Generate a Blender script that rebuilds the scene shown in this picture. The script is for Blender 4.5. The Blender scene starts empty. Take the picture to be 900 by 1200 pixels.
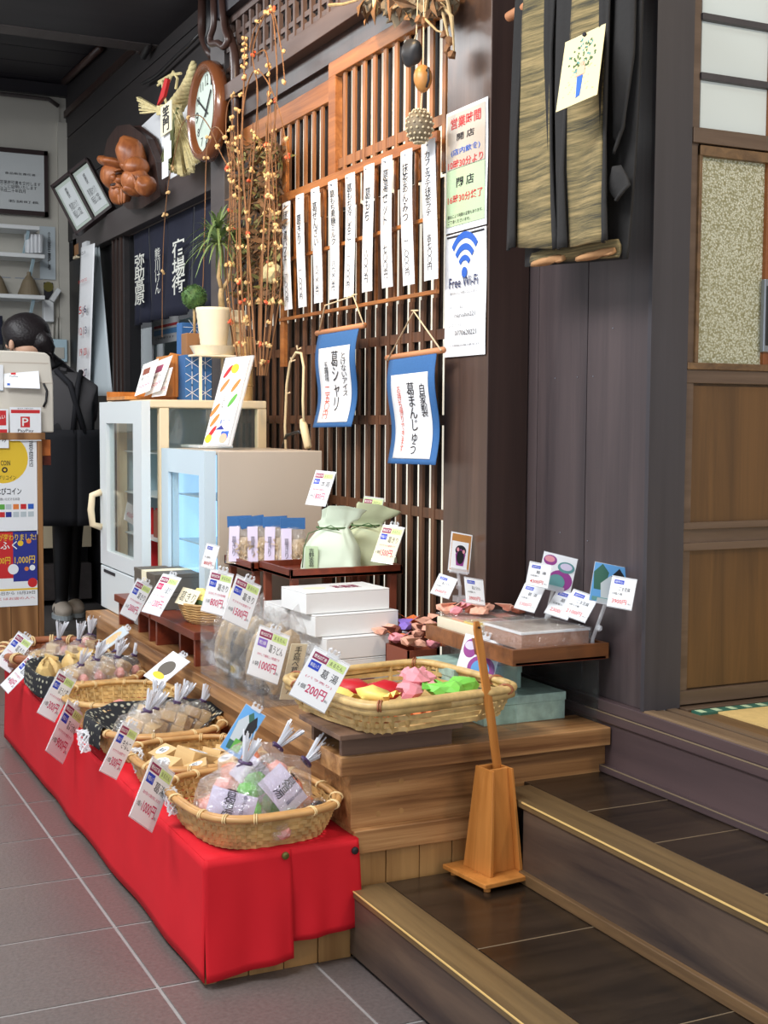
import bpy, bmesh, math, random
from mathutils import Vector, Matrix, noise
random.seed(7)
S = bpy.context.scene
COL = S.collection
PI = math.pi
# ------------------------------------------------------------------ camera
H = 1.05
F = 1545.26
YAW, PIT, ROL = 2.69256297, -0.0688137529, -0.00648949634
_f = Vector((math.cos(YAW)*math.cos(PIT), math.sin(YAW)*math.cos(PIT), math.sin(PIT)))
_r = Vector((math.sin(YAW), -math.cos(YAW), 0))
_d = _f.cross(_r)
_r2 = _r*math.cos(ROL) + _d*math.sin(ROL)
_d2 = -_r*math.sin(ROL) + _d*math.cos(ROL)
EYE = Vector((0, 0, H))
cd = bpy.data.cameras.new('camera'); cam = bpy.data.objects.new('camera', cd); COL.objects.link(cam)
cd.sensor_fit = 'VERTICAL'; cd.sensor_height = 36; cd.lens = F/1200*36; cd.clip_start = 0.05; cd.clip_end = 100
cam.matrix_world = Matrix(((_r2.x, -_d2.x, -_f.x, 0), (_r2.y, -_d2.y, -_f.y, 0), (_r2.z, -_d2.z, -_f.z, H), (0, 0, 0, 1)))
S.camera = cam
S.view_settings.view_transform = 'Standard'; S.view_settings.look = 'None'
S.view_settings.gamma = 1; S.view_settings.exposure = 0.32; S.view_settings.use_curve_mapping = False
# ------------------------------------------------------------------ world: overcast daylight of the street side
W = bpy.data.worlds.new('daylight'); S.world = W; W.use_nodes = True
W.node_tree.nodes['Background'].inputs[0].default_value = (0.88, 0.93, 1.0, 1)
W.node_tree.nodes['Background'].inputs[1].default_value = 0.95
def lamp(name, kind, loc, target, power, color, size=None, size_y=None, spot=None, blend=.6):
    l = bpy.data.lights.new(name, kind); l.energy = power; l.color = color
    if kind == 'AREA':
        l.shape = 'RECTANGLE'; l.size = size; l.size_y = size_y or size
    elif size: l.shadow_soft_size = size
    if kind == 'SPOT': l.spot_size = spot; l.spot_blend = blend
    o = bpy.data.objects.new(name, l); COL.objects.link(o); o.location = loc
    o.rotation_euler = (Vector(target)-Vector(loc)).to_track_quat('-Z', 'Y').to_euler()
    return o
lamp('ceiling_tube_light', 'AREA', (-2.2, -0.5, 2.85), (-2.9, 1.1, .3), 92, (.96, .98, 1), 2.4, .5)
lamp('ceiling_tube_light', 'AREA', (-5.6, 0.3, 2.75), (-5.6, 1.0, 0.3), 30, (.95, .98, 1), 1.8, .4)
lamp('display_spot_lamp', 'SPOT', (-2.85, 0.85, 2.78), (-3.40, 1.6, 2.02), 80, (1, .66, .30), .05, spot=1.45, blend=.8)
lamp('inner_room_lamp', 'AREA', (-0.7, 2.05, 2.35), (-2.3, 1.2, .2), 10, (1, .84, .64), .16, .16)
# ------------------------------------------------------------------ pixel of the photograph -> point on a plane of the room
def ray(px, py):
    return _r2*((px-450)/F) + _d2*((py-600)/F) + _f
def U(px, py, x=None, y=None, z=None):
    d = ray(px, py)
    t = (z-H)/d.z if z is not None else (y/d.y if y is not None else x/d.x)
    return EYE + d*t
# ------------------------------------------------------------------ materials
M = {}
def nt(name):
    m = bpy.data.materials.new(name); m.use_nodes = True; M[name] = m
    t = m.node_tree; return m, t, t.nodes['Principled BSDF']
def C4(c): return (c[0], c[1], c[2], 1)
def rgb(r, g, b):
    f = lambda v: ((v/255+.055)/1.055)**2.4 if v > 10 else v/255/12.92
    return (f(r), f(g), f(b))
def plain(name, c, rough=.6, metal=0, spec=.5, emit=0, var=0, vs=20, bump=0, coat=0):
    m, t, b = nt(name)
    b.inputs['Base Color'].default_value = C4(c); b.inputs['Roughness'].default_value = rough
    b.inputs['Metallic'].default_value = metal; b.inputs['Specular IOR Level'].default_value = spec
    b.inputs['Coat Weight'].default_value = coat
    if emit: b.inputs['Emission Color'].default_value = C4(c); b.inputs['Emission Strength'].default_value = emit
    if var or bump:
        tc = t.nodes.new('ShaderNodeTexCoord'); n = t.nodes.new('ShaderNodeTexNoise'); n.inputs['Scale'].default_value = vs; n.inputs['Detail'].default_value = 6
        t.links.new(tc.outputs['Object'], n.inputs['Vector'])
        if var:
            r = t.nodes.new('ShaderNodeValToRGB'); r.color_ramp.elements[0].position = .3; r.color_ramp.elements[1].position = .7
            r.color_ramp.elements[0].color = C4([v*(1-var) for v in c]); r.color_ramp.elements[1].color = C4([min(1, v*(1+var)) for v in c])
            t.links.new(n.outputs['Fac'], r.inputs['Fac']); t.links.new(r.outputs['Color'], b.inputs['Base Color'])
        if bump:
            bp = t.nodes.new('ShaderNodeBump'); bp.inputs['Strength'].default_value = bump; bp.inputs['Distance'].default_value = .01
            t.links.new(n.outputs['Fac'], bp.inputs['Height']); t.links.new(bp.outputs['Normal'], b.inputs['Normal'])
    return m
def wood(name, c1, c2, axis='X', scale=14, rough=.5, ratio=14, bump=.25, mid=None, spec=.5, wave=0, coat=0):
    m, t, b = nt(name); L = t.links.new
    tc = t.nodes.new('ShaderNodeTexCoord'); mp = t.nodes.new('ShaderNodeMapping')
    s = [scale]*3; s['XYZ'.index(axis)] = scale/ratio; mp.inputs['Scale'].default_value = s
    oi = t.nodes.new('ShaderNodeObjectInfo'); ad = t.nodes.new('ShaderNodeVectorMath'); ad.operation = 'ADD'
    ml = t.nodes.new('ShaderNodeMath'); ml.operation = 'MULTIPLY'; ml.inputs[1].default_value = 37
    L(oi.outputs['Random'], ml.inputs[0]); L(tc.outputs['Object'], mp.inputs['Vector'])
    L(mp.outputs['Vector'], ad.inputs[0]); L(ml.outputs[0], ad.inputs[1])
    n = t.nodes.new('ShaderNodeTexNoise'); n.inputs['Scale'].default_value = 1.6; n.inputs['Detail'].default_value = 9; n.inputs['Roughness'].default_value = .62; n.inputs['Distortion'].default_value = .6
    L(ad.outputs[0], n.inputs['Vector']); fac = n.outputs['Fac']
    if wave:
        w = t.nodes.new('ShaderNodeTexWave'); w.bands_direction = 'DIAGONAL'; w.inputs['Scale'].default_value = wave; w.inputs['Distortion'].default_value = 5; w.inputs['Detail'].default_value = 3; w.inputs['Detail Scale'].default_value = .6
        L(ad.outputs[0], w.inputs['Vector'])
        mx = t.nodes.new('ShaderNodeMix'); mx.inputs['Factor'].default_value = .45
        L(n.outputs['Fac'], mx.inputs['A']); L(w.outputs['Fac'], mx.inputs['B']); fac = mx.outputs['Result']
    r = t.nodes.new('ShaderNodeValToRGB'); e = r.color_ramp.elements
    e[0].position = .32; e[0].color = C4(c2); e[1].position = .68; e[1].color = C4(c1)
    if mid: q = e.new(.5); q.color = C4(mid)
    L(fac, r.inputs['Fac']); L(r.outputs['Color'], b.inputs['Base Color'])
    bp = t.nodes.new('ShaderNodeBump'); bp.inputs['Strength'].default_value = bump; bp.inputs['Distance'].default_value = .004
    L(fac, bp.inputs['Height']); L(bp.outputs['Normal'], b.inputs['Normal'])
    b.inputs['Roughness'].default_value = rough; b.inputs['Specular IOR Level'].default_value = spec; b.inputs['Coat Weight'].default_value = coat
    return m
def clear(name, tint=(1, 1, 1), haze=.06, gloss=.25, rough=.05):
    m = bpy.data.materials.new(name); m.use_nodes = True; M[name] = m; t = m.node_tree; t.nodes.clear(); L = t.links.new
    o = t.nodes.new('ShaderNodeOutputMaterial'); tr = t.nodes.new('ShaderNodeBsdfTransparent'); tr.inputs[0].default_value = C4(tint)
    gl = t.nodes.new('ShaderNodeBsdfGlossy'); gl.inputs['Roughness'].default_value = rough
    if name == 'wrap':
        tc = t.nodes.new('ShaderNodeTexCoord'); nz = t.nodes.new('ShaderNodeTexNoise'); nz.inputs['Scale'].default_value = 60; nz.inputs['Detail'].default_value = 4; nz.inputs['Distortion'].default_value = 1.5
        bp = t.nodes.new('ShaderNodeBump'); bp.inputs['Strength'].default_value = 1; bp.inputs['Distance'].default_value = .012
        L(tc.outputs['Object'], nz.inputs['Vector']); L(nz.outputs['Fac'], bp.inputs['Height']); L(bp.outputs['Normal'], gl.inputs['Normal']); gl.inputs['Color'].default_value = (1, 1, 1, 1)
    df = t.nodes.new('ShaderNodeBsdfDiffuse'); df.inputs[0].default_value = (.9, .92, .95, 1)
    lw = t.nodes.new('ShaderNodeLayerWeight'); lw.inputs['Blend'].default_value = .5
    pw = t.nodes.new('ShaderNodeMath'); pw.operation = 'POWER'; pw.inputs[1].default_value = 3; L(lw.outputs['Facing'], pw.inputs[0])
    fm = t.nodes.new('ShaderNodeMath'); fm.operation = 'MULTIPLY_ADD'; fm.inputs[1].default_value = gloss; fm.inputs[2].default_value = .13 if name == 'wrap' else .04; L(pw.outputs[0], fm.inputs[0])
    m1 = t.nodes.new('ShaderNodeMixShader'); m1.inputs[0].default_value = haze; L(tr.outputs[0], m1.inputs[1]); L(df.outputs[0], m1.inputs[2])
    m2 = t.nodes.new('ShaderNodeMixShader'); L(fm.outputs[0], m2.inputs[0]); L(m1.outputs[0], m2.inputs[1]); L(gl.outputs[0], m2.inputs[2])
    L(m2.outputs[0], o.inputs[0]); return m
# dark structure
wood('dark_post', rgb(62, 44, 38), rgb(44, 30, 26), 'Z', 10, .38, 20, .15)
wood('pillar_front', rgb(98, 76, 64), rgb(72, 55, 47), 'Z', 12, .30, 20, .12)
wood('plank_dark', rgb(80, 68, 68), rgb(54, 46, 48), 'Z', 9, .45, 22, .2)
wood('jamb_grey', rgb(66, 62, 66), rgb(54, 50, 54), 'Z', 9, .5, 20, .15)
wood('kerb_purple', rgb(92, 74, 74), rgb(66, 54, 56), 'X', 6, .42, 16, .15)
wood('tread_dark', rgb(58, 46, 36), rgb(24, 19, 15), 'Y', 9, .22, 9, .12, spec=.5)
wood('riser_dark', rgb(98, 80, 66), rgb(54, 45, 42), 'X', 9, .4, 10, .2)
wood('nosing', rgb(126, 102, 68), rgb(78, 62, 42), 'X', 14, .35, 22, .2)
wood('sill_wood', rgb(132, 108, 82), rgb(92, 74, 58), 'X', 14, .45, 22, .2)
wood('strip_wood', rgb(126, 96, 62), rgb(84, 62, 40), 'X', 20, .5, 18, .2)
wood('fusuma_panel', rgb(110, 78, 42), rgb(78, 54, 28), 'Z', 12, .4, 18, .1)
wood('fusuma_rail', rgb(110, 90, 74), rgb(82, 64, 50), 'Y', 14, .4, 18, .15)
wood('orange_stile', rgb(150, 88, 42), rgb(110, 60, 26), 'Z', 14, .4, 18, .15)
wood('lattice_slat', rgb(176, 118, 70), rgb(112, 68, 38), 'Z', 26, .5, 18, .2)
wood('lattice_rail', rgb(186, 120, 66), rgb(130, 76, 38), 'X', 22, .5, 18, .2)
wood('lattice_low', rgb(112, 74, 50), rgb(70, 44, 30), 'Z', 26, .5, 18, .2)
wood('lattice_back', rgb(40, 29, 22), rgb(24, 16, 12), 'Z', 20, .6, 18, .1)
wood('menu_frame', rgb(190, 122, 62), rgb(140, 82, 38), 'X', 22, .5, 14, .2)
wood('beam_grey', rgb(104, 84, 76), rgb(84, 66, 60), 'X', 8, .5, 20, .1)
wood('wall_dark', rgb(44, 38, 38), rgb(30, 27, 28), 'X', 6, .6, 14, .1)
wood('lintel_grey', rgb(84, 77, 76), rgb(68, 61, 60), 'X', 8, .5, 14, .1)
wood('ceiling_dark', rgb(44, 40, 46), rgb(30, 28, 34), 'Y', 5, .5, 14, .1)
wood('bench', rgb(196, 150, 100), rgb(112, 72, 40), 'Y', 24, .4, 30, .35, mid=rgb(164, 118, 74))
wood('bench_x', rgb(192, 146, 98), rgb(110, 72, 40), 'X', 24, .4, 30, .35, mid=rgb(160, 116, 74))
wood('bench_low', rgb(186, 142, 88), rgb(150, 108, 62), 'Z', 12, .5, 12, .2)
wood('red_riser', rgb(132, 56, 32), rgb(88, 34, 20), 'X', 12, .35, 12, .15)
wood('tray_wood', rgb(150, 94, 52), rgb(92, 52, 26), 'Y', 16, .35, 14, .2)
wood('bamboo_ply', rgb(212, 142, 72), rgb(180, 112, 48), 'Z', 22, .35, 22, .1)
wood('grey_stand', rgb(120, 92, 74), rgb(86, 64, 52), 'Y', 16, .5, 14, .2)
wood('counter_wood', rgb(164, 116, 70), rgb(124, 82, 44), 'Z', 10, .5, 14, .2, wave=.8)
wood('pale_box', rgb(226, 190, 132), rgb(206, 166, 108), 'X', 12, .5, 12, .1)
wood('carving', rgb(184, 112, 64), rgb(130, 68, 34), 'Z', 14, .38, 3, .3)
wood('carving_back', rgb(70, 48, 42), rgb(44, 30, 28), 'Z', 14, .5, 8, .2)
plain('edge_pale', rgb(226, 190, 120), .4)
plain('joint_pale', rgb(130, 112, 88), .6)
plain('tile', rgb(104, 95, 92), .30, var=.16, vs=120, bump=.08)
plain('grout', rgb(150, 146, 144), .8, var=.1)
plain('slab', rgb(88, 84, 84), .6)
plain('red_cloth', rgb(204, 26, 38), .75, spec=.25, var=.05, vs=9, bump=.08)
plain('white_paint', rgb(214, 216, 216), .6)
plain('wall_white', rgb(184, 180, 170), .7, var=.04, vs=4)
plain('paper', rgb(240, 241, 243), .7)
plain('paper_cream', rgb(240, 230, 198), .7)
plain('paper_lilac', rgb(214, 204, 228), .7)
plain('paper_green', rgb(186, 206, 166), .6)
plain('paper_grey', rgb(190, 200, 205), .5)
plain('shoji_glass', rgb(196, 204, 202), .8, emit=.12)
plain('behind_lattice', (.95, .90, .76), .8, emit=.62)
plain('ink', rgb(28, 26, 34), .7)
plain('ink_navy', rgb(40, 50, 90), .7)
plain('ink_red', rgb(206, 60, 62), .7)
plain('ink_magenta', rgb(200, 40, 96), .7)
plain('ink_vermilion', rgb(220, 84, 54), .7)
plain('ink_white', rgb(240, 240, 236), .7)
plain('tag_red', rgb(146, 40, 84), .6)
plain('tag_green', rgb(208, 228, 150), .6)
plain('tag_blue', rgb(34, 66, 190), .6)
plain('tag_purple', rgb(140, 110, 200), .6)
plain('wifi_blue', rgb(44, 96, 190), .6)
plain('sky_blue', rgb(96, 160, 216), .6)
plain('scroll_blue', rgb(52, 102, 158), .8, var=.06, vs=200)
plain('deep_blue', rgb(38, 48, 140), .6)
plain('yellow', rgb(236, 196, 48), .6)
plain('orange', rgb(232, 130, 60), .6)
plain('green', rgb(96, 170, 70), .6)
plain('red', rgb(206, 38, 42), .5)
plain('pink', rgb(226, 150, 160), .6)
plain('purple', rgb(150, 60, 140), .5)
plain('teal', rgb(96, 150, 150), .4)
plain('teal_dark', rgb(50, 100, 84), .5)
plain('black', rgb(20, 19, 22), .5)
plain('black_cloth', rgb(24, 24, 30), .85, bump=.1, vs=60)
plain('grey_cloth', rgb(74, 72, 74), .85, bump=.1, vs=40)
plain('cord_black', rgb(26, 24, 26), .4)
plain('cord_cream', rgb(226, 206, 164), .5)
plain('conduit_brown', rgb(66, 46, 40), .35)
plain('string', rgb(222, 198, 160), .7)
plain('fridge_white', rgb(216, 224, 226), .35)
plain('fridge_blue', rgb(206, 224, 234), .3)
plain('fridge_cream', rgb(232, 214, 180), .4)
plain('fridge_beige', rgb(196, 182, 166), .38)
plain('fridge_light', rgb(170, 214, 246), .5, emit=.8)
plain('fridge_inner', rgb(180, 205, 215), .5)
plain('pot_cream', rgb(240, 228, 200), .4, var=.03, vs=30)
plain('terracotta', rgb(150, 106, 68), .7)
plain('leaf', rgb(74, 104, 60), .6, var=.3, vs=30)
plain('leaf_long', rgb(116, 140, 88), .5, var=.3, vs=30)
plain('topiary', rgb(82, 116, 62), .7, var=.35, vs=60)
plain('bark', rgb(176, 150, 108), .8, var=.2, vs=60)
plain('twig', rgb(136, 94, 58), .7, var=.25)
plain('bud', rgb(226, 188, 130), .6, var=.15)
plain('bud_red', rgb(220, 96, 60), .5)
plain('dry_leaf', rgb(112, 80, 50), .8, var=.45, vs=40)
plain('dry_green', rgb(128, 124, 72), .8, var=.3, vs=40)
plain('straw', rgb(214, 198, 146), .8, var=.2, vs=60)
plain('straw_dark', rgb(112, 116, 76), .8, var=.2, vs=60)
plain('clock_wood', rgb(126, 74, 44), .25, coat=.5)
plain('clock_face', rgb(206, 222, 208), .4)
plain('frame_dark', rgb(48, 34, 34), .35)
plain('cert_paper', rgb(196, 200, 200), .4)
plain('cert_green', rgb(172, 182, 172), .4)
plain('indigo', rgb(18, 21, 42), .85, bump=.1, vs=60)
plain('noren_white', rgb(216, 216, 206), .8)
plain('room_blue', rgb(150, 176, 184), .5)
plain('box_white', rgb(236, 236, 234), .5)
plain('box_olive', rgb(92, 84, 74), .55)
plain('box_redbrown', rgb(132, 66, 44), .5)
plain('marble_green', rgb(158, 186, 174), .5, var=.22, vs=45)
plain('plat_grey', rgb(150, 146, 130), .5)
plain('skin', rgb(214, 168, 140), .5)
plain('hair', rgb(34, 28, 30), .45, bump=.3, vs=90)
plain('shoe', rgb(226, 212, 196), .7)
plain('register', rgb(222, 214, 200), .45)
plain('bamboo', rgb(196, 156, 98), .45, var=.28, vs=30)
plain('bamboo_light', rgb(204, 172, 114), .45, var=.25, vs=40)
plain('bamboo_rim', rgb(196, 148, 92), .4, var=.15, vs=24)
plain('bamboo_brown', rgb(160, 96, 62), .4, var=.15, vs=24)
plain('binding', rgb(226, 196, 142), .5)
plain('candy_beige', rgb(212, 180, 130), .5, var=.08, vs=30)
plain('candy_tan', rgb(222, 188, 122), .5, var=.08, vs=30)
plain('candy_pink', rgb(232, 160, 150), .5)
plain('candy_orange', rgb(240, 120, 56), .5, var=.06)
plain('candy_green', rgb(90, 176, 44), .45)
plain('wrap_pink', rgb(232, 150, 160), .45)
plain('wrap_green', rgb(130, 214, 88), .4)
plain('wrap_red', rgb(190, 20, 34), .5)
plain('wrap_yellow', rgb(246, 220, 120), .45)
plain('wrap_orange', rgb(244, 130, 70), .5)
plain('wrap_coral', rgb(240, 178, 152), .45)
plain('tuft', rgb(226, 228, 234), .25, spec=.8)
plain('tie_purple', rgb(74, 52, 92), .5)
plain('pouch_green', rgb(196, 202, 164), .6, var=.12, vs=12)
plain('pouch_mint', rgb(206, 218, 196), .6, var=.05, vs=12)
plain('noodle', rgb(206, 182, 148), .6, var=.2, vs=40)
plain('tatami', rgb(212, 180, 116), .7, var=.08, vs=60)
plain('vest_border', rgb(36, 34, 33), .9, bump=.15, vs=90)
plain('vest_hem', rgb(178, 132, 88), .8)
plain('card_art', rgb(226, 210, 160), .7)
plain('steel', rgb(150, 156, 166), .3, metal=.8)
plain('brass', rgb(120, 112, 60), .35, metal=.7)
plain('button_black', rgb(30, 28, 30), .4)
plain('copper_card', rgb(176, 126, 96), .35, var=.08)
plain('cork', rgb(206, 140, 96), .6)
plain('shell_black', rgb(44, 44, 46), .45, var=.2, vs=20)
plain('gourd', rgb(190, 132, 70), .4, var=.08)
plain('net_grey', rgb(120, 106, 84), .6)
plain('net_knot', rgb(206, 190, 158), .6)
clear('wrap', haze=.065, gloss=.5, rough=.13)
clear('acrylic', haze=.03, gloss=.3, rough=.03)
clear('glass', (.95, .98, .97), haze=.02, gloss=.3, rough=.02)
clear('clip', haze=.45, gloss=.3, rough=.15)
def special():
    # two-tone woven cloth (black with pale dots), obscure glass, woven vest, hemp leaf print, straw plaits
    m, t, b = nt('dot_cloth'); L = t.links.new
    tc = t.nodes.new('ShaderNodeTexCoord'); v = t.nodes.new('ShaderNodeTexVoronoi'); v.inputs['Scale'].default_value = 62; v.inputs['Randomness'].default_value = .35
    r = t.nodes.new('ShaderNodeValToRGB'); r.color_ramp.elements[0].position = .22; r.color_ramp.elements[0].color = C4(rgb(176, 172, 150)); r.color_ramp.elements[1].position = .36; r.color_ramp.elements[1].color = C4(rgb(30, 30, 34))
    L(tc.outputs['Object'], v.inputs['Vector']); L(v.outputs['Distance'], r.inputs['Fac']); L(r.outputs['Color'], b.inputs['Base Color']); b.inputs['Roughness'].default_value = .9
    m, t, b = nt('obscure_glass'); L = t.links.new
    tc = t.nodes.new('ShaderNodeTexCoord'); v = t.nodes.new('ShaderNodeTexVoronoi'); v.inputs['Scale'].default_value = 230
    r = t.nodes.new('ShaderNodeValToRGB'); r.color_ramp.elements[0].color = C4(rgb(206, 208, 190)); r.color_ramp.elements[1].position = .75; r.color_ramp.elements[1].color = C4(rgb(132, 128, 94))
    L(tc.outputs['Object'], v.inputs['Vector']); L(v.outputs['Distance'], r.inputs['Fac']); L(r.outputs['Color'], b.inputs['Base Color']); b.inputs['Roughness'].default_value = .3
    bp = t.nodes.new('ShaderNodeBump'); bp.inputs['Strength'].default_value = .6; bp.inputs['Distance'].default_value = .003; L(v.outputs['Distance'], bp.inputs['Height']); L(bp.outputs['Normal'], b.inputs['Normal'])
    L(r.outputs['Color'], b.inputs['Emission Color']); b.inputs['Emission Strength'].default_value = .12
    m, t, b = nt('vest_weave'); L = t.links.new
    tc = t.nodes.new('ShaderNodeTexCoord'); mp = t.nodes.new('ShaderNodeMapping'); mp.inputs['Scale'].default_value = (1.6, 1.6, 42)
    n = t.nodes.new('ShaderNodeTexNoise'); n.inputs['Scale'].default_value = 2.2; n.inputs['Detail'].default_value = 10; n.inputs['Roughness'].default_value = .75
    r = t.nodes.new('ShaderNodeValToRGB'); e = r.color_ramp.elements; e[0].position = .36; e[0].color = C4(rgb(52, 52, 46)); e[1].position = .64; e[1].color = C4(rgb(164, 142, 98)); q = e.new(.48); q.color = C4(rgb(112, 100, 68))
    L(tc.outputs['Object'], mp.inputs['Vector']); L(mp.outputs['Vector'], n.inputs['Vector']); L(n.outputs['Fac'], r.inputs['Fac']); L(r.outputs['Color'], b.inputs['Base Color']); b.inputs['Roughness'].default_value = .95
    bp = t.nodes.new('ShaderNodeBump'); bp.inputs['Strength'].default_value = .5; bp.inputs['Distance'].default_value = .006; L(n.outputs['Fac'], bp.inputs['Height']); L(bp.outputs['Normal'], b.inputs['Normal'])
special()
# ------------------------------------------------------------------ geometry
class G:
    def __init__(s): s.v = []; s.f = []
    def add(s, vs, fs):
        k = len(s.v); s.v += [Vector(v) for v in vs]; s.f += [tuple(i+k for i in f) for f in fs]; return s
    def box(s, a, b, m=None):
        x0, y0, z0 = a; x1, y1, z1 = b
        vs = [Vector(p) for p in ((x0, y0, z0), (x1, y0, z0), (x1, y1, z0), (x0, y1, z0), (x0, y0, z1), (x1, y0, z1), (x1, y1, z1), (x0, y1, z1))]
        if m is not None: vs = [m @ v for v in vs]
        return s.add(vs, [(0, 3, 2, 1), (4, 5, 6, 7), (0, 1, 5, 4), (1, 2, 6, 5), (2, 3, 7, 6), (3, 0, 4, 7)])
    def bar(s, a, b, w, h, up=(0, 0, 1)):
        a = Vector(a); b = Vector(b); d = (b-a).normalized(); u = Vector(up); sd = d.cross(u)
        if sd.length < 1e-4: sd = d.cross(Vector((1, 0, 0)))
        sd.normalize(); u = sd.cross(d)
        vs = [p+sd*x*w/2+u*y*h/2 for p in (a, b) for x, y in ((-1, -1), (1, -1), (1, 1), (-1, 1))]
        return s.add(vs, [(0, 1, 2, 3), (7, 6, 5, 4), (0, 4, 5, 1), (1, 5, 6, 2), (2, 6, 7, 3), (3, 7, 4, 0)])
    def tube(s, pts, r, n=6, cap=True, closed=False):
        pts = [Vector(p) for p in pts]; k = len(pts); rs = r if isinstance(r, (list, tuple)) else [r]*k
        ref = None; vs = []
        for i, p in enumerate(pts):
            if closed: d = pts[(i+1) % k]-pts[i-1]
            else: d = pts[min(i+1, k-1)]-pts[max(i-1, 0)]
            d = d.normalized() if d.length > 1e-9 else Vector((0, 0, 1))
            if ref is None: ref = d.cross(Vector((0, 0, 1))) if abs(d.z) < .95 else d.cross(Vector((1, 0, 0)))
            a = (ref-d*ref.dot(d)).normalized(); ref = a; b = d.cross(a)
            vs += [p+(a*math.cos(2*PI*j/n)+b*math.sin(2*PI*j/n))*rs[i] for j in range(n)]
        fs = []
        for i in range(k if closed else k-1):
            o = (i+1) % k
            fs += [(i*n+j, i*n+(j+1) % n, o*n+(j+1) % n, o*n+j) for j in range(n)]
        if cap and not closed: fs += [tuple(range(n))[::-1], tuple((k-1)*n+j for j in range(n))]
        return s.add(vs, fs)
    def lathe(s, prof, n=24, c=(0, 0, 0), m=None, sx=1, sy=1):
        vs = [Vector((r*math.cos(2*PI*j/n)*sx, r*math.sin(2*PI*j/n)*sy, z)) for r, z in prof for j in range(n)]
        if m is not None: vs = [m @ v for v in vs]
        vs = [v+Vector(c) for v in vs]
        fs = [(i*n+j, i*n+(j+1) % n, (i+1)*n+(j+1) % n, (i+1)*n+j) for i in range(len(prof)-1) for j in range(n)]
        fs += [tuple(range(n))[::-1], tuple((len(prof)-1)*n+j for j in range(n))]
        return s.add(vs, fs)
    def grid(s, fn, nu, nv, thick=0):
        P = [[Vector(fn(i/nu, j/nv)) for j in range(nv+1)] for i in range(nu+1)]
        w = nv+1
        def pl(Q, flip):
            vs = [p for row in Q for p in row]
            fs = [(i*w+j, (i+1)*w+j, (i+1)*w+j+1, i*w+j+1) for i in range(nu) for j in range(nv)]
            s.add(vs, [f[::-1] for f in fs] if flip else fs)
        if not thick: pl(P, False); return s
        N = [[None]*w for _ in range(nu+1)]
        for i in range(nu+1):
            for j in range(w):
                a = P[min(i+1, nu)][j]-P[max(i-1, 0)][j]; b = P[i][min(j+1, nv)]-P[i][max(j-1, 0)]
                N[i][j] = a.cross(b).normalized()
        k0 = len(s.v); pl([[P[i][j]+N[i][j]*thick/2 for j in range(w)] for i in range(nu+1)], False)
        k1 = len(s.v); pl([[P[i][j]-N[i][j]*thick/2 for j in range(w)] for i in range(nu+1)], True)
        bd = [(i, 0) for i in range(nu)]+[(nu, j) for j in range(nv)]+[(i, nv) for i in range(nu, 0, -1)]+[(0, j) for j in range(nv, 0, -1)]
        for q in range(len(bd)):
            a = bd[q][0]*w+bd[q][1]; b = bd[(q+1) % len(bd)]; b = b[0]*w+b[1]
            s.f.append((k0+b, k0+a, k1+a, k1+b))
        return s
    def prism(s, poly, a, b, m=None):
        n = len(poly); vs = [Vector((x, y, a)) for x, y in poly]+[Vector((x, y, b)) for x, y in poly]
        if m is not None: vs = [m @ v for v in vs]
        return s.add(vs, [tuple(range(n))[::-1], tuple(range(n, 2*n))]+[(i, (i+1) % n, n+(i+1) % n, n+i) for i in range(n)])
    def blob(s, c, r, seed=0, amp=.15, sub=2, fr=2.0, m=None):
        bm = bmesh.new(); bmesh.ops.create_icosphere(bm, subdivisions=sub, radius=1)
        c = Vector(c); out = []
        for v in bm.verts:
            k = 1+amp*noise.noise(v.co*fr+Vector((seed*7.3, seed*3.1, seed)))*2
            p = Vector((v.co.x*r[0], v.co.y*r[1], v.co.z*r[2]))*k
            if m is not None: p = m @ p
            out.append(p+c)
        s.add(out, [tuple(v.index for v in f.verts) for f in bm.faces]); bm.free(); return s
def link(o, parent=None):
    COL.objects.link(o)
    if parent is not None: o.parent = parent
    return o
def obj(name, g, mat, parent=None, smooth=False, world=True, bevel=0, label=None, kind=None):
    """one mesh object; world=True: the vertices are world coordinates and are moved into the parent's frame"""
    me = bpy.data.meshes.new(name); vs = g.v
    if world and parent is not None:
        inv = WM(parent).inverted(); vs = [inv @ v for v in vs]
    me.from_pydata([tuple(v) for v in vs], [], g.f); me.update()
    me.materials.append(M[mat])
    if smooth: me.shade_smooth()
    o = link(bpy.data.objects.new(name, me), parent)
    if bevel:
        b = o.modifiers.new('edge', 'BEVEL'); b.width = bevel; b.segments = 2; b.limit_method = 'ANGLE'
    if label: o['label'] = label
    if kind: o['kind'] = kind
    return o
def WM(o):
    m = o.matrix_basis.copy()
    while o.parent: o = o.parent; m = o.matrix_basis @ m
    return m
def tag(o, label, cat, group=None):
    o['label'] = label; o['category'] = cat
    if group: o['group'] = group
    return o
def thing(name, label, cat, loc=(0, 0, 0), rz=0, group=None):
    o = bpy.data.objects.new(name, None); COL.objects.link(o); o.empty_display_size = .05
    o.matrix_basis = Matrix.Translation(Vector(loc)) @ Matrix.Rotation(rz, 4, 'Z')
    return tag(o, label, cat, group)
def struct(name, g, mat, parent=None, **k):
    return obj(name, g, mat, parent, kind=None if parent else 'structure', **k)
def copy_tree(o, parent=None):
    c = o.copy(); COL.objects.link(c)
    if parent is not None: c.parent = parent
    for ch in list(o.children): copy_tree(ch, c)
    return c
def dup(o, mat4, label, group=None):
    c = copy_tree(o); c.matrix_basis = mat4; c['label'] = label
    if group: c['group'] = group
    return c
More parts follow.
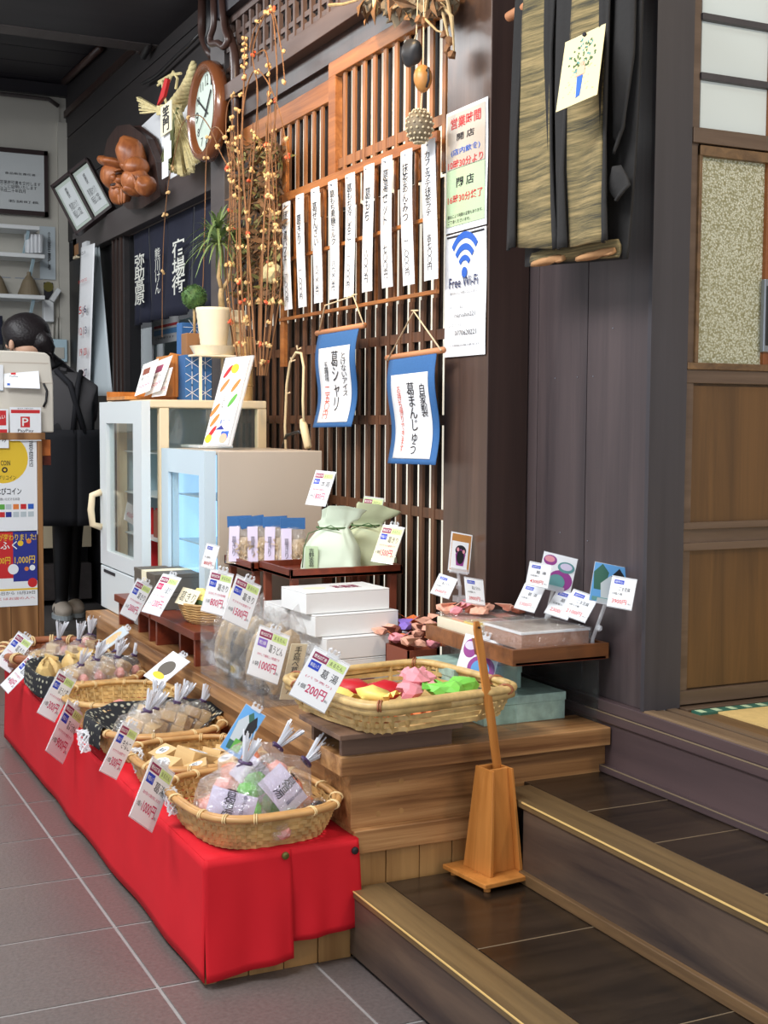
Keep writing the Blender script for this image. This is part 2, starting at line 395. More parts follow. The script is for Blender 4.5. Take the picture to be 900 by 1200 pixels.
def frame(o, r, u):
    """plane frame: origin o, right r, up u, normal towards the viewer"""
    r = Vector(r).normalized(); n = r.cross(Vector(u)).normalized(); u = n.cross(r)
    return Matrix(((r.x, u.x, n.x, o[0]), (r.y, u.y, n.y, o[1]), (r.z, u.z, n.z, o[2]), (0, 0, 0, 1)))
def panel(fr, x0, y0, x1, y1, n0=0, n1=.001): return G().box((x0, y0, n0), (x1, y1, n1), fr)
TEXTS = []
def text(parent, s, fr, cx, cy, w, h, mat='ink', n=.0012, vertical=False, bold=False, keep=False, name='lettering', label=None, warp=None):
    """lettering fitted into a w x h box centred at (cx, cy) of the plane frame; converted to meshes at the end"""
    TEXTS.append((parent, '\n'.join(s) if vertical else s, fr.copy(), cx, cy, w, h, mat, n, vertical, bold, keep, name, label, warp))
def finish_texts():
    made = {}
    for T in TEXTS:
        key = (T[1], T[9], T[10])
        if key in made: continue
        c = bpy.data.curves.new('t', 'FONT'); c.body = T[1]; c.resolution_u = 2; c.align_x = 'CENTER' if T[9] else 'LEFT'
        c.space_line = .86 if T[9] else 1.0
        if T[10]: c.offset = .012
        o = bpy.data.objects.new('t', c); COL.objects.link(o); made[key] = o
    bpy.context.view_layer.update(); dg = bpy.context.evaluated_depsgraph_get(); mesh = {}
    for k, o in made.items():
        e = o.evaluated_get(dg); me = bpy.data.meshes.new_from_object(e)
        mesh[k] = ([v.co.copy() for v in me.vertices], [tuple(p.vertices) for p in me.polygons]); bpy.data.meshes.remove(me)
    for o in made.values(): c = o.data; bpy.data.objects.remove(o); bpy.data.curves.remove(c)
    for parent, s, fr, cx, cy, w, h, mat, n, ver, bold, keep, name, label, warp in TEXTS:
        vs, fs = mesh[(s, ver, bold)]
        if not vs: continue
        x0 = min(v.x for v in vs); x1 = max(v.x for v in vs); y0 = min(v.y for v in vs); y1 = max(v.y for v in vs)
        sx = w/max(1e-6, x1-x0); sy = h/max(1e-6, y1-y0)
        if keep: sx = sy = min(sx, sy)
        P = [((v.x-(x0+x1)/2)*sx+cx, (v.y-(y0+y1)/2)*sy+cy) for v in vs]
        g = G(); g.add([Vector(warp(x, y)) if warp else fr @ Vector((x, y, n)) for x, y in P], fs)
        obj(name, g, mat, parent, label=label)
# ------------------------------------------------------------------ setting
YL = 1.56      # lattice wall
YW = 1.78      # recessed wall with the curtained doorway
XF = -8.15     # far wall
fl = struct('floor', G().box((-9.5, -3.2, -.06), (0.8, 3.4, -.0018)), 'grout')
X0, Y0, TX, TY = -2.3205, .6605, .3245, .3045
tile_mesh = None
for i in range(-3, 13):
    for j in range(-8, 4):
        x = X0-i*TX; y = Y0+j*TY
        if y+TY > 1.04 and x > -2.29: 
            if y >= 1.03: continue
        o = link(bpy.data.objects.new('tile', tile_mesh), fl) if tile_mesh else obj('tile', G().box((0, 0, -.008), (-TX+.0075, TY-.0065, 0)), 'tile', fl, world=False, bevel=.0008)
        tile_mesh = o.data; o.location = (x-.0035, y+.0035, 0)
        if not o.modifiers:
            b = o.modifiers.new('edge', 'BEVEL'); b.width = .0008; b.segments = 1
struct('floor', G().box((-9.4, -3.1, -.02), (X0-13*TX, 3.3, -.001)), 'slab')
# step 1
XS = -2.292
st = struct('trim_1', G().box((XS, 1.037, .012), (-.4, 1.06, .128)), 'riser_dark')
struct('nosing', G().box((XS, 1.034, .128), (-.4, 1.113, .142)), 'nosing', st, bevel=.002)
struct('worn_edge', G().box((XS, 1.0328, .1400), (-.4, 1.0350, .1426)), 'edge_pale', st, label='pale worn edge line')
xs = [XS, -1.927, -1.55, -1.17, -.8, -.4]
for a, b in zip(xs, xs[1:]):
    struct('tread_board', G().box((a+.001, 1.114, .11), (b-.001, 1.362, .1415)), 'tread_dark', st, bevel=.001)
    struct('joint_line', G().box((b-.0012, 1.114, .11), (b+.0012, 1.362, .1418)), 'joint_pale', st)
struct('shadow_gap', G().box((XS, 1.045, 0), (-.4, 1.06, .012)), 'black', st)
# step 2
st = struct('trim_2', G().box((-2.183, 1.362, .162), (-.4, 1.385, .288)), 'riser_dark')
struct('toe_strip', G().box((-2.183, 1.352, .142), (-.4, 1.366, .165)), 'strip_wood', st, bevel=.002)
struct('recess_shade', G().box((-2.29, 1.372, .142), (-2.183, 1.44, .288)), 'black', st)  # black box standing in for the shade of the recess beside the riser
struct('nosing', G().box((-2.285, 1.358, .288), (-.4, 1.441, .302)), 'nosing', st, bevel=.002)
struct('worn_edge', G().box((-2.183, 1.3568, .2998), (-.4, 1.3590, .3026)), 'edge_pale', st, label='pale worn edge line')
xs = [-2.36, -2.078, -1.868, -1.587, -1.3, -1.0, -.7, -.4]
for a, b in zip(xs, xs[1:]):
    struct('tread_board', G().box((a+.001, 1.442, .27), (b-.001, 1.645, .3015)), 'tread_dark', st, bevel=.001)
    struct('joint_line', G().box((b-.001, 1.442, .27), (b+.001, 1.645, .3018)), 'joint_pale', st)
# purple-brown kerb below the threshold
kb = struct('trim_3', G().box((-2.70, 1.645, .302), (-.4, 1.70, .425)), 'kerb_purple')
struct('toe_strip', G().box((-2.38, 1.630, .302), (-.4, 1.646, .318)), 'kerb_purple', kb, bevel=.003)
struct('worn_edge', G().box((-2.38, 1.6295, .3165), (-.4, 1.6315, .3185)), 'joint_pale', kb, label='pale worn edge line')
struct('worn_edge', G().box((-2.38, 1.6392, .428), (-.4, 1.641, .4305)), 'joint_pale', kb, label='pale worn edge line')
struct('upper_lip', G().box((-2.70, 1.640, .408), (-.4, 1.70, .43)), 'kerb_purple', kb, bevel=.003)
struct('upper_lip', G().box((-2.70, 1.643, .43), (-.4, 1.70, .4545)), 'kerb_purple', kb, bevel=.002)
for y0, y1, z in ((1.646, 1.672, .4585), (1.678, 1.698, .456), (1.704, 1.728, .4575)):
    struct('threshold_rail', G().box((-2.185, y0, .44), (-.4, y1, z)), 'sill_wood', kb, bevel=.001)
struct('threshold_bed', G().box((-2.185, 1.65, .43), (-.4, 1.735, .451)), 'strip_wood', kb)
# tatami room behind the threshold
tf = struct('floor_tatami', G().box((-2.19, 1.735, .40), (-.4, 3.2, .452)), 'strip_wood')
struct('tatami_mat', G().box((-2.12, 1.79, .44), (-.4, 3.1, .456)), 'tatami', tf)
struct('tatami_edge', G().box((-2.15, 1.745, .44), (-2.12, 3.1, .457)), 'teal_dark', tf)
g = G()
for k in range(34): g.box((-2.146, 1.75+k*.04, .456), (-2.124, 1.765+k*.04, .4576))
struct('edge_pattern', g, 'paper_green', tf)
struct('wall_back', G().box((-2.3, 3.2, 0), (.8, 3.3, 3.1)), 'wall_white')
# plank wall
pw = struct('wall_plank', G().box((-2.70, 1.675, .43), (-2.20, 1.70, 3.1)), 'plank_dark')
xs = [-2.68, -2.625, -2.425, -2.187]
for a, b in zip(xs, xs[1:]):
    struct('plank', G().box((a+.0015, 1.66, .455), (b-.0015, 1.676, 3.05)), 'plank_dark', pw, bevel=.001)
struct('corner_batten', G().box((-2.69, 1.645, .4), (-2.668, 1.676, 3.05)), 'dark_post', pw)
g = G()
for x, z in ((-2.55, 1.15), (-2.46, 1.15), (-2.40, 1.15), (-2.33, 1.25), (-2.52, .8), (-2.41, .79), (-2.3, 1.42)): g.blob((x, 1.659, z), (.0016, .001, .0016), 1, 0, 1)
struct('nail_head', g, 'steel', pw)
struct('trim_4', G().box((-2.19, 1.645, .4565), (-2.178, 1.737, 3.05)), 'jamb_grey')
# fusuma door seen edge on through the opening (plane x = -2.19)
XD = -2.185
dr = struct('door_1', G().box((XD-.03, 1.738, .452), (XD-.012, 2.6, 3.05)), 'fusuma_panel')
def yz(px, py): p = U(px, py, x=XD); return p.y, p.z
def dpart(name, a, b, d0, d1, mat, **k): return struct(name, G().box((XD+d0, a[0], a[1]), (XD+d1, b[0], b[1])), mat, dr, **k)
z = lambda py: yz(815, py)[1]
yR = yz(896, 300)[0]; yP0 = yz(819, 300)[0]
dpart('door_stile', (1.738, .47), (yP0-.006, 3.05), -.012, .0, 'fusuma_rail', bevel=.001)
dpart('door_stile', (yR, z(430)), (yR+.05, 3.05), -.012, .004, 'orange_stile', bevel=.001)
dpart('bottom_rail', (1.738, z(824)), (2.6, z(808)), -.012, .004, 'fusuma_rail', bevel=.001)
dpart('floor_rail', (1.738, .45), (2.6, z(826)), -.02, .03, 'fusuma_rail', bevel=.001)
dpart('door_panel', (yP0-.006, z(806)), (2.6, z(645)), -.012, -.004, 'fusuma_panel')
dpart('mid_rail', (1.738, z(645)), (2.6, z(636)), -.012, .006, 'fusuma_rail', bevel=.001)
dpart('mid_panel', (1.738, z(636)), (2.6, z(620)), -.012, -.002, 'fusuma_rail')
dpart('mid_rail', (1.738, z(620)), (2.6, z(612)), -.012, .006, 'fusuma_rail', bevel=.001)
dpart('door_panel', (yP0-.006, z(612)), (2.6, z(452)), -.012, -.004, 'fusuma_panel')
dpart('mid_rail', (1.738, z(449)), (2.6, z(433)), -.012, .003, 'fusuma_rail', bevel=.001)
dpart('mid_rail', (1.738, z(433)), (2.6, z(425)), -.012, .008, 'strip_wood', bevel=.001)
dpart('obscure_pane', (yP0, z(425)), (yR, z(182)), -.012, -.006, 'obscure_glass')
dpart('pane_bead', (yP0-.008, z(425)), (yP0, z(170)), -.012, .006, 'strip_wood', bevel=.001)
dpart('pane_bead', (yP0-.008, z(182)), (yR, z(170)), -.012, .008, 'strip_wood', bevel=.001)
dpart('mid_rail', (1.738, z(168)), (2.6, z(150)), -.012, .010, 'fusuma_rail', bevel=.001)
for a, b in ((150, 92), (84, 22), (13, -60), (-68, -140)):
    dpart('frosted_pane', (yP0, z(a)), (yR, z(b)), -.012, -.006, 'shoji_glass')
    dpart('muntin', (yP0-.008, z(b)), (yR, z(b-8)), -.012, .006, 'jamb_grey', bevel=.001)
dpart('pull_plate', (yR-.006, z(410)), (yR+.02, z(322)), -.002, .010, 'steel', bevel=.002)
dpart('pull_plate', (yR-.001, z(402)), (yR+.015, z(330)), .006, .012, 'black', bevel=.002)
# pillar
pl = struct('trim_5', G().box((-2.874, YL-.005, .30), (-2.672, 1.70, 3.05)), 'dark_post')
struct('pillar_face', G().box((-2.874, YL-.012, .30), (-2.664, YL-.005, 3.05)), 'pillar_front', pl, bevel=.0015)
struct('pillar_side', G().box((-2.672, YL-.011, .30), (-2.662, 1.655, 3.05)), 'dark_post', pl)
# ceiling and beams
XA = -9.0
ce = struct('ceiling', G().box((XA, -3.2, 3.07), (.8, 3.3, 3.15)), 'ceiling_dark')
for k in range(20): struct('ceiling_board', G().box((-2.6-k*.3, -3.1, 3.055), (-2.6-k*.3+.292, 1.78, 3.075)), 'ceiling_dark', ce)
xb1 = U(60, 36, z=2.80).x; xb2 = U(60, 46, z=2.80).x
struct('trim_6', G().box((xb1, -3.1, 2.80), (-4.4, 1.78, 3.06)), 'ceiling_dark')
struct('trim_7', G().box((xb2, -3.1, 2.797), (xb1, 1.78, 3.06)), 'lintel_grey')
# far wall
fw = struct('wall_far', G().box((XF-.1, -3.2, 0), (XF, 1.78, 3.15)), 'wall_white')
for k in range(4): struct('wall_sheet', G().box((XF, 1.74-(k+1)*.6, 0), (XF+.006, 1.74-k*.6-.004, 3.0)), 'wall_white', fw)
struct('cornice', G().box((XF, -3, 2.98), (XF+.05, 1.78, 3.05)), 'ceiling_dark', fw)
g = G(); g.tube([(XF+.07, -3, 2.95), (XF+.07, 1.66, 2.95), (XF+.05, 1.72, 2.92)], .013, 6)
struct('ceiling_pipe', g, 'lintel_grey', fw, smooth=True)
struct('trim_8', G().box((XF, 1.72, 0), (XF+.035, 1.78, 2.83)), 'wall_white')
# recessed dark wall with the curtained doorway
zt, zb = 2.12, 1.985
rw = struct('wall_recess', G().box((-8.15, YW, zt), (-5.2, YW+.05, 3.06)), 'wall_dark')
for k in range(3): struct('wall_board', G().box((-8.14, YW-.006, zt+k*.31), (-5.2, YW+.002, zt+k*.31+.304)), 'wall_dark', rw)
struct('picture_rail', G().box((-8.14, YW-.02, 2.86), (-5.2, YW, 2.90)), 'dark_post', rw)
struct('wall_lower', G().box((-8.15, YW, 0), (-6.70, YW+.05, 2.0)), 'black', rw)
struct('door_jamb', G().box((-6.95, YW-.03, 0), (-6.72, YW+.06, 1.99)), 'wall_dark', rw, bevel=.003)
for x in (-6.92, -6.84, -6.76): struct('jamb_moulding', G().box((x, YW-.04, 0), (x+.025, YW-.028, 1.99)), 'dark_post', rw)
struct('door_2', G().box((-7.75, YW-.06, zb), (-5.2, YW-.005, zt)), 'lintel_grey', bevel=.003)
# small room seen under the curtain
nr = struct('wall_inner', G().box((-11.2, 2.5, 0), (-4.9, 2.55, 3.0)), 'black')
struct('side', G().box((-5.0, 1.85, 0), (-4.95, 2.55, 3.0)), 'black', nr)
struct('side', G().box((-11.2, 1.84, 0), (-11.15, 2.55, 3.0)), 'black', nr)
# post between recess and lattice
pp = U(250, 300, y=YL); qq = U(266, 300, y=YL)
po = struct('trim_9', G().box((pp.x, YL-.01, .40), (qq.x, YW+.02, 3.06)), 'lintel_grey', bevel=.002)
LX0 = qq.x      # left end of the lattice
LX1 = -2.874
# ---- ranma (fretwork transom) and beam over the lattice
def zl(py, px=523): return U(px, py, y=YL).z
bz0, bz1 = 2.145, 2.20
struct('trim_10', G().box((LX0, YL-.05, bz0+.005), (LX1, YL+.03, 2.205)), 'beam_grey', bevel=.002)
struct('trim_11', G().box((LX0, YL-.012, 2.085), (LX1, YL+.03, 2.15)), 'dark_post')
rn = struct('window_1', G().box((LX0, YL+.03, 2.2), (LX1, YL+.04, 2.62)), 'black')
for k in range(40):
    x = LX1-.02-k*.0665
    if x < LX0+.02: break
    struct('ranma_slat', G().box((x-.008, YL-.006, 2.2), (x+.008, YL+.008, 2.44)), 'beam_grey', rn)
    for zz in (2.24, 2.275, 2.345, 2.38):
        struct('ranma_block', G().box((x-.0585, YL-.002, zz), (x-.008, YL+.006, zz+.016)), 'beam_grey', rn)
struct('ranma_rail', G().box((LX0, YL-.01, 2.43), (LX1, YL+.03, 2.455)), 'beam_grey', rn)
struct('trim_12', G().box((LX0, YL-.04, 2.455), (-2.6, YL+.2, 3.06)), 'ceiling_dark')
# ---- lattice
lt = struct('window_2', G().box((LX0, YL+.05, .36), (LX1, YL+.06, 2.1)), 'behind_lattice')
PIT_X = .0665
RX0 = U(400, 150, y=YL).x
xr = LX1+.015
# sliding sash (right)
ztop = 2.078
struct('top_rail', G().box((U(392, 100, y=YL).x, YL-.02, 2.038), (LX1, YL+.004, 2.082)), 'lattice_rail', lt, bevel=.002)
struct('sash_stile', G().box((U(392, 100, y=YL).x, YL-.02, 1.70), (RX0, YL+.004, 2.04)), 'lattice_rail', lt, bevel=.002)
struct('top_rail', G().box((LX0, YL, 1.985), (U(392, 100, y=YL).x, YL+.02, 2.05)), 'lattice_rail', lt, bevel=.002)
struct('head_board', G().box((LX0, YL+.004, 2.05), (LX1, YL+.02, 2.1)), 'dark_post', lt)
slx = []
x = LX1-.018
while x > LX0+.02:
    slx.append(x); x -= PIT_X
for x in slx:
    right = x > RX0
    yy = YL-.012 if right else YL+.004
    struct('upper_slat', G().box((x-.009, yy, 1.66), (x+.009, yy+.006, 2.05 if right else 1.99)), 'lattice_slat', lt)
    bs = yy+.014
    struct('back_slat', G().box((x-.030, bs, 1.66), (x+.0135, bs+.002, 2.1)), 'lattice_back', lt)
    struct('back_slat', G().box((x-.030, YL+.016, .36), (x+.0185, YL+.018, 1.658)), 'lattice_back', lt)
    struct('lower_slat', G().box((x-.009, YL+.002, .36), (x+.009, YL+.010, 1.36)), 'lattice_low', lt)
    z0 = zl(140) if right else zl(150)-.02
    struct('upper_block', G().box((x-.0575, yy+.001, z0-.014), (x-.009, yy+.005, z0+.012)), 'lattice_slat', lt)
    for zz in (zl(390), zl(492), zl(604)):
        struct('lower_block', G().box((x-.0575, YL+.004, zz-.014), (x-.009, YL+.009, zz+.012)), 'lattice_low', lt)
    struct('middle_slat', G().box((x-.009, YL+.006, 1.36), (x+.009, YL+.012, 1.66)), 'lattice_low', lt)
# menu frame in front of the lattice
mf = thing('menu_rack', 'orange-brown grid frame on the lattice that the nine paper menu strips hang from', 'rack', (U(333, 300, y=YL-.03).x, YL-.03, 1.3))
XM0 = U(330, 300, y=YL-.03).x
ym = YL-.035
obj('frame_stile', G().box((XM0, ym, zl(380)-.07), (XM0+.03, ym+.014, zl(161)+.01)), 'menu_frame', mf, bevel=.001)
obj('frame_stile', G().box((XM0+.01, ym+.002, zl(161)), (XM0+.045, ym+.014, 1.93)), 'menu_frame', mf, bevel=.001)
for k, (py, hh) in enumerate(((163, .026), (256, .010), (343, .010))):
    obj('frame_rail', G().box((XM0, ym-.004, zl(py)-hh/2), (LX1, ym+.006, zl(py)+hh/2)), 'menu_frame', mf, bevel=.001)
g0 = (LX1-XM0)/9
for k in range(9):
    obj('frame_bar', G().box((XM0+.05+(k+.45)*g0-.004, ym+.005, zl(343)), (XM0+.05+(k+.45)*g0+.004, ym+.012, zl(163))), 'menu_frame', mf)
# ---- bench (raised wooden display platform)
bn = thing('display_bench', 'long raised wooden bench with thick boarded top behind the red cloth table', 'bench', (-3.3, 1.3, 0))
BZ = .4025
def bb(n, a, b, m, **k): return obj(n, G().box(a, b), m, bn, **k)
bb('top_board', (-2.42, 1.014, .364), (-2.286, 1.642, BZ), 'bench', bevel=.002)
bb('edge_board', (-4.44, 1.018, .366), (-2.421, 1.13, BZ-.0005), 'bench_x', bevel=.002)
x = -2.421; k = 0
while x > -4.4:
    w = (.16, .2, .14, .18)[k % 4]; bb('top_board', (x-w+.001, 1.131, .366), (x-.001, 1.56, BZ-.001+.0006*(k % 2)), 'bench', bevel=.001); x -= w; k += 1
bb('end_panel', (-2.44, 1.045, .252), (-2.31, 1.645, .366), 'bench', bevel=.001)
bb('end_rail', (-2.44, 1.045, .205), (-2.292, 1.60, .252), 'bench', bevel=.002)
for k in range(8):
    y = 1.047+k*.0745
    bb('base_board', (-2.42, y, 0), (-2.306+.001*(k % 2), y+.0725, .206), 'bench_low', bevel=.001)
bb('front_panel', (-4.40, 1.045, .01), (-2.44, 1.06, .367), 'bench_x')
for y, zz in ((1.105, .335), (1.155, .335), (1.105, .275), (1.155, .275)):
    obj('wooden_plug', G().lathe([(.006, 0), (.006, .001)], 10, m=Matrix.Translation((-2.3105, y, zz)) @ Matrix.Rotation(PI/2, 4, 'Y')), 'bench_low', bn)
# ---- table under the red cloth
tb = thing('display_table', 'low wooden table hidden under the red cloth, its base boards showing at the front end', 'table', (-3.3, .9, 0))
obj('table_top', G().box((-4.36, .745, .21), (-2.29, 1.04, .2385)), 'bench_low', tb)
for k in range(4): obj('base_board', G().box((-2.32, .76+k*.071, .0), (-2.30+.001*(k % 2), .829+k*.071, .21)), 'bench_low', tb, bevel=.001)
obj('leg', G().box((-2.335, .742, 0), (-2.295, .765, .21)), 'bench_low', tb)
obj('front_panel', G().box((-4.36, .75, .0), (-2.33, .765, .21)), 'bench_low', tb)
def cloth():
    c = thing('red_cloth', 'bright red cloth draped over the low display table and pinned at the near end', 'cloth', (-3.3, .9, 0))
    zt_ = .2425
    g = G(); g.grid(lambda u, v: (-4.37+u*2.094, .737+v*.31, zt_+.0012*noise.noise(Vector((u*18, v*5, 0)))), 60, 10, .002)
    obj('cloth_top', g, 'red_cloth', c, smooth=True)
    def front(u, v):
        x = -4.37+u*2.094; zz = zt_*(1-v)+.012*v+(.0012*math.sin(u*25))*v
        return (x, .736-.003*v*(1+math.sin(u*30)*.5)-.003*noise.noise(Vector((u*14, v*1.5, 2))), zz)
    g = G(); g.grid(front, 110, 12, .002); obj('front_drape', g, 'red_cloth', c, smooth=True)
    def flap(y0, y1, zb0, zb1, bulge, seed):
        def f(u, v):
            y = y0+(y1-y0)*u; zz = zt_+(zb0+(zb1-zb0)*u-zt_)*v
            return (-2.2755+bulge*v*(.4+u*.6)+.012*v*noise.noise(Vector((u*3.2+seed, v*1.2, seed))), y+.010*v*u*(1 if seed > 2 else .2), zz)
        g = G(); g.grid(f, 24, 14, .002); return g
    obj('near_flap', flap(.736, .906, .014, .034, .012, 1), 'red_cloth', c, smooth=True)
    obj('far_flap', flap(.893, 1.046, .060, .072, .006, 3.3), 'red_cloth', c, smooth=True)
    for y, zz, m in ((.893, .232, 'brass'), (1.037, .222, 'button_black')):
        g = G(); g.lathe([(.0075, 0), (.007, .003), (.003, .0045)], 16, m=Matrix.Translation((-2.272, y, zz)) @ Matrix.Rotation(PI/2, 4, 'Y')); obj('stud', g, m, c, smooth=False)
cloth()
# ------------------------------------------------------------------ cards
def card_frame(q, k=1.4, tilt=1, **pl):
    """true rectangle (least leaning one) whose picture is the quad q = TL, TR, BR, BL, centred on a plane of the room"""
    TL, TR, BR, BL = [Vector(p) for p in q]
    c = (TL+TR+BR+BL)/4; P = U(c.x, c.y, **pl); dep = (P-EYE).dot(_f); sc = dep/F
    u = ((TR-TL)+(BR-BL))/2*sc; v = ((BL-TL)+(BR-TR))/2*sc
    m = -u.dot(v); a = math.sqrt(abs(m)); b = -a*tilt; a = m/b if abs(b) > 1e-7 else 0; b = b if abs(b) > 1e-7 else 0
    tw = lambda x, y, z: _r2*x+_d2*y+_f*z
    R = tw(u.x, u.y, a); Dn = tw(v.x, v.y, b)
    return frame(P, R, -Dn), R.length, Dn.length
def slab(parent, name, fr, x0, y0, x1, y1, n0, n1, mat, **k): return obj(name, panel(fr, x0, y0, x1, y1, n0, n1), mat, parent, **k)
def clip(parent, fr, w, h, y=None):
    g = G(); y = h/2+.004 if y is None else y
    g.box((-.012, y-.006, -.003), (.012, y+.002, .003), fr)
    for sx in (-1, 0, 1): g.tube([fr @ Vector((sx*.009, y, -.002)), fr @ Vector((sx*.011, y+.007, .001)), fr @ Vector((sx*.007, y+.010, .003))], .0028, 6)
    obj('clear_clip', g, 'clip', parent)
def price_card(label, q, price, name, k=1.4, badge='tag_blue', badge_text='無塩入り', sub='サクサクの食感です', sub_mat='ink_magenta', unit='1個', body='paper', hdr=True, group=None, has_clip=True, vertical_name=False, price_mat='ink_magenta', **pl):
    fr, w, h = card_frame(q, k, **pl)
    t = thing('price_card', label, 'price card', fr.translation, 0, group)
    slab(t, 'card', fr, -w/2, -h/2, w/2, h/2, 0, .0008, body)
    slab(t, 'sleeve', fr, -w/2-.001, -h/2-.002, w/2+.001, h/2+.004, -.0008, -.0002, 'clip')
    X = lambda f: (f-.5)*w
    Y = lambda f: (.5-f)*h
    if hdr:
        rh = slab(t, 'red_heading', fr, X(.06), Y(.19), X(.46), Y(.05), .0008, .0011, 'tag_red')
        text(rh, '観光応援券', fr, X(.26), Y(.12), .34*w, .075*h, 'ink_white', bold=True)
        gh = slab(t, 'green_heading', fr, X(.48), Y(.20), X(.95), Y(.05), .0008, .0011, 'tag_green')
        text(gh, 'まるたん', fr, X(.715), Y(.125), .36*w, .08*h, 'ink')
        bd_ = slab(t, 'badge', fr, X(.07), Y(.38), X(.36), Y(.22), .0008, .0011, badge)
        text(bd_, badge_text, fr, X(.215), Y(.30), .23*w, .08*h, 'ink_white')
        text(t, name, fr, X(.68), Y(.36), .46*w, .17*h)
        text(t, sub, fr, X(.5), Y(.54), .74*w, .06*h, sub_mat)
        text(t, unit, fr, X(.17), Y(.74), .18*w, .09*h)
        text(t, price, fr, X(.56), Y(.74), .54*w, .2*h, price_mat, bold=True)
        text(t, '税込', fr, X(.89), Y(.81), .09*w, .05*h)
    else:
        bd_ = slab(t, 'badge', fr, X(.12), Y(.20), X(.52), Y(.06), .0008, .0011, badge)
        text(bd_, badge_text, fr, X(.32), Y(.13), .34*w, .08*h, 'ink_white')
        text(t, name, fr, X(.58), Y(.36), .46*w, .14*h)
        text(t, unit, fr, X(.32), Y(.54), .4*w, .08*h)
        text(t, price, fr, X(.45), Y(.80), .6*w, .17*h, 'ink_red', bold=True)
        text(t, '税込', fr, X(.87), Y(.84), .13*w, .06*h)
    if has_clip: clip(t, fr, w, h)
    return t, fr, w, h
BX = -2.28
price_card('tilted 330 yen card clipped over the red cloth, leftmost of all the price cards', ((21.3, 740.5), (37.9, 753.3), (11.6, 788.4), (-5, 776)), '330円', '葛きり', y=.735)
price_card('tilted 400 yen card clipped just right of the leftmost card, by the round brown tray', ((32.9, 769.3), (43.2, 777.7), (11, 812.5), (.5, 802)), '400円', '葛まん', k=2.0, y=.72)
price_card('300 yen card hanging before the black dotted cloth of the farther lined basket', ((69.7, 786.2), (84.4, 799.6), (64.4, 846.7), (48.4, 831)), '300円', 'ほうじ茶', k=1.7, y=.715)
price_card('900 yen card hanging on the red cloth below the empty bamboo basket', ((79, 822.7), (92.3, 840), (73.3, 896.7), (61.7, 871.7)), '900円', '葛ようかん', k=1.7, y=.71)
price_card('300 yen card hanging before the nearer basket lined with dotted cloth', ((143.3, 848.3), (160, 858.3), (136, 915), (121.7, 896.7)), '300円', 'きなこ', k=1.7, y=.71)
price_card('1000 yen card hanging over the red cloth beside the big front basket of sweets', ((178.2, 889), (198.8, 913.4), (178.2, 976.2), (158.4, 946.4)), '1000円', '葛湯', k=1.6, sub='味の色々な味が楽しめます', unit='5個入', y=.70)
price_card('2000 yen card leaning before the olive boxes, leftmost on the bench', ((160.4, 679.6), (176.9, 688), (158.2, 728.9), (143.1, 716.9)), '2000円', '葛きり', unit='5人前', y=1.0)
price_card('1200 yen card with a pink badge leaning before the olive boxes', ((187.6, 674.7), (212, 677.8), (190.2, 721.3), (166.2, 715.1)), '1200円', 'くろ葛きり', badge='ink_magenta', unit='3人', y=1.0)
price_card('800 yen card clipped before the round rope basket', ((247.3, 668.2), (272.5, 674.6), (262, 722.3), (236.7, 714.2)), '800円', '葛きり', sub='おためしサイズの乾燥葛', unit='小袋', y=1.0)
price_card('1500 yen card clipped right of the 800 yen card, above the acrylic bin', ((277.5, 675), (303.8, 688.8), (289.6, 738.8), (262.9, 722)), '1500円', '葛きり', unit='中袋', y=1.0)
price_card('1000 yen noodle card with a violet badge on the acrylic bin before the white boxes', ((304.3, 734.3), (338, 748.3), (325, 802.7), (291.7, 786)), '1000円', '葛うどん', badge='tag_purple', badge_text='乾燥', sub='冷やして美味しい乾麺です', unit='1袋', y=1.0)
price_card('large 200 yen card leaning on the corner of the woven basket of coloured sweets', ((368.4, 760.1), (409.6, 780.3), (380, 836.7), (340, 810.7)), '200円', '葛 湯', badge_text='無塩入り', sub='(バラ売り)', k=1.25, x=-2.30)
price_card('1800 yen card standing behind the left green drawstring pouch', ((369.3, 552.3), (393.3, 554.3), (381.7, 593.3), (358.3, 590)), '1800円', '本葛', sub='国産本葛の高級粉末です', unit='100g', has_clip=False, x=-3.20)
price_card('green tinted price card half hidden behind the right drawstring pouch', ((426, 583), (450, 585), (442, 622), (420, 618)), '900円', '本葛', body='paper_green', has_clip=False, x=-3.22)
price_card('cream price card clipped right of the green drawstring pouches', ((448, 617), (474.5, 619), (459, 661), (436, 656)), '1500円', '葛きり', body='paper_cream', x=-3.04)
price_card('small white card with one blue mark on the bench beside the beige fridge', ((242, 637), (257, 642), (250, 667), (236, 664)), '800円', '', hdr=False, badge_text='葛粉', unit='1袋', has_clip=False, y=1.14)
ck = dict(hdr=False, badge_text='送料込')
price_card('4300 yen card, upper left of the cards on the wooden tray', ((621.5, 659), (646.2, 664.9), (641.6, 688.9), (616, 685)), '4300円', '葛 湯', k=1.05, unit='化粧箱入', has_clip=False, y=1.545, **ck)
price_card('3300 yen card on the wooden tray just below the 4300 yen one', ((616.7, 685.3), (638, 689.8), (624.7, 716.8), (602.4, 711)), '3300円', '葛 湯', k=1.2, unit='化粧箱入', has_clip=False, y=1.535, **ck)
price_card('2300 yen card half covered by the 2100 yen one on the wooden tray', ((655.8, 692), (680, 699), (663, 725), (637.6, 717.3)), '2300円', '葛 湯', k=1.15, unit='化粧箱入', has_clip=False, y=1.60, **ck)
price_card('2100 yen card standing on the shrink wrapped box in the wooden tray', ((673.6, 692), (701.5, 702), (682.7, 727.5), (656.7, 719)), '2100円', 'ごま豆腐', k=1.1, unit='6個入り箱', has_clip=False, y=1.585, **ck)
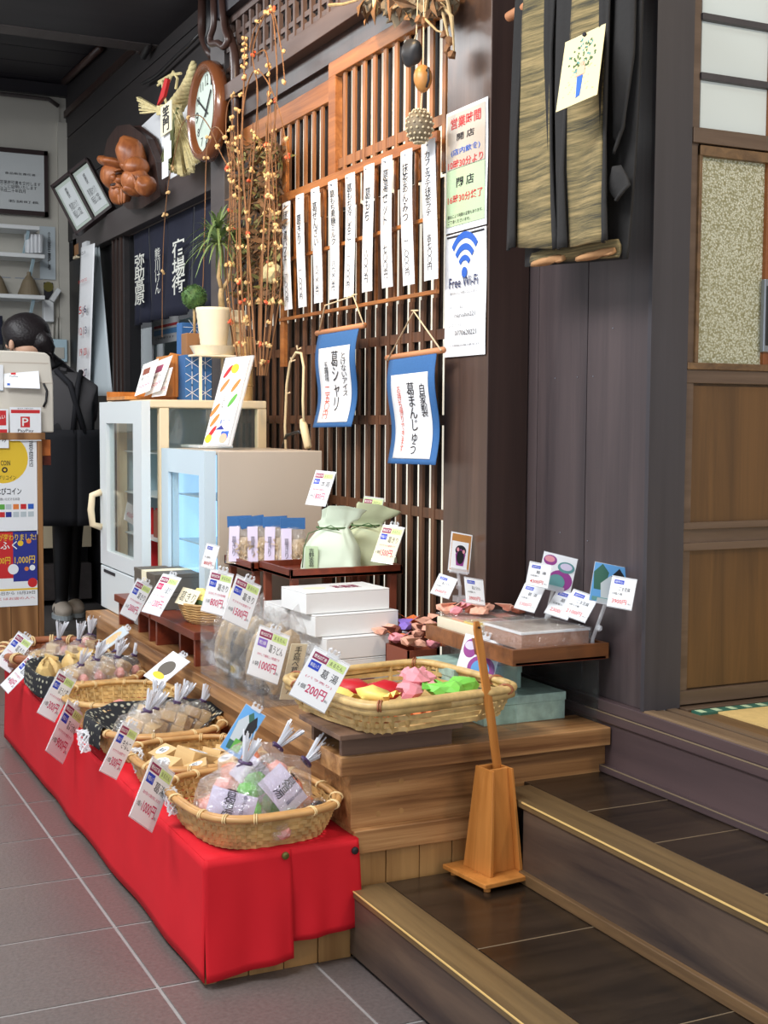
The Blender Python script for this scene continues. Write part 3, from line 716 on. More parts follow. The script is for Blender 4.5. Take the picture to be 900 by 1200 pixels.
price_card('3900 yen card clipped to the rightmost photo stand on the tray', ((718.9, 676.8), (746, 680.9), (738.4, 714.3), (711.4, 709.3)), '3900円', 'ごま豆腐', k=1.25, unit='10個入箱', has_clip=False, y=1.60, **ck)
price_card('white card leaning over the coral wrapped sweets, left of the pillar photo', ((515.7, 674), (535, 680), (526, 701), (504, 694)), '2600円', '葛ようかん', k=1.2, unit='5個入', has_clip=False, y=1.46, **ck)
price_card('3900 yen card standing before the foot of the brown pillar', ((544, 678.3), (567.3, 681), (567.8, 710), (546.2, 704)), '3900円', '葛ようかん', k=1.3, unit='10個入', has_clip=False, y=1.49, **ck)
# ---- photo cards
def photo_card(label, q, k, shapes, bg='paper', stand=None, cl=True, **pl):
    fr, w, h = card_frame(q, k, **pl)
    t = thing('photo_card', label, 'photo card', fr.translation)
    slab(t, 'card', fr, -w/2, -h/2, w/2, h/2, 0, .0008, bg)
    slab(t, 'sleeve', fr, -w/2-.001, -h/2-.001, w/2+.001, h/2+.001, -.0012, -.0002, 'clip')
    for i, (kind, cx, cy, rx, ry, m) in enumerate(shapes):
        X = (cx-.5)*w; Y = (.5-cy)*h; n = .0010+i*.0002
        if kind == 'e': poly = [(X+rx*w*math.cos(a*PI/12), Y+ry*h*math.sin(a*PI/12)) for a in range(24)]
        elif kind == 'r': poly = [(X-rx*w, Y-ry*h), (X+rx*w, Y-ry*h), (X+rx*w, Y+ry*h), (X-rx*w, Y+ry*h)]
        else: poly = [(X-rx*w*.7, Y-ry*h), (X+rx*w*.7, Y-ry*h), (X+rx*w, Y+ry*h*.4), (X, Y+ry*h), (X-rx*w, Y+ry*h*.3)]
        obj('printed_shape', G().prism(poly, n-.0002, n, fr), m, t)
    if cl: clip(t, fr, w, h)
    if stand:
        b = Vector(stand); top = fr @ Vector((0, -h/2, -.004))
        g = G(); g.tube([b+Vector((0, 0, .012)), b+Vector((0, 0, .03)), top], .004, 8); g.box(b+Vector((-.014, -.012, 0)), b+Vector((.014, .012, .014))); g.blob((b+top)/2, (.008, .008, .008), 1, 0, 1)
        g.box((-.022, -h/2-.004, -.006), (.022, -h/2+.008, .004), fr)
        obj('clear_stand', g, 'clip', t)
    return t
bowls = [('e', .22, .2, .2, .15, 'purple'), ('e', .2, .17, .15, .09, 'pink'), ('e', .62, .72, .36, .3, 'purple'), ('e', .72, .32, .25, .16, 'teal'), ('e', .72, .3, .18, .1, 'paper_lilac'), ('e', .52, .78, .25, .22, 'teal')]
photo_card('square photo of purple and teal bowls behind the 4300 yen card', ((638, 645.9), (677.6, 656), (668, 695), (629, 686)), 1.0, bowls, stand=Vector((-2.52, 1.62, .556)), cl=False, y=1.605)
photo_card('photo of a white and a dark packet on pale blue, rightmost stand on the tray', ((698, 659), (738, 666), (730.4, 711), (689.6, 702)), 1.12,
    [('p', .22, .35, .22, .34, 'teal_dark'), ('p', .72, .42, .22, .36, 'black'), ('p', .5, .62, .26, .34, 'paper_grey'), ('r', .5, .93, .45, .05, 'teal')], bg='sky_blue', stand=Vector((-2.335, 1.625, .556)), cl=False, y=1.625)
photo_card('upright photo of a dark jelly cup against the pillar', ((529.3, 624), (554.3, 626.7), (549.3, 673.3), (525, 666.7)), 1.75,
    [('r', .5, .5, .46, .47, 'gourd'), ('r', .46, .58, .4, .36, 'paper'), ('e', .5, .45, .26, .14, 'ink'), ('p', .5, .62, .24, .22, 'purple'), ('e', .5, .62, .18, .18, 'black'), ('e', .36, .43, .06, .05, 'pink'), ('e', .64, .47, .06, .05, 'pink')], stand=U(539, 705, y=1.505), cl=False, y=1.51)
photo_card('photo of purple and blue bowls standing in the woven basket behind the shoehorn', ((547.3, 743.3), (589, 754), (576, 801.7), (531.7, 791.7)), 1.12,
    [('e', .22, .3, .18, .22, 'purple'), ('e', .2, .24, .14, .1, 'paper_lilac'), ('e', .7, .25, .24, .15, 'teal'), ('e', .62, .7, .36, .3, 'purple'), ('e', .6, .72, .24, .22, 'sky_blue')], x=-2.46)
photo_card('slanting photo of a pale stone-like sweet by the round brown tray', ((142, 734), (151, 742), (121, 764), (112, 758)), 2.8,
    [('e', .45, .5, .3, .36, 'candy_beige')], bg='paper_grey', y=.965)
photo_card('slanting photo of a dark sweet above the empty bamboo basket', ((198, 765), (224, 776), (190, 801), (170, 792)), 1.5,
    [('e', .5, .5, .32, .26, 'box_olive'), ('e', .5, .78, .3, .1, 'yellow')], bg='paper', y=.955)
photo_card('photo of white and green packets standing behind the small wooden boxes', ((288, 827), (311, 838), (281, 890), (258, 874)), 2.0,
    [('p', .5, .5, .42, .44, 'teal_dark'), ('p', .35, .45, .26, .3, 'paper_grey'), ('p', .74, .4, .2, .3, 'black'), ('r', .6, .8, .2, .12, 'green')], bg='sky_blue', x=-2.66)
# ------------------------------------------------------------------ baskets
def se(a, rx, ry, n):
    c, s_ = math.cos(a), math.sin(a)
    return (rx*math.copysign(abs(c)**(2/n), c), ry*math.copysign(abs(s_)**(2/n), s_))
def basket(name, label, c, rx, ry, h, rz=0, n=2.6, base=.8, rings=7, stakes=44, rim='bamboo_rim', weave='bamboo', bind='binding', nb=14, rimr=.007, band=.0, group=None, cover=.46, woff=.012, sr=.0024):
    t = thing(name, label, 'basket', c, rz, group); N = stakes*2
    def prof(v): k = base+(1-base)*v**.6; return k, h*v
    g = G()
    for r in range(rings):
        v = (r+.5)/rings; k, z = prof(v); pts = []
        for j in range(N):
            a = 2*PI*j/N; x, y = se(a, rx*k, ry*k, n); off = 1+(woff if (j+r) % 2 else -woff)
            pts.append((x*off, y*off, z))
        hh = h/rings*cover
        for j in range(N):
            p = Vector(pts[j]); q = Vector(pts[(j+1) % N]); kk = len(g.v)
            for P in (p, q):
                o = Vector((P.x, P.y, 0)).normalized()*.0012
                g.v += [P+o+Vector((0, 0, hh)), P+o-Vector((0, 0, hh)), P-o-Vector((0, 0, hh)), P-o+Vector((0, 0, hh))]
            g.f += [(kk+a, kk+(a+1) % 4, kk+4+(a+1) % 4, kk+4+a) for a in range(4)]
    obj('weave', g, weave, t, world=False, kind='stuff')
    g = G()
    for j in range(stakes):
        a = 2*PI*(j+.5)/stakes; pts = []
        for v in (0, .3, .65, 1):
            k, z = prof(v); x, y = se(a, rx*k, ry*k, n); pts.append((x, y, z))
        g.tube(pts, sr, 4)
    obj('stakes', g, weave, t, world=False, kind='stuff')
    pts = [se(2*PI*j/64, rx*base, ry*base, n) for j in range(64)]
    obj('basket_base', G().prism(pts, 0.001, .005), weave, t, world=False)
    g = G()
    for e, rr in ((1.03, rimr), (.985, rimr*.8)):
        g.tube([(*se(2*PI*j/64, rx*e, ry*e, n), h+(0 if e > 1 else .002)) for j in range(64)], rr, 8, closed=True)
    obj('rim', g, rim, t, world=False, smooth=True)
    if band:
        g = G(); g.grid(lambda u, v: (*se(2*PI*u, rx*(1.035+.006*v), ry*(1.035+.006*v), n), h-band*v), 64, 2, .002); obj('rim_band', g, rim, t, world=False, smooth=True)
    bm = None
    for j in range(nb):
        a = 2*PI*(j+.4)/nb; x, y = se(a, rx*1.01, ry*1.01, n); ang = math.atan2(y*rx/ry, x)
        if bm is None:
            g = G(); g.tube([(math.cos(q)*rimr*1.9, .0, math.sin(q)*rimr*1.25) for q in [2*PI*i/10 for i in range(10)]], rimr*.22, 5, closed=True)
            g.tube([(math.cos(q)*rimr*1.9, rimr*.6, math.sin(q)*rimr*1.25) for q in [2*PI*i/10 for i in range(10)]], rimr*.22, 5, closed=True)
            o = obj('binding', g, bind, t, world=False, smooth=True); bm = o.data
        else: o = link(bpy.data.objects.new('binding', bm), t)
        o.matrix_basis = Matrix.Translation((x, y, h)) @ Matrix.Rotation(ang, 4, 'Z')
    return t
TZ = .2445
basket('sweets_basket', 'large rounded bamboo basket of bagged sweets at the near end of the red cloth', (-2.445, .886, TZ), .175, .146, .066, .05, 3.2, rings=8, stakes=40)
basket('small_basket', 'shallow bamboo basket of small pale wooden boxes on the red cloth', (-2.80, .885, TZ), .135, .138, .062, 0, 3.0, rings=7, stakes=40)
basket('lined_basket', 'bamboo basket lined with black dotted cloth, nearer of the two lined ones', (-3.115, .886, TZ), .16, .15, .068, 0, 2.6)
basket('empty_basket', 'pale bamboo basket standing nearly empty behind the dotted cloth', (-3.46, .886, TZ), .15, .148, .07, 0, 2.4, weave='bamboo_light', rim='bamboo')
basket('lined_basket', 'bamboo basket lined with dotted cloth, farther of the two lined ones', (-3.86, .884, TZ), .19, .150, .062, 0, 2.6)
basket('round_tray', 'big round brown bamboo tray with pale bindings at the far end of the red cloth', (-4.27, .872, TZ), .20, .158, .06, 0, 2.1, rim='bamboo_brown', weave='bamboo_brown', rimr=.013, nb=16, band=.03)
# dotted liners
def liner(label, c, rx, ry, h, a0, a1, seed):
    def f(u, v):
        a = a0+(a1-a0)*u; w = .008*noise.noise(Vector((u*9, v*3, seed)))
        if v < .45: k = .62+.45*(v/.45); z = h*(.35+.75*(v/.45))
        else: q = (v-.45)/.55; k = 1.09+.05*math.sin(q*PI*.6); z = h*1.12*(1-q*(.75+.3*noise.noise(Vector((u*5, 0, seed)))))
        x, y = se(a, rx*k, ry*k, 2.6); return (c[0]+x*(1+w*2), c[1]+y*(1+w*2), c[2]+max(.003, z+.012+w))
    t = obj('basket_cloth', G().grid(f, 60, 16, .002), 'dot_cloth', smooth=True); tag(t, label, 'cloth')
liner('black cloth with pale dots draped over the rim of the nearer lined basket', (-3.115, .886, TZ), .16, .15, .068, PI*.45, PI*1.62, 1)
liner('black cloth with pale dots draped over the rim of the farther lined basket', (-3.86, .884, TZ), .19, .150, .062, PI*.5, PI*1.75, 5)
# ------------------------------------------------------------------ bagged sweets
def bag_proto(w, d, h, content, mats, label_mat=None, seed=1, tuft_l=.035, label='proto', loc=(0, 0, 0), ltxt=None):
    t = thing('sweets_bag', label, 'bag of sweets', loc)
    rnd = random.Random(seed)
    def f(u, v):
        a = 2*PI*u
        k = 1.0 if v < .55 else 1-.86*((v-.55)/.45)**1.3
        k *= .72+.28*min(1, v*5)
        wr = 1+.13*noise.noise(Vector((math.cos(a)*2.4, math.sin(a)*2.4, v*5+seed)))+.05*math.sin(a*9+seed)*max(0, v-.45)*2
        x, y = se(a, w/2*k*wr, d/2*k*wr, 2.8)
        return (x, y, h*v)
    obj('clear_pouch', G().grid(f, 40, 14), 'wrap', t, world=False)
    for i, (x, y, z, sx, sy, sz) in enumerate(content):
        m = Matrix.Translation((x, y, z)) @ Matrix.Rotation(rnd.uniform(-.3, .3), 4, 'Z') @ Matrix.Rotation(rnd.uniform(-.2, .2), 4, 'X')
        if mats[i % len(mats)].startswith('candy_o') or mats[i % len(mats)].startswith('candy_g') or mats[i % len(mats)].startswith('candy_p'):
            g = G().blob((x, y, z), (sx/2, sy/2, sz/2), seed+i, .12, 2)
        else: g = G().box((-sx/2, -sy/2, -sz/2), (sx/2, sy/2, sz/2), m)
        obj('sweet', g, mats[i % len(mats)], t, world=False, bevel=.002 if len(g.v) < 9 else 0)
    if label_mat:
        g = G().grid(lambda u, v: ((u-.5)*w*.62, -d/2*.93+.006*(2*u-1)**2, h*(.14+.46*v)), 6, 2, .0008); lb_ = obj('paper_label', g, label_mat, t, world=False)
        g = G()
        for r in range(0 if ltxt else 3):
            for q in range(4): 
                if rnd.random() < .8: g.box(((q-1.5)*w*.11-.002, -d/2*.93-.0015, h*(.24+r*.1)), ((q-1.5)*w*.11+.002+rnd.random()*.003, -d/2*.93-.0009, h*(.24+r*.1)+.0035))
        if g.v: obj('label_print', g, 'ink', lb_, world=False, kind='stuff')
    g = G(); g.tube([(math.cos(q)*w*.085, math.sin(q)*d*.1, h*.99) for q in [2*PI*i/10 for i in range(10)]], .0028, 5, closed=True)
    g.tube([(0, -d*.1, h*.99), (-.010, -d*.1-.01, h*.93)], .0016, 4)
    obj('tie', g, 'tie_purple', t, world=False)
    g = G()
    for i in range(24):
        a = 2*PI*i/22+rnd.uniform(-.2, .2); s_ = rnd.uniform(.3, .6); L = tuft_l*rnd.uniform(.7, 1.1)
        p0 = Vector((math.cos(a)*.003, math.sin(a)*.003, h)); p1 = p0+Vector((math.cos(a)*s_*L*.6, math.sin(a)*s_*L*.5, L))
        g.bar(p0, p1, rnd.uniform(.002, .0045), .0004, (math.cos(a+1), math.sin(a+1), 0))
    obj('tuft', g, 'tuft', t, world=False, kind='stuff')
    return t
def pose(p, axis, spin=0, s=1, roll=0):
    z = Vector(axis).normalized(); fy = Vector((-1, .35, 0)); fy = Matrix.Rotation(spin, 3, 'Z') @ fy
    y = (fy-z*fy.dot(z)).normalized(); x = y.cross(z)
    # local -y faces the aisle and the camera
    m = Matrix(((x.x, y.x, z.x, p[0]), (x.y, y.y, z.y, p[1]), (x.z, y.z, z.z, p[2]), (0, 0, 0, 1)))
    return m @ Matrix.Scale(s, 4)
blocks = [(-.018, 0, .018, .026, .03, .028), (.016, .002, .018, .026, .03, .03), (-.012, 0, .045, .03, .026, .022), (.02, 0, .046, .022, .028, .024)]
pA = bag_proto(.082, .058, .078, blocks, ['candy_beige'], seed=3)
pB = bag_proto(.080, .056, .080, blocks, ['candy_pink', 'candy_beige', 'candy_beige', 'candy_pink'], seed=5)
# nearer lined basket: a row of bags
lab = 'clear tied bag of beige blocks, %s from the left in the nearer dotted cloth basket'
row = [(-3.03, .795, .268, (.1, .35, .8), 0, 1.35), (-3.08, .83, .272, (.05, .45, .9), .1, 1.2), (-3.14, .86, .278, (.1, .3, 1), -.2, 1.2), (-3.08, .895, .275, (-.1, .4, 1), .3, 1.2), (-3.15, .925, .278, (.0, .5, 1), 0, 1.15), (-3.11, .965, .278, (0, .5, 1), .4, 1.1)]
nm = ['first', 'second', 'third', 'fourth', 'fifth', 'sixth', 'seventh']
for i, (x, y, z, ax, sp, s) in enumerate(row):
    o = pA if i == 0 else copy_tree(pA); o.matrix_basis = pose((x, y, z), ax, sp, s); o['label'] = lab % nm[i]; o['group'] = 'bags in the nearer lined basket'
row = [(-3.72, .80, .270, (.3, .35, 1), .3, 1.25), (-3.74, .845, .272, (.2, .4, 1), 0, 1.3), (-3.80, .875, .275, (.2, .3, 1), -.2, 1.2), (-3.74, .91, .275, (.1, .4, 1), .3, 1.25), (-3.84, .935, .275, (.0, .4, 1), 0, 1.2), (-3.79, .97, .275, (0, .5, 1), .4, 1.15)]
lab = 'clear tied bag of pinkish sweets, %s from the left in the farther dotted cloth basket'
for i, (x, y, z, ax, sp, s) in enumerate(row):
    o = pB if i == 0 else copy_tree(pB); o.matrix_basis = pose((x, y, z), ax, sp, s); o['label'] = lab % nm[i]; o['group'] = 'bags in the farther lined basket'
pC = bag_proto(.085, .06, .075, blocks, ['candy_beige', 'candy_pink'], seed=9, tuft_l=.05)
for i, (x, y) in enumerate(((-4.24, .87), (-4.20, .925), (-4.30, .985))):
    o = pC if i == 0 else copy_tree(pC); o.matrix_basis = pose((x, y, .262), (.1, .15, 1), i, 1.15); o['label'] = 'tied bag with a silvery tuft, %s from the left in the round brown tray' % nm[i]; o['group'] = 'bags in the round tray'
for i in range(9):
    x = -4.18-.085*(i % 3)+random.uniform(-.01, .01); y = .78+.07*(i//3)+random.uniform(-.01, .01)
    t = thing('candy_packet', 'small pale wrapped packet, %s %s in the heap inside the round brown tray' % (['near', 'middle', 'far'][i % 3], ['left', 'centre', 'right'][i//3]), 'packet', (x, y, .262), 0, 'packets in the round tray')
    obj('packet', G().blob((0, 0, .012), (.036, .026, .018), i, .35, 2), 'candy_beige' if i % 3 else 'paper', t, world=False); obj('clear_film', G().blob((0, 0, .014), (.042, .032, .021), i+4, .3, 2), 'wrap', t, world=False)
# beige packs at the back left of the farther basket
for i, (x, y, r) in enumerate(((-3.89, .79, .3), (-3.92, .85, .1), (-3.97, .91, .5), (-3.85, .762, -.4))):
    t = thing('biscuit_pack', 'beige wrapped square pack, %s from the left at the back of the farther lined basket' % nm[i], 'packet', (x, y, .275), r, 'beige packs in the farther basket')
    obj('pack', G().blob((0, 0, .034), (.042, .028, .042), i, .08, 2, fr=1), 'candy_tan', t, world=False)
    obj('pack_seam', G().box((-.036, -.003, .07), (.036, .003, .08)), 'candy_tan', t, world=False)
# front basket: large bags with lilac labels
mix = [(-.03, 0, .02, .04, .034, .036), (.01, -.004, .022, .038, .03, .04), (.034, 0, .026, .03, .03, .05), (-.02, .0, .06, .036, .03, .03), (.016, 0, .062, .036, .028, .03)]
big = [('candy_pink', 'candy_beige', 'candy_green', 'candy_pink', 'candy_green'), ('candy_orange', 'candy_pink', 'candy_green', 'candy_orange', 'candy_orange'), ('candy_green', 'candy_green', 'candy_orange', 'candy_pink', 'candy_orange')]
spec = [((-2.37, .81, .268), (.03, .30, 1), -.15, 1.25, 'large tied bag with lilac label and green sweet, left in the front basket'),
        ((-2.47, .865, .30), (-.05, .72, .68), -.1, 1.22, 'large tied bag with lilac label and orange sweet, back middle of the front basket'),
        ((-2.38, .88, .298), (-.12, .85, .60), .05, 1.25, 'large tied bag with lilac label and green and orange sweets, right in the front basket')]
for i, (p, ax, sp, s, lb) in enumerate(spec):
    o = bag_proto(.115, .07, .105, mix, big[i], 'paper_lilac', seed=20+i, tuft_l=.045, label=lb, ltxt=1); o.matrix_basis = pose(p, ax, sp, s)
    lb_ = [c for c in o.children if c.name.startswith('paper_label')][0]
    text(lb_, '葛湯', WM(o) @ Matrix(((1, 0, 0, -.004), (0, 0, -1, -.0330), (0, 1, 0, .045), (0, 0, 0, 1))), 0, 0, .018, .044, 'ink', n=.002, vertical=True)
    text(lb_, '色々な味', WM(o) @ Matrix(((1, 0, 0, .018), (0, 0, -1, -.0330), (0, 1, 0, .045), (0, 0, 0, 1))), 0, 0, .006, .035, 'ink_navy', n=.002, vertical=True)
rest = [(-2.53, 1.0, 'candy_beige'), (-2.50, .82, 'candy_orange'), (-2.33, .86, 'candy_orange'), (-2.34, .93, 'candy_green'), (-2.52, .93, 'candy_green'), (-2.43, .99, 'candy_orange'), (-2.38, 1.005, 'black'), (-2.30, .89, 'candy_pink'), (-2.60-.0, .90, 'candy_pink'), (-2.41, .84, 'candy_beige')]
cn = {'candy_beige': 'beige', 'candy_orange': 'orange', 'candy_green': 'green', 'candy_pink': 'pink', 'black': 'dark'}
whr = ['at the right back corner', 'at the left back', 'in front between the bags', 'in front right of the middle', 'deep in the back middle', 'under the right bag', 'by the right rim', 'at the front middle rim', 'near the back rim', 'just behind the left bag']
for i, (x, y, m) in enumerate(rest):
    x = max(x, -2.58)
    t = thing('wrapped_sweet', 'single %s sweet in clear film %s of the front basket' % (cn[m], whr[i]), 'sweet', (x, y, .262), i, 'loose sweets in the front basket')
    obj('sweet', G().blob((0, 0, .014), (.026, .02, .02), i, .2, 2), m, t, world=False); obj('clear_film', G().blob((0, 0, .016), (.032, .026, .022), i+3, .35, 2), 'wrap', t, world=False)
    if i in (2, 4): obj('paper_slip', G().box((-.03, -.02, .03), (.01, .008, .031), Matrix.Rotation(.5, 4, 'X')), 'paper_lilac', t, world=False)
# small wooden boxes
for i, (x, y, r, s) in enumerate(((-2.74, .80, .5, 1.2), (-2.77, .865, .2, 1.35), (-2.69, .865, -.3, 1.1), (-2.80, .93, .4, 1.0), (-2.73, .945, .1, 1.05), (-2.83, .97, .6, .9), (-2.86, .84, .2, 1))):
    t = thing('small_box', 'small pale wooden box with stamped lid, %s from the left in the shallow basket' % nm[i], 'box', (x, y, .266), r, 'small boxes in the shallow basket')
    m = Matrix.Rotation(.35*(-1)**i, 4, 'X'); h = .034*s
    obj('box_body', G().box((-.03*s, -.024*s, .008), (.03*s, .024*s, .008+h), m), 'pale_box', t, world=False, bevel=.001)
    obj('paper_seal', G().lathe([(.016*s, 0), (.016*s, .0006)], 16, m=m @ Matrix.Translation((0, 0, .0082+h))), 'paper', t, world=False)
    fr = Matrix.Translation((x, y, .266)) @ Matrix.Rotation(r, 4, 'Z') @ m @ Matrix.Translation((0, 0, .009+h))
    text(t, '葛湯', fr, 0, 0, .02*s, .012*s, 'ink', n=.0004)
for i, (px, py) in enumerate(((122, 828), (140, 822))):
    p = U(px, py, z=.275); t = thing('pink_sweet', 'small coral wrapped sweet, %s of two in the nearly empty basket' % ('left' if i == 0 else 'right'), 'sweet', (p.x, p.y, .252), i, 'sweets in the empty basket')
    obj('wrapper', G().blob((0, 0, .013), (.022, .016, .016), i+2, .5, 1), 'candy_pink', t, world=False)
for i, (px, py) in enumerate(((203, 938), (163, 890), (100, 868))):
    x, y, z0 = U(px, py, z=.296)
    g = G()
    for k in range(5): g.tube([(x+.02*math.cos(q+k)*(.6+.15*k), y-.004+.012*math.sin(q*2), z0+.022*math.sin(q+k*.5)) for q in [2*PI*j/10 for j in range(10)]], .0022, 5, closed=True)
    t = obj('clear_clamp', g, 'clip', kind=None); tag(t, 'clear plastic clamp gripping the left rim of the %s' % ['front sweets basket', 'shallow box basket', 'nearer lined basket'][i], 'clamp')
# ------------------------------------------------------------------ woven basket of coloured sweets on the bench
t = thing('small_stand', 'low grey-brown stand under the woven basket at the bench corner', 'stand', (-2.37, 1.13, BZ))
obj('stand_top', G().box((-2.47, 1.0, .442), (-2.262, 1.268, .452)), 'grey_stand', t, bevel=.001)
obj('stand_side', G().box((-2.31, 1.02, BZ), (-2.298, 1.262, .442)), 'grey_stand', t)
obj('stand_side', G().box((-2.45, 1.02, BZ), (-2.438, 1.262, .442)), 'grey_stand', t)
basket('woven_basket', 'rectangular wicker basket of brightly wrapped sweets on the bench corner', (-2.405, 1.195, .453), .175, .185, .060, .14, 6.5, base=.86, rings=5, stakes=26, rim='bamboo_light', weave='bamboo_light', bind='bamboo_brown', nb=6, rimr=.0082, band=.018, cover=.36, woff=.018, sr=.0048)
sw = [(-2.36, 1.045, 'wrap_yellow', 'yellow twisted sweet at the left end'), (-2.34, 1.105, 'wrap_yellow', 'yellow pleated sweet beside the red one'), (-2.39, 1.155, 'wrap_red', 'dark red cloth-wrapped sweet'), (-2.36, 1.20, 'wrap_pink', 'pink paper-wrapped sweet at the front middle'), (-2.41, 1.235, 'wrap_pink', 'pink paper-wrapped sweet set highest'), (-2.45, 1.275, 'wrap_pink', 'pink paper-wrapped sweet at the back'), (-2.34, 1.27, 'wrap_green', 'bright green wrapped sweet left of the other green one'), (-2.36, 1.315, 'wrap_green', 'bright green wrapped sweet at the right end'), (-2.31, 1.12, 'wrap_orange', 'orange sweet showing through the front weave on the left'), (-2.30, 1.19, 'wrap_orange', 'orange sweet showing through the front weave'), (-2.43, 1.10, 'wrap_red', 'dark red wrapped sweet at the back left')]
for i, (x, y, m, lb) in enumerate(sw):
    low = m == 'wrap_orange'; zz = .460 if low else .488+(.014 if i == 4 else 0)
    t = thing('wrapped_sweet', lb+' of the woven basket', 'sweet', (x, y, zz), i*.7)
    big_ = .036 if m != 'wrap_red' else .044
    obj('wrapper', G().blob((0, 0, .016), (big_, .026 if m != 'wrap_red' else .034, .02 if not low else .012), i, .32 if m != 'wrap_red' else .12, 2, fr=2.6), m, t, world=False, smooth=m in ('wrap_red', 'wrap_yellow'))
    g = G(); g.grid(lambda u, v: ((.02+.028*v), (u-.5)*.04*(.3+v)*1.2, .018+.006*math.sin(u*12)*v+.008*v), 8, 3, .0008); obj('twist_end', g, m, t, world=False)
# ------------------------------------------------------------------ wooden tray on glass feet
t = thing('glass_riser', 'clear glass riser carrying the wooden tray', 'riser', (-2.5, 1.53, BZ))
for y in (1.432, 1.638): obj('glass_side', G().box((-2.66, y, BZ+.0005), (-2.335, y+.005, .5405)), 'glass', t)
obj('glass_top', G().box((-2.665, 1.43, .541), (-2.33, 1.642, .545)), 'glass', t)
t = thing('display_tray', 'brown wooden tray with low sides on the glass riser', 'tray', (-2.5, 1.53, .546))
obj('tray_bottom', G().box((-2.70, 1.418, .546), (-2.31, 1.642, .552)), 'red_riser', t)
for nm_, a, b in (('tray_side', (-2.322, 1.41, .546), (-2.31, 1.65, .58)), ('tray_side', (-2.70, 1.41, .546), (-2.688, 1.65, .58)), ('tray_side', (-2.688, 1.41, .546), (-2.322, 1.42, .58)), ('tray_side', (-2.688, 1.64, .546), (-2.322, 1.65, .58))):
    obj(nm_, G().box(a, b), 'tray_wood', t, bevel=.001)
t = thing('wrapped_box', 'flat brown gift box in clear shrink wrap at the front of the wooden tray', 'box', (-2.42, 1.54, .573), .0)
obj('box_base', G().box((-2.50, 1.452, .572), (-2.345, 1.622, .604)), 'copper_card', t, bevel=.001)
obj('box_lid', G().box((-2.502, 1.450, .604), (-2.343, 1.624, .6085)), 'paper', t)
obj('printed_lid', G().box((-2.495, 1.457, .6085), (-2.35, 1.617, .6090)), 'fridge_beige', t)
obj('shrink_wrap', G().box((-2.504, 1.448, .5715), (-2.341, 1.626, .6105)), 'wrap', t)
obj('support_strip', G().box((-2.5, 1.47, .552), (-2.36, 1.6, .572)), 'black', t)
t = thing('candy_tray_box', 'pale cream box of flat wrapped sweets left of the shrink wrapped box', 'box', (-2.58, 1.50, .573))
obj('box_base', G().box((-2.68, 1.43, .556), (-2.506, 1.60, .600)), 'pot_cream', t, bevel=.001)
for k, (x, y, m) in enumerate(((-2.545, 1.46, 'wrap_yellow'), (-2.545, 1.51, 'wrap_coral'), (-2.545, 1.56, 'leaf'), (-2.60, 1.46, 'wrap_coral'), (-2.60, 1.51, 'leaf'), (-2.60, 1.56, 'wrap_orange'), (-2.65, 1.48, 'wrap_coral'), (-2.65, 1.54, 'wrap_coral'))):
    obj('flat_sweet', G().box((x-.024, y-.022, .600), (x+.024, y+.022, .606)), m, t, bevel=.002)
for k in range(11):
    x = -2.675+.03*(k % 4)+.01*(k//4); y = 1.44+.045*(k//2 % 4)+.01*(k % 2); mm = ['wrap_coral', 'wrap_coral', 'box_redbrown', 'wrap_coral', 'wrap_pink'][k % 5]
    q = thing('folded_sweet', 'folded %s sweet heaped behind the cream box, %s of the heap' % ({'wrap_coral': 'coral', 'box_redbrown': 'maroon', 'wrap_pink': 'pink'}[mm], ['first', 'second', 'third', 'fourth', 'fifth', 'sixth', 'seventh', 'eighth', 'ninth', 'tenth', 'eleventh'][k]), 'sweet', (x, y, .612), k*.9, 'folded sweets on the cream box')
    obj('wrapper', G().blob((0, 0, .008), (.020, .015, .010), k+60, .3, 1), mm, q, world=False)
    obj('folded_end', G().grid(lambda u, v: (.012+.02*v, (u-.5)*.03*(.4+v), .010+.012*v), 4, 2, .0008), mm, q, world=False)
obj('clear_lid', G().box((-2.682, 1.428, .6065), (-2.504, 1.602, .609)), 'wrap', t)
for i, (a, b, lb) in enumerate((((-2.60, 1.395, BZ), (-2.40, 1.60, .462), 'flat green marbled box on the bench under the wooden tray'), ((-2.645, 1.36, .4625), (-2.47, 1.53, .515), 'smaller green marbled box stacked on the flat one under the tray'))):
    t = thing('marbled_box', lb, 'box', a); obj('box_base', G().box(a, (b[0], b[1], b[2]-.018)), 'marble_green', t, bevel=.001); obj('box_lid', G().box((a[0]-.0015, a[1]-.0015, b[2]-.018), (b[0]+.0015, b[1]+.0015, b[2])), 'marble_green', t, bevel=.001)
# green-grey platform and red-brown boxes of coral sweets
t = obj('grey_platform', G().box((-2.99, 1.36, BZ), (-2.66, 1.545, .462)), 'plat_grey', bevel=.002); tag(t, 'grey-green block between the white boxes and the wooden tray', 'platform')
for i, (x0, x1, y0, y1, lb) in enumerate(((-2.84, -2.72, 1.375, 1.455, 'red-brown box of coral wrapped sweets right of the white boxes'), (-2.98, -2.86, 1.40, 1.50, 'red-brown box of pink wrapped sweets behind the nearer one'))):
    z0 = .4625; z1 = .515+.012*i
    t = thing('candy_box', lb, 'box', (x0, y0, z0))
    obj('box_floor', G().box((x0, y0, z0), (x1, y1, z0+.004)), 'box_redbrown', t)
    for a, b in (((x1-.004, y0, z0), (x1, y1, z1)), ((x0, y0, z0), (x0+.004, y1, z1)), ((x0, y0, z0), (x1, y0+.004, z1)), ((x0, y1-.004, z0), (x1, y1, z1))): obj('box_side', G().box(a, b), 'box_redbrown', t)
cnt = 0
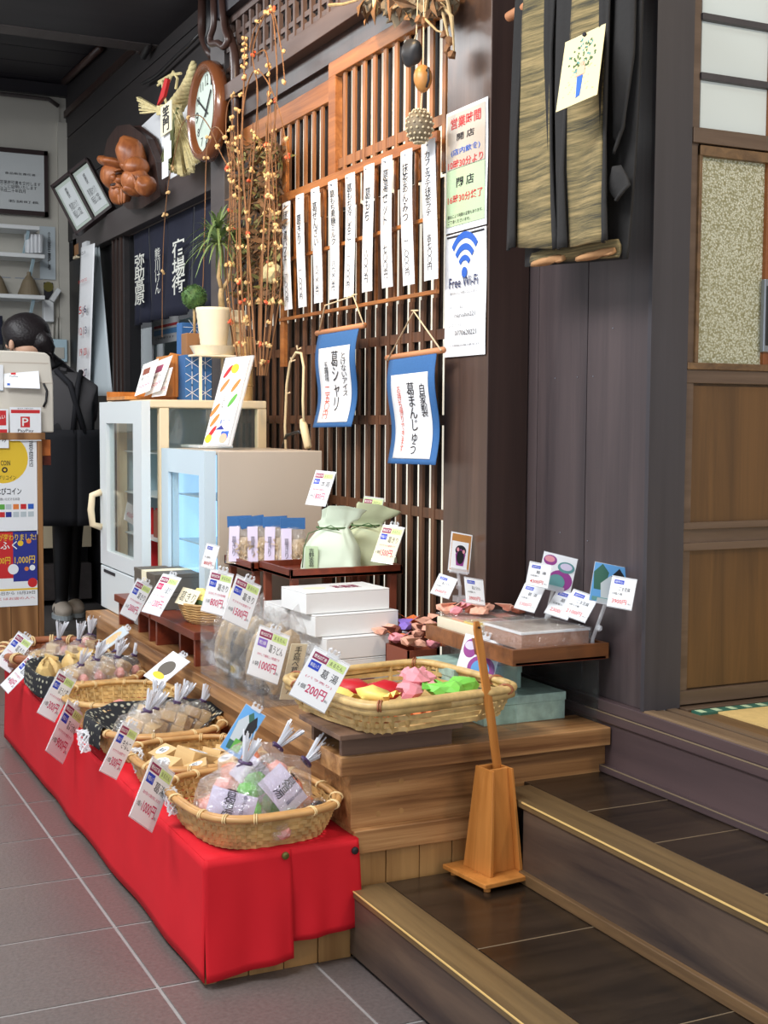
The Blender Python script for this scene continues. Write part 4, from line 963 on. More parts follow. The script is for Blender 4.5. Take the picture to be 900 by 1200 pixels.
for i in range(24):
    fx = (i % 4)/3; fy = (i//4)/5
    x = -2.74-.2*fx+random.uniform(-.01, .01); y = 1.385+.15*fy+random.uniform(-.008, .008); z = .512+.02*fx+random.uniform(0, .012)
    mm = ['wrap_coral', 'wrap_pink', 'wrap_coral', 'tag_purple', 'wrap_coral', 'wrap_orange', 'box_redbrown'][i % 7]
    t = thing('coral_sweet', 'folded %s sweet, row %s, %s back in the boxes beside the pillar' % ({'wrap_coral': 'coral', 'wrap_pink': 'pink', 'tag_purple': 'violet', 'wrap_orange': 'orange', 'box_redbrown': 'maroon'}[mm], nm[i//4], nm[i % 4]), 'sweet', (x, y, z), i*.9, 'wrapped sweets beside the pillar')
    obj('wrapper', G().blob((0, 0, .01), (.021, .016, .012), i+30, .3, 1), mm, t, world=False)
    obj('folded_end', G().grid(lambda u, v: (.014+.02*v, (u-.5)*.03*(.4+v), .012+.012*v), 4, 2, .0008), mm, t, world=False)
# ------------------------------------------------------------------ stacked white boxes
t = obj('red_board', G().box((-3.20, 1.20, BZ), (-2.84, 1.455, .425)), 'red_riser', bevel=.002); tag(t, 'low red-brown board under the stack of white boxes', 'board')
def wbox(label, cx, y0, z, w=.235, d=.145, h=.052, rz=.05, group='stacked white boxes'):
    t = thing('white_box', label, 'box', (cx, y0, z), rz, group)
    obj('box_body', G().box((-d, 0, 0), (0, w, h-.0032)), 'box_white', t, world=False, bevel=.0015)
    obj('box_lid', G().box((-d-.0004, -.0004, h-.003), (.0005, w+.0004, h)), 'box_white', t, world=False, bevel=.0015)
    fr = WM(t) @ Matrix(((0, -1, 0, -d/2), (1, 0, 0, w*.62), (0, 0, 1, h), (0, 0, 0, 1)))
    obj('round_seal', G().lathe([(.03, 0), (.03, .0006)], 20, m=Matrix.Translation((-d/2, w*.25, h)), sx=.7), 'paper_cream', t, world=False)
    text(t, '葛饅頭', fr, 0, 0, .07, .05, 'tag_red', n=.0006, bold=True)
    return t
hgt = .0535
x0 = -2.865; zb_ = .4255
for lv, (dx, dy) in enumerate(((0, .012), (.0, .008), (-.022, -.012), (-.04, -.028))):
    wbox('white lidded box, front row, %s level of the stack' % ['lowest', 'second', 'third', 'topmost'][lv], x0+dx, 1.222+dy, zb_+lv*hgt, w=.228)
    if lv < 3: wbox('white lidded box, back row, %s level of the stack' % ['lowest', 'second', 'third'][lv], x0+dx-.152, 1.222+dy-.012, zb_+lv*hgt, w=.228)
# ------------------------------------------------------------------ red trays with dried noodles and green pouches
ZT = U(478, 672, x=-3.06).z
for (xa, xb, lb) in ((-3.29, -3.06, 'red-brown tray shelf carrying the green drawstring pouches'), (-3.525, -3.30, 'red-brown tray shelf carrying the blue topped noodle bags')):
    t = thing('tray_shelf', lb, 'shelf', (xa, 1.22, BZ)); yb = 1.53; ya = 1.215 if xa > -3.4 else 1.20; zt2 = ZT+(0 if xa > -3.4 else -.006)
    obj('shelf_board', G().box((xa, ya, zt2), (xb, yb, zt2+.008)), 'red_riser', t)
    for a, b in (((xb-.008, ya, zt2), (xb, yb, zt2+.024)), ((xa, ya, zt2), (xb, ya+.008, zt2+.024)), ((xa, yb-.008, zt2), (xb, yb, zt2+.024)), ((xa, ya, zt2), (xa+.008, yb, zt2+.024))): obj('shelf_edge', G().box(a, b), 'red_riser', t, bevel=.001)
    for x in (xa+.01, xb-.03):
        for y in (ya+.01, yb-.03): obj('leg', G().box((x, y, BZ), (x+.018, y+.018, zt2)), 'box_redbrown', t)
ZS = ZT+.008
def noodle_bag(label, x, y, rz, s=1):
    t = thing('noodle_bag', label, 'bag', (x, y, ZS+.001-.006), rz, 'blue topped noodle bags')
    t.matrix_basis = t.matrix_basis @ Matrix.Scale(s, 4)
    def f(u, v):
        a = 2*PI*u; k = 1-.35*v; x_, y_ = se(a, .042*k*(1+.08*noise.noise(Vector((u*6, v*5, x*9)))), .032*(1-.8*v), 2.6); return (x_, y_, .10*v)
    obj('noodle_fill', G().grid(lambda u, v: tuple(Vector(f(u, v*.72))*.93), 20, 8), 'noodle', t, world=False)
    g = G(); rn_ = random.Random(int(x*1000))
    for k in range(44):
        p = Vector((rn_.uniform(-.006, .034), -.027-rn_.uniform(0, .006), rn_.uniform(.008, .06))); q = p+Vector((rn_.uniform(-.012, .012), rn_.uniform(-.002, .002), rn_.uniform(-.012, .012))); g.bar(p, q, .003, .0015)
    obj('noodles', g, 'noodle', t, world=False, kind='stuff')
    obj('clear_pouch', G().grid(f, 24, 10), 'wrap', t, world=False)
    obj('lilac_band', G().grid(lambda u, v: (-.03+.026*u, -.033+.02*v, .006+.088*v), 3, 6, .0006), 'paper_lilac', t, world=False)
    obj('blue_top', G().box((-.031, -.007, .092), (.031, .007, .120), Matrix.Rotation(.16*math.sin(x*50), 4, 'Y')), 'scroll_blue', t, world=False)
    fr = WM(t) @ Matrix(((1, 0, 0, -.017), (0, .2, -1, -.026), (0, 1, 0, .045), (0, 0, 0, 1)))
    text(t, '葛きり', fr, 0, 0, .011, .05, 'ink', n=.004, vertical=True)
for i, (px, x, r) in enumerate(((283, -3.45, 1.15), (303, -3.43, 1.3), (325, -3.40, 1.1), (343, -3.33, 1.25))):
    p = U(px, 640, x=x); noodle_bag('blue topped bag of dried noodles, %s from the left on the red shelf' % nm[i], x, p.y, r, 1.08)
def pouch(label, x, y, rz, mat, s):
    t = thing('drawstring_pouch', label, 'pouch', (x, y, ZS+.001), rz, 'green drawstring pouches')
    def f(u, v):
        a = 2*PI*u
        if v < .68: k = 1-.55*(v/.68)**1.9; z = .112*v/.68
        else: q = (v-.68)/.32; k = .45+.20*q**.8; z = .112+.046*q
        fold = 1+.22*math.sin(a*4+s)*max(0, v-.35)+.09*noise.noise(Vector((math.cos(a)*2, math.sin(a)*2, v*4+s)))
        x_, y_ = se(a, .080*k*fold, .046*k*fold*(1 if v < .68 else .5), 3.2); return (x_+.018*max(0, v-.3)+(.012*math.sin(a*2+s) if v > .8 else 0)+(.030*(v-.8) if v > .8 else 0)*5*.4, y_+.010*math.sin(v*9+s)*v*.5, z+(.014*math.cos(a+s) if v > .9 else 0)-.012*max(0, v-.8)*5*math.cos(a)*.5)
    obj('pouch_body', G().grid(f, 48, 22), mat, t, world=False, smooth=True)
    obj('pouch_base', G().prism([se(2*PI*j/20, .074, .042, 3) for j in range(20)], 0, .003), mat, t, world=False)
    g = G(); g.tube([(math.cos(q)*.039, math.sin(q)*.024, .112) for q in [2*PI*i/14 for i in range(14)]], .0022, 5, closed=True)
    g.tube([(-.012, -.024, .112), (-.05, -.04, .098), (-.060, -.048, .06), (-.063, -.049, .01)], .0014, 5); g.tube([(-.012, -.024, .112), (.01, -.04, .120), (.03, -.034, .108), (-.01, -.026, .112)], .0014, 5)
    obj('drawstring', g, 'leaf', t, world=False, smooth=True)
    if s == 1:
        obj('window_label', G().box((-.056, -.0485, .008), (-.022, -.0475, .066)), 'paper_green', t, world=False)
        fr = WM(t) @ Matrix(((1, 0, 0, -.039), (0, 0, -1, -.0487), (0, 1, 0, .037), (0, 0, 0, 1)))
        text(t, '吉野本葛', fr, 0, 0, .014, .048, 'ink', vertical=True)
p = U(388, 655, x=-3.13); pouch('pale green drawstring pouch with a label window, left one on the red shelf', -3.13, p.y, .9, 'pouch_mint', 1)
p = U(428, 655, x=-3.17); pouch('yellowish green drawstring pouch, right one on the red shelf', -3.17, p.y, 1.1, 'pouch_green', 2)
# ------------------------------------------------------------------ red riser tables, rope basket, olive boxes, acrylic bins
ZR = .497
for (xa, xb, yb, lb) in ((-3.70, -3.285, 1.255, 'low red-brown table under the round rope basket'), (-4.12, -3.72, 1.12, 'low red-brown table under the olive boxes, farther along the bench')):
    t = thing('riser_table', lb, 'stand', (xa, 1.04, BZ))
    obj('table_top', G().box((xa, 1.035, ZR-.022), (xb, yb, ZR)), 'red_riser', t, bevel=.002)
    obj('side_panel', G().box((xb-.035, 1.045, BZ), (xb-.02, yb-.01, ZR-.022)), 'red_riser', t)
    obj('side_panel', G().box((xa+.02, 1.045, BZ), (xa+.035, yb-.01, ZR-.022)), 'red_riser', t)
    obj('cross_panel', G().box(((xa+xb)/2-.008, 1.06, BZ), ((xa+xb)/2+.008, yb-.01, ZR-.022)), 'red_riser', t)
def rope_basket(label, c, r, h, mat):
    t = thing('rope_basket', label, 'basket', c)
    for k in range(int(h/.007)):
        rr = r*(.72+.28*(k*.007/h)**.6)
        obj('rope_coil', G().tube([(rr*math.cos(a), rr*math.sin(a)*.9, .005+k*.007+.0008*math.sin(a*40)) for a in [2*PI*j/60 for j in range(60)]], [.0044+.0007*math.sin(j*2.1) for j in range(60)], 6, closed=True), mat, t, world=False, smooth=True)
    obj('basket_base', G().prism([(r*.72*math.cos(a*PI/12), r*.66*math.sin(a*PI/12)) for a in range(24)], 0, .004), mat, t, world=False)
p = U(235, 722, z=ZR+.0); rope_basket('round straw rope basket on the red-brown riser', (-3.45, 1.145, ZR), .108, .056, 'bamboo')
for i, (x, y, m, lb) in enumerate(((-3.44, 1.11, 'wrap_yellow', 'yellowish bag with a handwritten paper label in the rope basket'), (-3.46, 1.19, 'wrap_yellow', 'pale yellow bag behind the 800 yen card in the rope basket'))):
    t = thing('kudzu_bag', lb, 'bag', (x, y, ZR+.006), .3*i)
    obj('bag_body', G().blob((0, 0, .045), (.04, .03, .042), i+3, .18, 2), m, t, world=False); obj('green_band', G().blob((0, 0, .05), (.0415, .0312, .02), i+3, .18, 2), 'leaf', t, world=False)
    if i == 0:
        fr, w, h = card_frame(((213, 689), (236, 693), (227, 712), (205, 706)), .8, x=-3.43); obj('paper_label', panel(fr, -w/2, -h/2, w/2, h/2), 'paper_cream', t); text(t, '葛きり', fr, 0, 0, w*.8, h*.6)
for i, (a, b, lb) in enumerate((((-3.93, 1.055, ZR+.0005), (-3.70, 1.19, ZR+.05), 'dark olive gift box, lower of the banded stack'), ((-3.93, 1.05, ZR+.051), (-3.70, 1.185, ZR+.105), 'dark olive gift box with a cream band, upper of the stack'))):
    t = thing('gift_box', lb, 'box', a); obj('box_base', G().box(a, (b[0], b[1], b[2]-.012)), 'box_olive', t, bevel=.001); obj('box_lid', G().box((a[0]-.001, a[1]-.001, b[2]-.012), (b[0]+.001, b[1]+.001, b[2])), 'box_olive', t, bevel=.001)
    if i: obj('paper_band', G().box((a[0]+.09, a[1]-.0022, a[2]), (a[0]+.14, b[1]+.002, b[2]+.001)), 'paper_cream', t)
for i, (xa, xb) in enumerate(((-3.215, -3.0), (-2.985, -2.76))):
    t = thing('acrylic_bin', 'clear acrylic bin of packed noodles, %s of the two behind the red cloth' % ('left' if i == 0 else 'right'), 'bin', (xa, 1.03, BZ), 0, 'acrylic bins on the bench')
    ya, yb, zt3 = 1.03, 1.165, .40+.15
    for a, b in (((xa, ya, BZ), (xb, ya+.003, zt3-.03)), ((xa, yb, BZ), (xb, yb+.003, zt3)), ((xa, ya, BZ), (xa+.003, yb, zt3)), ((xb-.003, ya, BZ), (xb, yb, zt3-.01)), ((xa, ya, BZ), (xb, yb, BZ+.003))): obj('acrylic_pane', G().box(a, b), 'acrylic', t)
    for k in range(3):
        x = xa+.045+k*.065; y = 1.10
        q = thing('noodle_pack', 'clear pack of flat noodles with a cream paper band, %s in the %s acrylic bin' % (['first', 'second', 'third'][k], 'left' if i == 0 else 'right'), 'packet', (x, y, BZ+.004), 0, 'noodle packs in the acrylic bins')
        m = Matrix.Rotation(.28, 4, 'Y') @ Matrix.Rotation(-.1, 4, 'X')
        obj('noodles', G().blob((0, 0, .085), (.016, .045, .085), k, .10, 2, m=m), 'noodle', q, world=False)
        obj('clear_pouch', G().blob((0, 0, .095), (.02, .052, .11), k+5, .22, 3, fr=3, m=m), 'wrap', q, world=False)
        obj('paper_band', G().box((.018, -.02, .01), (.0195, .02, .15), m), 'paper_cream', q, world=False)
        fr = WM(q) @ m @ Matrix(((0, 0, 1, .0197), (1, 0, 0, 0), (0, 1, 0, .085), (0, 0, 0, 1)))
        text(q, '手延べ葛うどん', fr, 0, 0, .018, .12, 'ink', vertical=True)
# ------------------------------------------------------------------ shoehorn and its stand
t = thing('shoehorn_stand', 'bamboo shoehorn stand with tapered sides on a square foot on the lower step', 'stand', (-2.225, 1.318, .142), .12)
obj('foot_plate', G().box((-.072, -.072, .010), (.072, .072, .020)), 'bamboo_ply', t, world=False, bevel=.002)
for x, y in ((-.055, -.055), (.055, -.055), (.055, .055), (-.055, .055)): obj('rubber_foot', G().lathe([(.007, 0), (.007, .010)], 12, c=(x, y, 0)), 'bamboo_ply', t, world=False)
def trap(n, b0, b1, t0, t1, y0, y1):
    y0 *= .8; y1 *= .8  # side board: trapezoid in x, thickness in y
    g = G(); g.add([(b0, y0, .02), (b1, y0, .02), (b1, y1, .02), (b0, y1, .02), (t0, y0*.62, .225), (t1, y0*.62, .225), (t1, y1*.62-.0, .225), (t0, y1*.62, .225)], [(0, 3, 2, 1), (4, 5, 6, 7), (0, 1, 5, 4), (1, 2, 6, 5), (2, 3, 7, 6), (3, 0, 4, 7)])
    obj(n, g, 'bamboo_ply', t, world=False, bevel=.001)
trap('side_board', -.045, .045, -.028, .030, -.050, -.040)
trap('side_board', -.045, .045, -.028, .030, .042, .052)
trap('back_board', -.040, -.030, -.026, -.016, -.040, .042)
trap('front_board', .020, .028, .012, .018, -.040, .042)
a = U(586, 925, x=-2.235); b = U(560, 728, x=-2.235)
t = thing('shoehorn', 'long orange bamboo shoehorn standing in its holder by the steps', 'shoehorn', a)
a0 = a+(a-b)*.35; mid = a.lerp(b, .42)
def horn(u, v):
    s_ = u; p = a0.lerp(mid, min(1, s_/.5)) if s_ < .5 else mid.lerp(b+Vector((0, -.004, 0)), (s_-.5)/.5)
    w = .024-.005*s_; e = 1 if s_ < .97 else .6
    return p+Vector((-.35, .94, .02))*((v-.5)*w*e)+Vector((.004*math.cos((v-.5)*3)*(1-s_), 0, 0))
obj('blade', G().grid(horn, 24, 6, .005), 'bamboo_ply', t, smooth=False)
g = G(); g.lathe([(.0022, 0), (.0022, .0065)], 10, m=frame(b+Vector((.001, .0, -.012)), (0, 1, 0), (0, 0, 1))); obj('hang_hole', g, 'black', t)
def PA(px0, py0, px1, py1, y, dn=0):
    """frame of a panel on a wall facing the aisle (plane y): centre, width, height"""
    a = U(px0, (py0), y=y); b = U(px1, py1, y=y)
    return frame(((a.x+b.x)/2, y-dn, (a.z+b.z)/2), (1, 0, 0), (0, 0, 1)), abs(b.x-a.x), abs(a.z-b.z)
def PB(px0, py0, px1, py1, x, dn=0):
    a = U(px0, py0, x=x); b = U(px1, py1, x=x)
    return frame((x+dn, (a.y+b.y)/2, (a.z+b.z)/2), (0, 1, 0), (0, 0, 1)), abs(b.y-a.y), abs(a.z-b.z)
# ------------------------------------------------------------------ paper menu strips
SY = YL-.055
strips = [((335.7, 237), (338.3, 363), '抹茶と葛パフェ', '一、〇〇〇円'), ((352.5, 228), (353.5, 360), '葛きり', '一、〇〇〇円'), ((370.5, 220.5), (371.7, 355), '葛ぜんざい', '八〇〇円'), ((390, 211.7), (391, 350.5), '葛もち黒糖ミルク', '八〇〇円'), ((409, 203.5), (409.7, 347.5), '葛もち冷しるこ', '一、〇〇〇円'), ((431, 193), (431.8, 342), '葛もち', '八〇〇円'), ((453, 184), (454.7, 337), '葛湯 セット', '七〇〇円'), ((477.5, 176), (478.3, 334), '抹茶あんみつ', '一、〇〇〇円'), ((503.5, 164.5), (503.5, 328), 'カフェラテ 抹茶ラテ', '各七〇〇円')]
nmx = ['leftmost', 'second from the left', 'third from the left', 'fourth from the left', 'fifth from the left', 'sixth from the left', 'third from the right', 'second from the right', 'rightmost']
for i, (a, b, s1, s2) in enumerate(strips):
    A = U(*a, y=SY); B = U(*b, y=SY); w = .064 if i < 8 else .072
    t = thing('menu_strip', 'white paper menu strip, %s of nine on the lattice' % nmx[i], 'menu strip', A, 0, 'paper menu strips on the lattice')
    zt4, zb4 = A.z, B.z
    g = G().grid(lambda u, v: (A.x+(B.x-A.x)*v+(u-.5)*w, SY-.004*math.sin(v*3+i)-.003*math.sin(u*PI), zt4+(zb4-zt4)*v), 3, 10, .0008)
    obj('paper', g, 'paper', t)
    fr = frame(((A.x+B.x)/2, SY-.006, (zt4+zb4)/2), (1, 0, 0), (0, 0, 1)); hh = zt4-zb4
    def wp(x, y, A=A, B=B, hh=hh, w=w, i=i):
        v = .5-y/hh; u = .5+x/w; return (A.x+(B.x-A.x)*v+(u-.5)*w, SY-.0014-.004*math.sin(v*3+i)-.003*math.sin(u*PI), A.z+(B.z-A.z)*v)
    text(t, s1.replace(' ', ''), fr, 0, .19*hh, .034, (.10+.055*len(s1))*hh if len(s1) < 7 else .46*hh, 'ink', vertical=True, warp=wp)
    text(t, s2, fr, 0, -.30*hh, .024, .26*hh, 'ink', vertical=True, warp=wp)
    obj('pin', G().blob((A.x, SY-.006, zt4-.012), (.006, .003, .003), 1, 0, 1), 'steel', t)
# ------------------------------------------------------------------ blue scrolls
def scroll(label, q, y, lines, cords):
    TLx, TRx, BRx, BLx = [U(px, py, y=y) for px, py in q]
    t = thing('hanging_scroll', label, 'scroll', TLx)
    def pt(u, v, off=0):
        L = TLx.lerp(BLx, v); Rr = TRx.lerp(BRx, v); p = L.lerp(Rr, u)
        return (p.x+.010*math.sin(v*6.0), p.y-.012*math.sin(v*6.5)*1.0-off, p.z)
    obj('blue_cloth', G().grid(lambda u, v: pt(u, v), 8, 26, .002), 'scroll_blue', t, smooth=True)
    obj('white_paper', G().grid(lambda u, v: pt(.10+.78*u, .17+.78*v, .0022), 8, 26, .0006), 'paper', t, smooth=True)
    d = (TRx-TLx).normalized()
    g = G(); g.tube([TLx-d*.02+Vector((0, .002, .002)), TRx+d*.03+Vector((0, .002, .002))], .008, 10); obj('rod', g, 'cork', t, smooth=True)
    g = G()
    for pl_ in cords: g.tube([U(px, py, y=y-.006) for px, py in pl_], .0022, 5)
    obj('hanging_cord', g, 'string', t, smooth=True)
    W_ = (TRx-TLx).length; Hh = (TLx-BLx).length
    r = (TRx-TLx+BRx-BLx).normalized(); up = (TLx-BLx+TRx-BRx).normalized()
    c = (TLx+TRx+BRx+BLx)/4
    fr = frame(c+Vector((0, -.012, 0)), r, up)
    for s_, cx, cy, w, h, m in lines: text(t, s_, fr, (cx-.5)*W_, (.5-cy)*Hh, w*W_, h*Hh, m, vertical=True, warp=lambda x, y: pt(.5+x/W_, .5-y/Hh, .0040))
scroll('blue and white hanging scroll with a red price, farther left on the lattice', ((374, 391), (421, 383), (413, 500), (368, 501)), YL-.06,
       [('とけないアイス', .74, .46, .12, .44, 'ink'), ('葛シャリ', .52, .52, .17, .62, 'ink'), ('五種味', .30, .42, .10, .2, 'ink'), ('二五〇円', .28, .74, .13, .34, 'ink_vermilion')],
       [[(374, 388), (381, 358), (414, 347), (426, 380)], [(412, 346), (418, 345)]])
scroll('blue and white hanging scroll beside the brown pillar', ((457, 420), (512, 412), (512, 545), (456, 543)), YL-.06,
       [('自家製', .76, .42, .13, .3, 'ink'), ('葛まんじゅう', .52, .58, .16, .66, 'ink'), ('お持ち帰りできます', .27, .58, .08, .62, 'ink_vermilion')],
       [[(454, 422), (485, 365), (517, 411)], [(482, 364), (490, 364)]])
# ------------------------------------------------------------------ notices on the pillar
py_ = YL-.013
fr, w, h = PA(524.5, 270, 573, 270, py_, .002); A = U(525, 134, y=py_).z; B = U(524, 275, y=py_).z
w = .2; xc = -2.769
fr = frame((xc, py_-.002, (A+B)/2), (1, 0, 0), (0, 0, 1)); h = A-B
t = thing('opening_hours_notice', 'laminated opening hours notice in grey and green on the pillar', 'notice', fr.translation)
wob = lambda f_, w_, h_, am: (lambda u, v: tuple(f_ @ Vector(((u-.5)*w_, (.5-v)*h_, am*(1+math.sin(v*7+u*2))))))
obj('sheet', G().grid(wob(fr, w, h, .0009), 8, 20, .0006), 'paper', t)
slab(t, 'grey_print', fr, -.46*w, .02*h, .46*w, .47*h, .003, .0034, 'fridge_beige')
slab(t, 'green_print', fr, -.46*w, -.45*h, .46*w, .015*h, .003, .0034, 'paper_green')
for s_, cy, ww, hh, m, cx in (('営業時間', .11, .72, .09, 'ink_red', .5), ('開 店', .23, .42, .06, 'ink', .5), ('(店内飲食)', .35, .7, .06, 'wifi_blue', .5), ('10時30分より', .445, .84, .07, 'ink_red', .5), ('閉 店', .60, .42, .08, 'ink', .5), ('16時30分終了', .73, .84, .07, 'ink_red', .5), ('都合により時間の変更もあります。', .87, .84, .03, 'ink', .5), ('ご了承くださいませ。', .915, .54, .03, 'ink', .36)):
    text(t, s_, fr, (cx-.5)*w, (.5-cy)*h, ww*w, hh*h, m, n=.0042, bold=hh > .05)
A = U(524, 277, y=py_).z; B = U(524, 419, y=py_).z; fr = frame((xc, py_-.002, (A+B)/2), (1, 0, 0), (0, 0, 1)); h = A-B
t = thing('wifi_notice', 'laminated white notice with a blue wireless symbol on the pillar', 'notice', fr.translation)
obj('sheet', G().grid(wob(fr, w, h, .0009), 8, 20, .0006), 'paper', t)
slab(t, 'dark_bar', fr, -.44*w, .47*h, .46*w, .485*h, .003, .0034, 'ink')
cy0 = .20*h
for R0, R1 in ((.030, .043), (.055, .070), (.082, .098)):
    g = G(); pts = [(R1*.88*math.cos(a), cy0-.01+R1*math.sin(a)) for a in [PI*.24+PI*.52*i/14 for i in range(15)]]+[(R0*.88*math.cos(a), cy0-.01+R0*math.sin(a)) for a in [PI*.76-PI*.52*i/14 for i in range(15)]]
    obj('wave_arc', g.prism(pts, .003, .0036, fr), 'wifi_blue', t)
obj('dot', G().prism([(.013*math.cos(a), cy0-.008+.013*math.sin(a)) for a in [2*PI*i/16 for i in range(16)]], .003, .0036, fr), 'wifi_blue', t)
for s_, cy, ww, hh, m, cx in (('Free Wi-Fi', .40, .70, .085, 'ink_navy', .48), ('無料Wi-Fiご利用いただけます', .485, .66, .026, 'ink', .48), ('【ネットワーク名】', .60, .32, .026, 'ink', .3), ('marushin221', .665, .5, .036, 'ink', .52), ('【パスワード】', .745, .28, .026, 'ink', .28), ('0770620221', .81, .52, .04, 'ink', .54), ('※ご利用時間は30分程度でお願い致します', .91, .7, .018, 'ink', .52)):
    text(t, s_, fr, (cx-.5)*w, (.5-cy)*h, ww*w, hh*h, m, n=.0038, bold=cy == .40)
# ------------------------------------------------------------------ woven vest on a rod
VY = 1.50
t = thing('woven_vest', 'sleeveless sakiori vest of tan striped weave with charcoal borders hung on a rod', 'vest', U(660, 200, y=VY))
def vpt(px, py, y=VY): return U(px, py, y=y)
def vsheet(name, L, Rr, mat, th=.006, off=0, nv=24, nu=8, y=VY, rip=.006):
    def edge(E, v):
        k = v*(len(E)-1); i = min(int(k), len(E)-2); q = k-i; return (E[i][0]+(E[i+1][0]-E[i][0])*q, E[i][1]+(E[i+1][1]-E[i][1])*q)
    def f(u, v):
        a = vpt(*edge(L, v), y=y); b = vpt(*edge(Rr, v), y=y); p = a.lerp(b, u); return (p.x, p.y-off-rip*math.sin(u*5+v*4+off*90), p.z)
    return obj(name, G().grid(f, nu, nv, th), mat, t, smooth=True)
vsheet('back_panel', [(604, -60), (602, 312)], [(742, -90), (716, 302)], 'vest_border', off=-.035)
vsheet('back_panel_weave', [(610, 288), (612, 308)], [(712, 280), (712, 300)], 'vest_weave', off=-.026, nv=3)
vsheet('front_panel', [(622, -80), (616, 20), (608, 160), (604, 290)], [(650, -84), (646, 60), (648, 180), (652, 292)], 'vest_weave', off=0)
vsheet('side_border', [(614, -80), (608, 20), (600, 160), (594, 294)], [(624, -80), (617, 20), (610, 160), (606, 290)], 'vest_border', off=.004, nu=3)
vsheet('front_border', [(646, -84), (643, 60), (645, 180), (649, 293)], [(656, -84), (650, 60), (652, 180), (657, 291)], 'vest_border', off=.006, nu=3)
vsheet('front_panel', [(681, -80), (672, 110), (668, 200), (668, 290)], [(716, -96), (712, 110), (712, 200), (712, 283)], 'vest_weave', off=.006)
vsheet('front_border', [(664, -84), (658, 110), (656, 200), (656, 293)], [(685, -90), (672, 110), (668, 200), (669, 290)], 'vest_border', off=.010, nu=3)
vsheet('side_border', [(712, -98), (709, 110), (709, 200), (710, 285)], [(722, -100), (716, 110), (717, 200), (716, 282)], 'vest_border', off=.010, nu=3)
vsheet('sleeve_fold', [(716, -100), (714, 60), (716, 140), (713, 160)], [(738, -110), (734, 60), (724, 150), (716, 180)], 'vest_border', off=-.012, nu=4)
vsheet('pocket_corner', [(716, 196), (712, 218), (716, 232)], [(722, 194), (735, 216), (722, 236)], 'vest_border', off=-.006, nv=6, nu=4)
for a, b in ((616, 652), (668, 710)): vsheet('hem_strip', [(a, 305-(a-616)*.12), (a, 312-(a-616)*.12)], [(b, 303-(b-616)*.14), (b, 310-(b-616)*.14)], 'vest_hem', off=-.018, nv=2)
r0 = U(596, 20, y=1.50); rd = thing('hanging_rod', 'pale wooden rod end sticking out left of the woven vest', 'rod', r0)
obj('rod', G().tube([r0, Vector((-2.0, 1.535, r0.z+.045))], .0105, 12), 'cork', rd, smooth=True)
fr, w, h = card_frame(((669, 37), (709.5, 27), (694.5, 124), (651, 131)), y=VY-.055)
t = thing('art_card', 'cream card with a watercolour figure pinned to the woven vest', 'card', fr.translation)
slab(t, 'card', fr, -w/2, -h/2, w/2, h/2, 0, .001, 'card_art')
rn_ = random.Random(4); g1, g2, g3 = G(), G(), G()
for k in range(70):
    a = rn_.uniform(0, 2*PI); q = rn_.uniform(0, 1)**.5; x = .02*0+q*.33*w*math.cos(a); y = .17*h+q*.25*h*math.sin(a)
    (g1 if k % 3 else g2).prism([(x+.016*w*rn_.uniform(.7, 2)*math.cos(b_), y+.012*h*rn_.uniform(.8, 2)*math.sin(b_)) for b_ in [PI*i/4 for i in range(8)]], .001, .0013+.00001*k, fr)
for k in range(40): x = rn_.uniform(-.38, .38)*w; y = rn_.uniform(-.4, .05)*h; g3.prism([(x+.01*w*math.cos(b_)*2, y+.008*h*math.sin(b_)) for b_ in [PI*i/3 for i in range(6)]], .001, .0012, fr)
obj('foliage_print', g1, 'leaf', t, kind='stuff'); obj('foliage_shade', g2, 'teal', t, kind='stuff'); obj('flower_print', g3, 'wrap_yellow', t, kind='stuff')
obj('trouser_print', G().prism([(-.06*w, -.12*h), (.08*w, -.12*h), (.06*w, -.4*h), (-.03*w, -.42*h)], .001, .0022, fr), 'wifi_blue', t)
obj('shirt_print', G().prism([(-.10*w, -.11*h), (.12*w, -.11*h), (.1*w, .02*h), (-.06*w, .02*h)], .001, .0022, fr), 'wrap_coral', t)
obj('head_print', G().prism([(.03*w+.05*w*math.cos(b_), .05*h+.035*h*math.sin(b_)) for b_ in [PI*i/5 for i in range(10)]], .001, .0024, fr), 'skin', t)
obj('pin', G().blob(fr @ Vector((0, h*.47, .003)), (.005, .005, .005), 1, 0, 1), 'ink', t)
# ------------------------------------------------------------------ ornaments hanging at the top of the lattice
OY = 1.46
def on(px, py): return U(px, py, y=OY)
t = thing('shell_mobile', 'string of hanging ornaments in front of the upper lattice: black shell, gourd and netted ball', 'ornament', on(485, 60))
g = G(); c = on(482, 62); g.blob(c, (.034, .022, .032), 3, .12, 3, fr=1.1); obj('black_shell', g, 'shell_black', t, smooth=True)
c = on(495.5, 92); obj('gourd', G().blob(c, (.024, .022, .032), 2, .05, 3, fr=.8), 'gourd', t, smooth=True)
g = G(); g.tube([c+Vector((.02, 0, .014)), c+Vector((.036, -.004, .016)), c+Vector((.038, -.004, -.012)), c+Vector((.02, 0, -.024))], .003, 6); obj('curled_stem', g, 'shell_black', t, smooth=True)
c = on(491.5, 148); obj('netted_ball', G().blob(c, (.034, .032, .04), 2, .03, 3, fr=.8), 'net_grey', t, smooth=True)
g = G()
for i in range(8):
    for j in range(14):
        a = 2*PI*(j+.5*(i % 2))/14; ph = -1.2+2.3*i/7
        g.blob(c+Vector((.035*math.cos(ph)*math.cos(a), .033*math.cos(ph)*math.sin(a), .041*math.sin(ph))), (.0034, .0034, .0034), 1, 0, 1)
obj('net_knots', g, 'net_knot', t, kind='stuff')
g = G(); g.tube([on(490, -10), on(488, 40), on(484, 50)], .0016, 5); g.tube([on(497, -10), on(496, 78)], .002, 5); g.tube([on(495, 106), on(493, 132)], .002, 5)
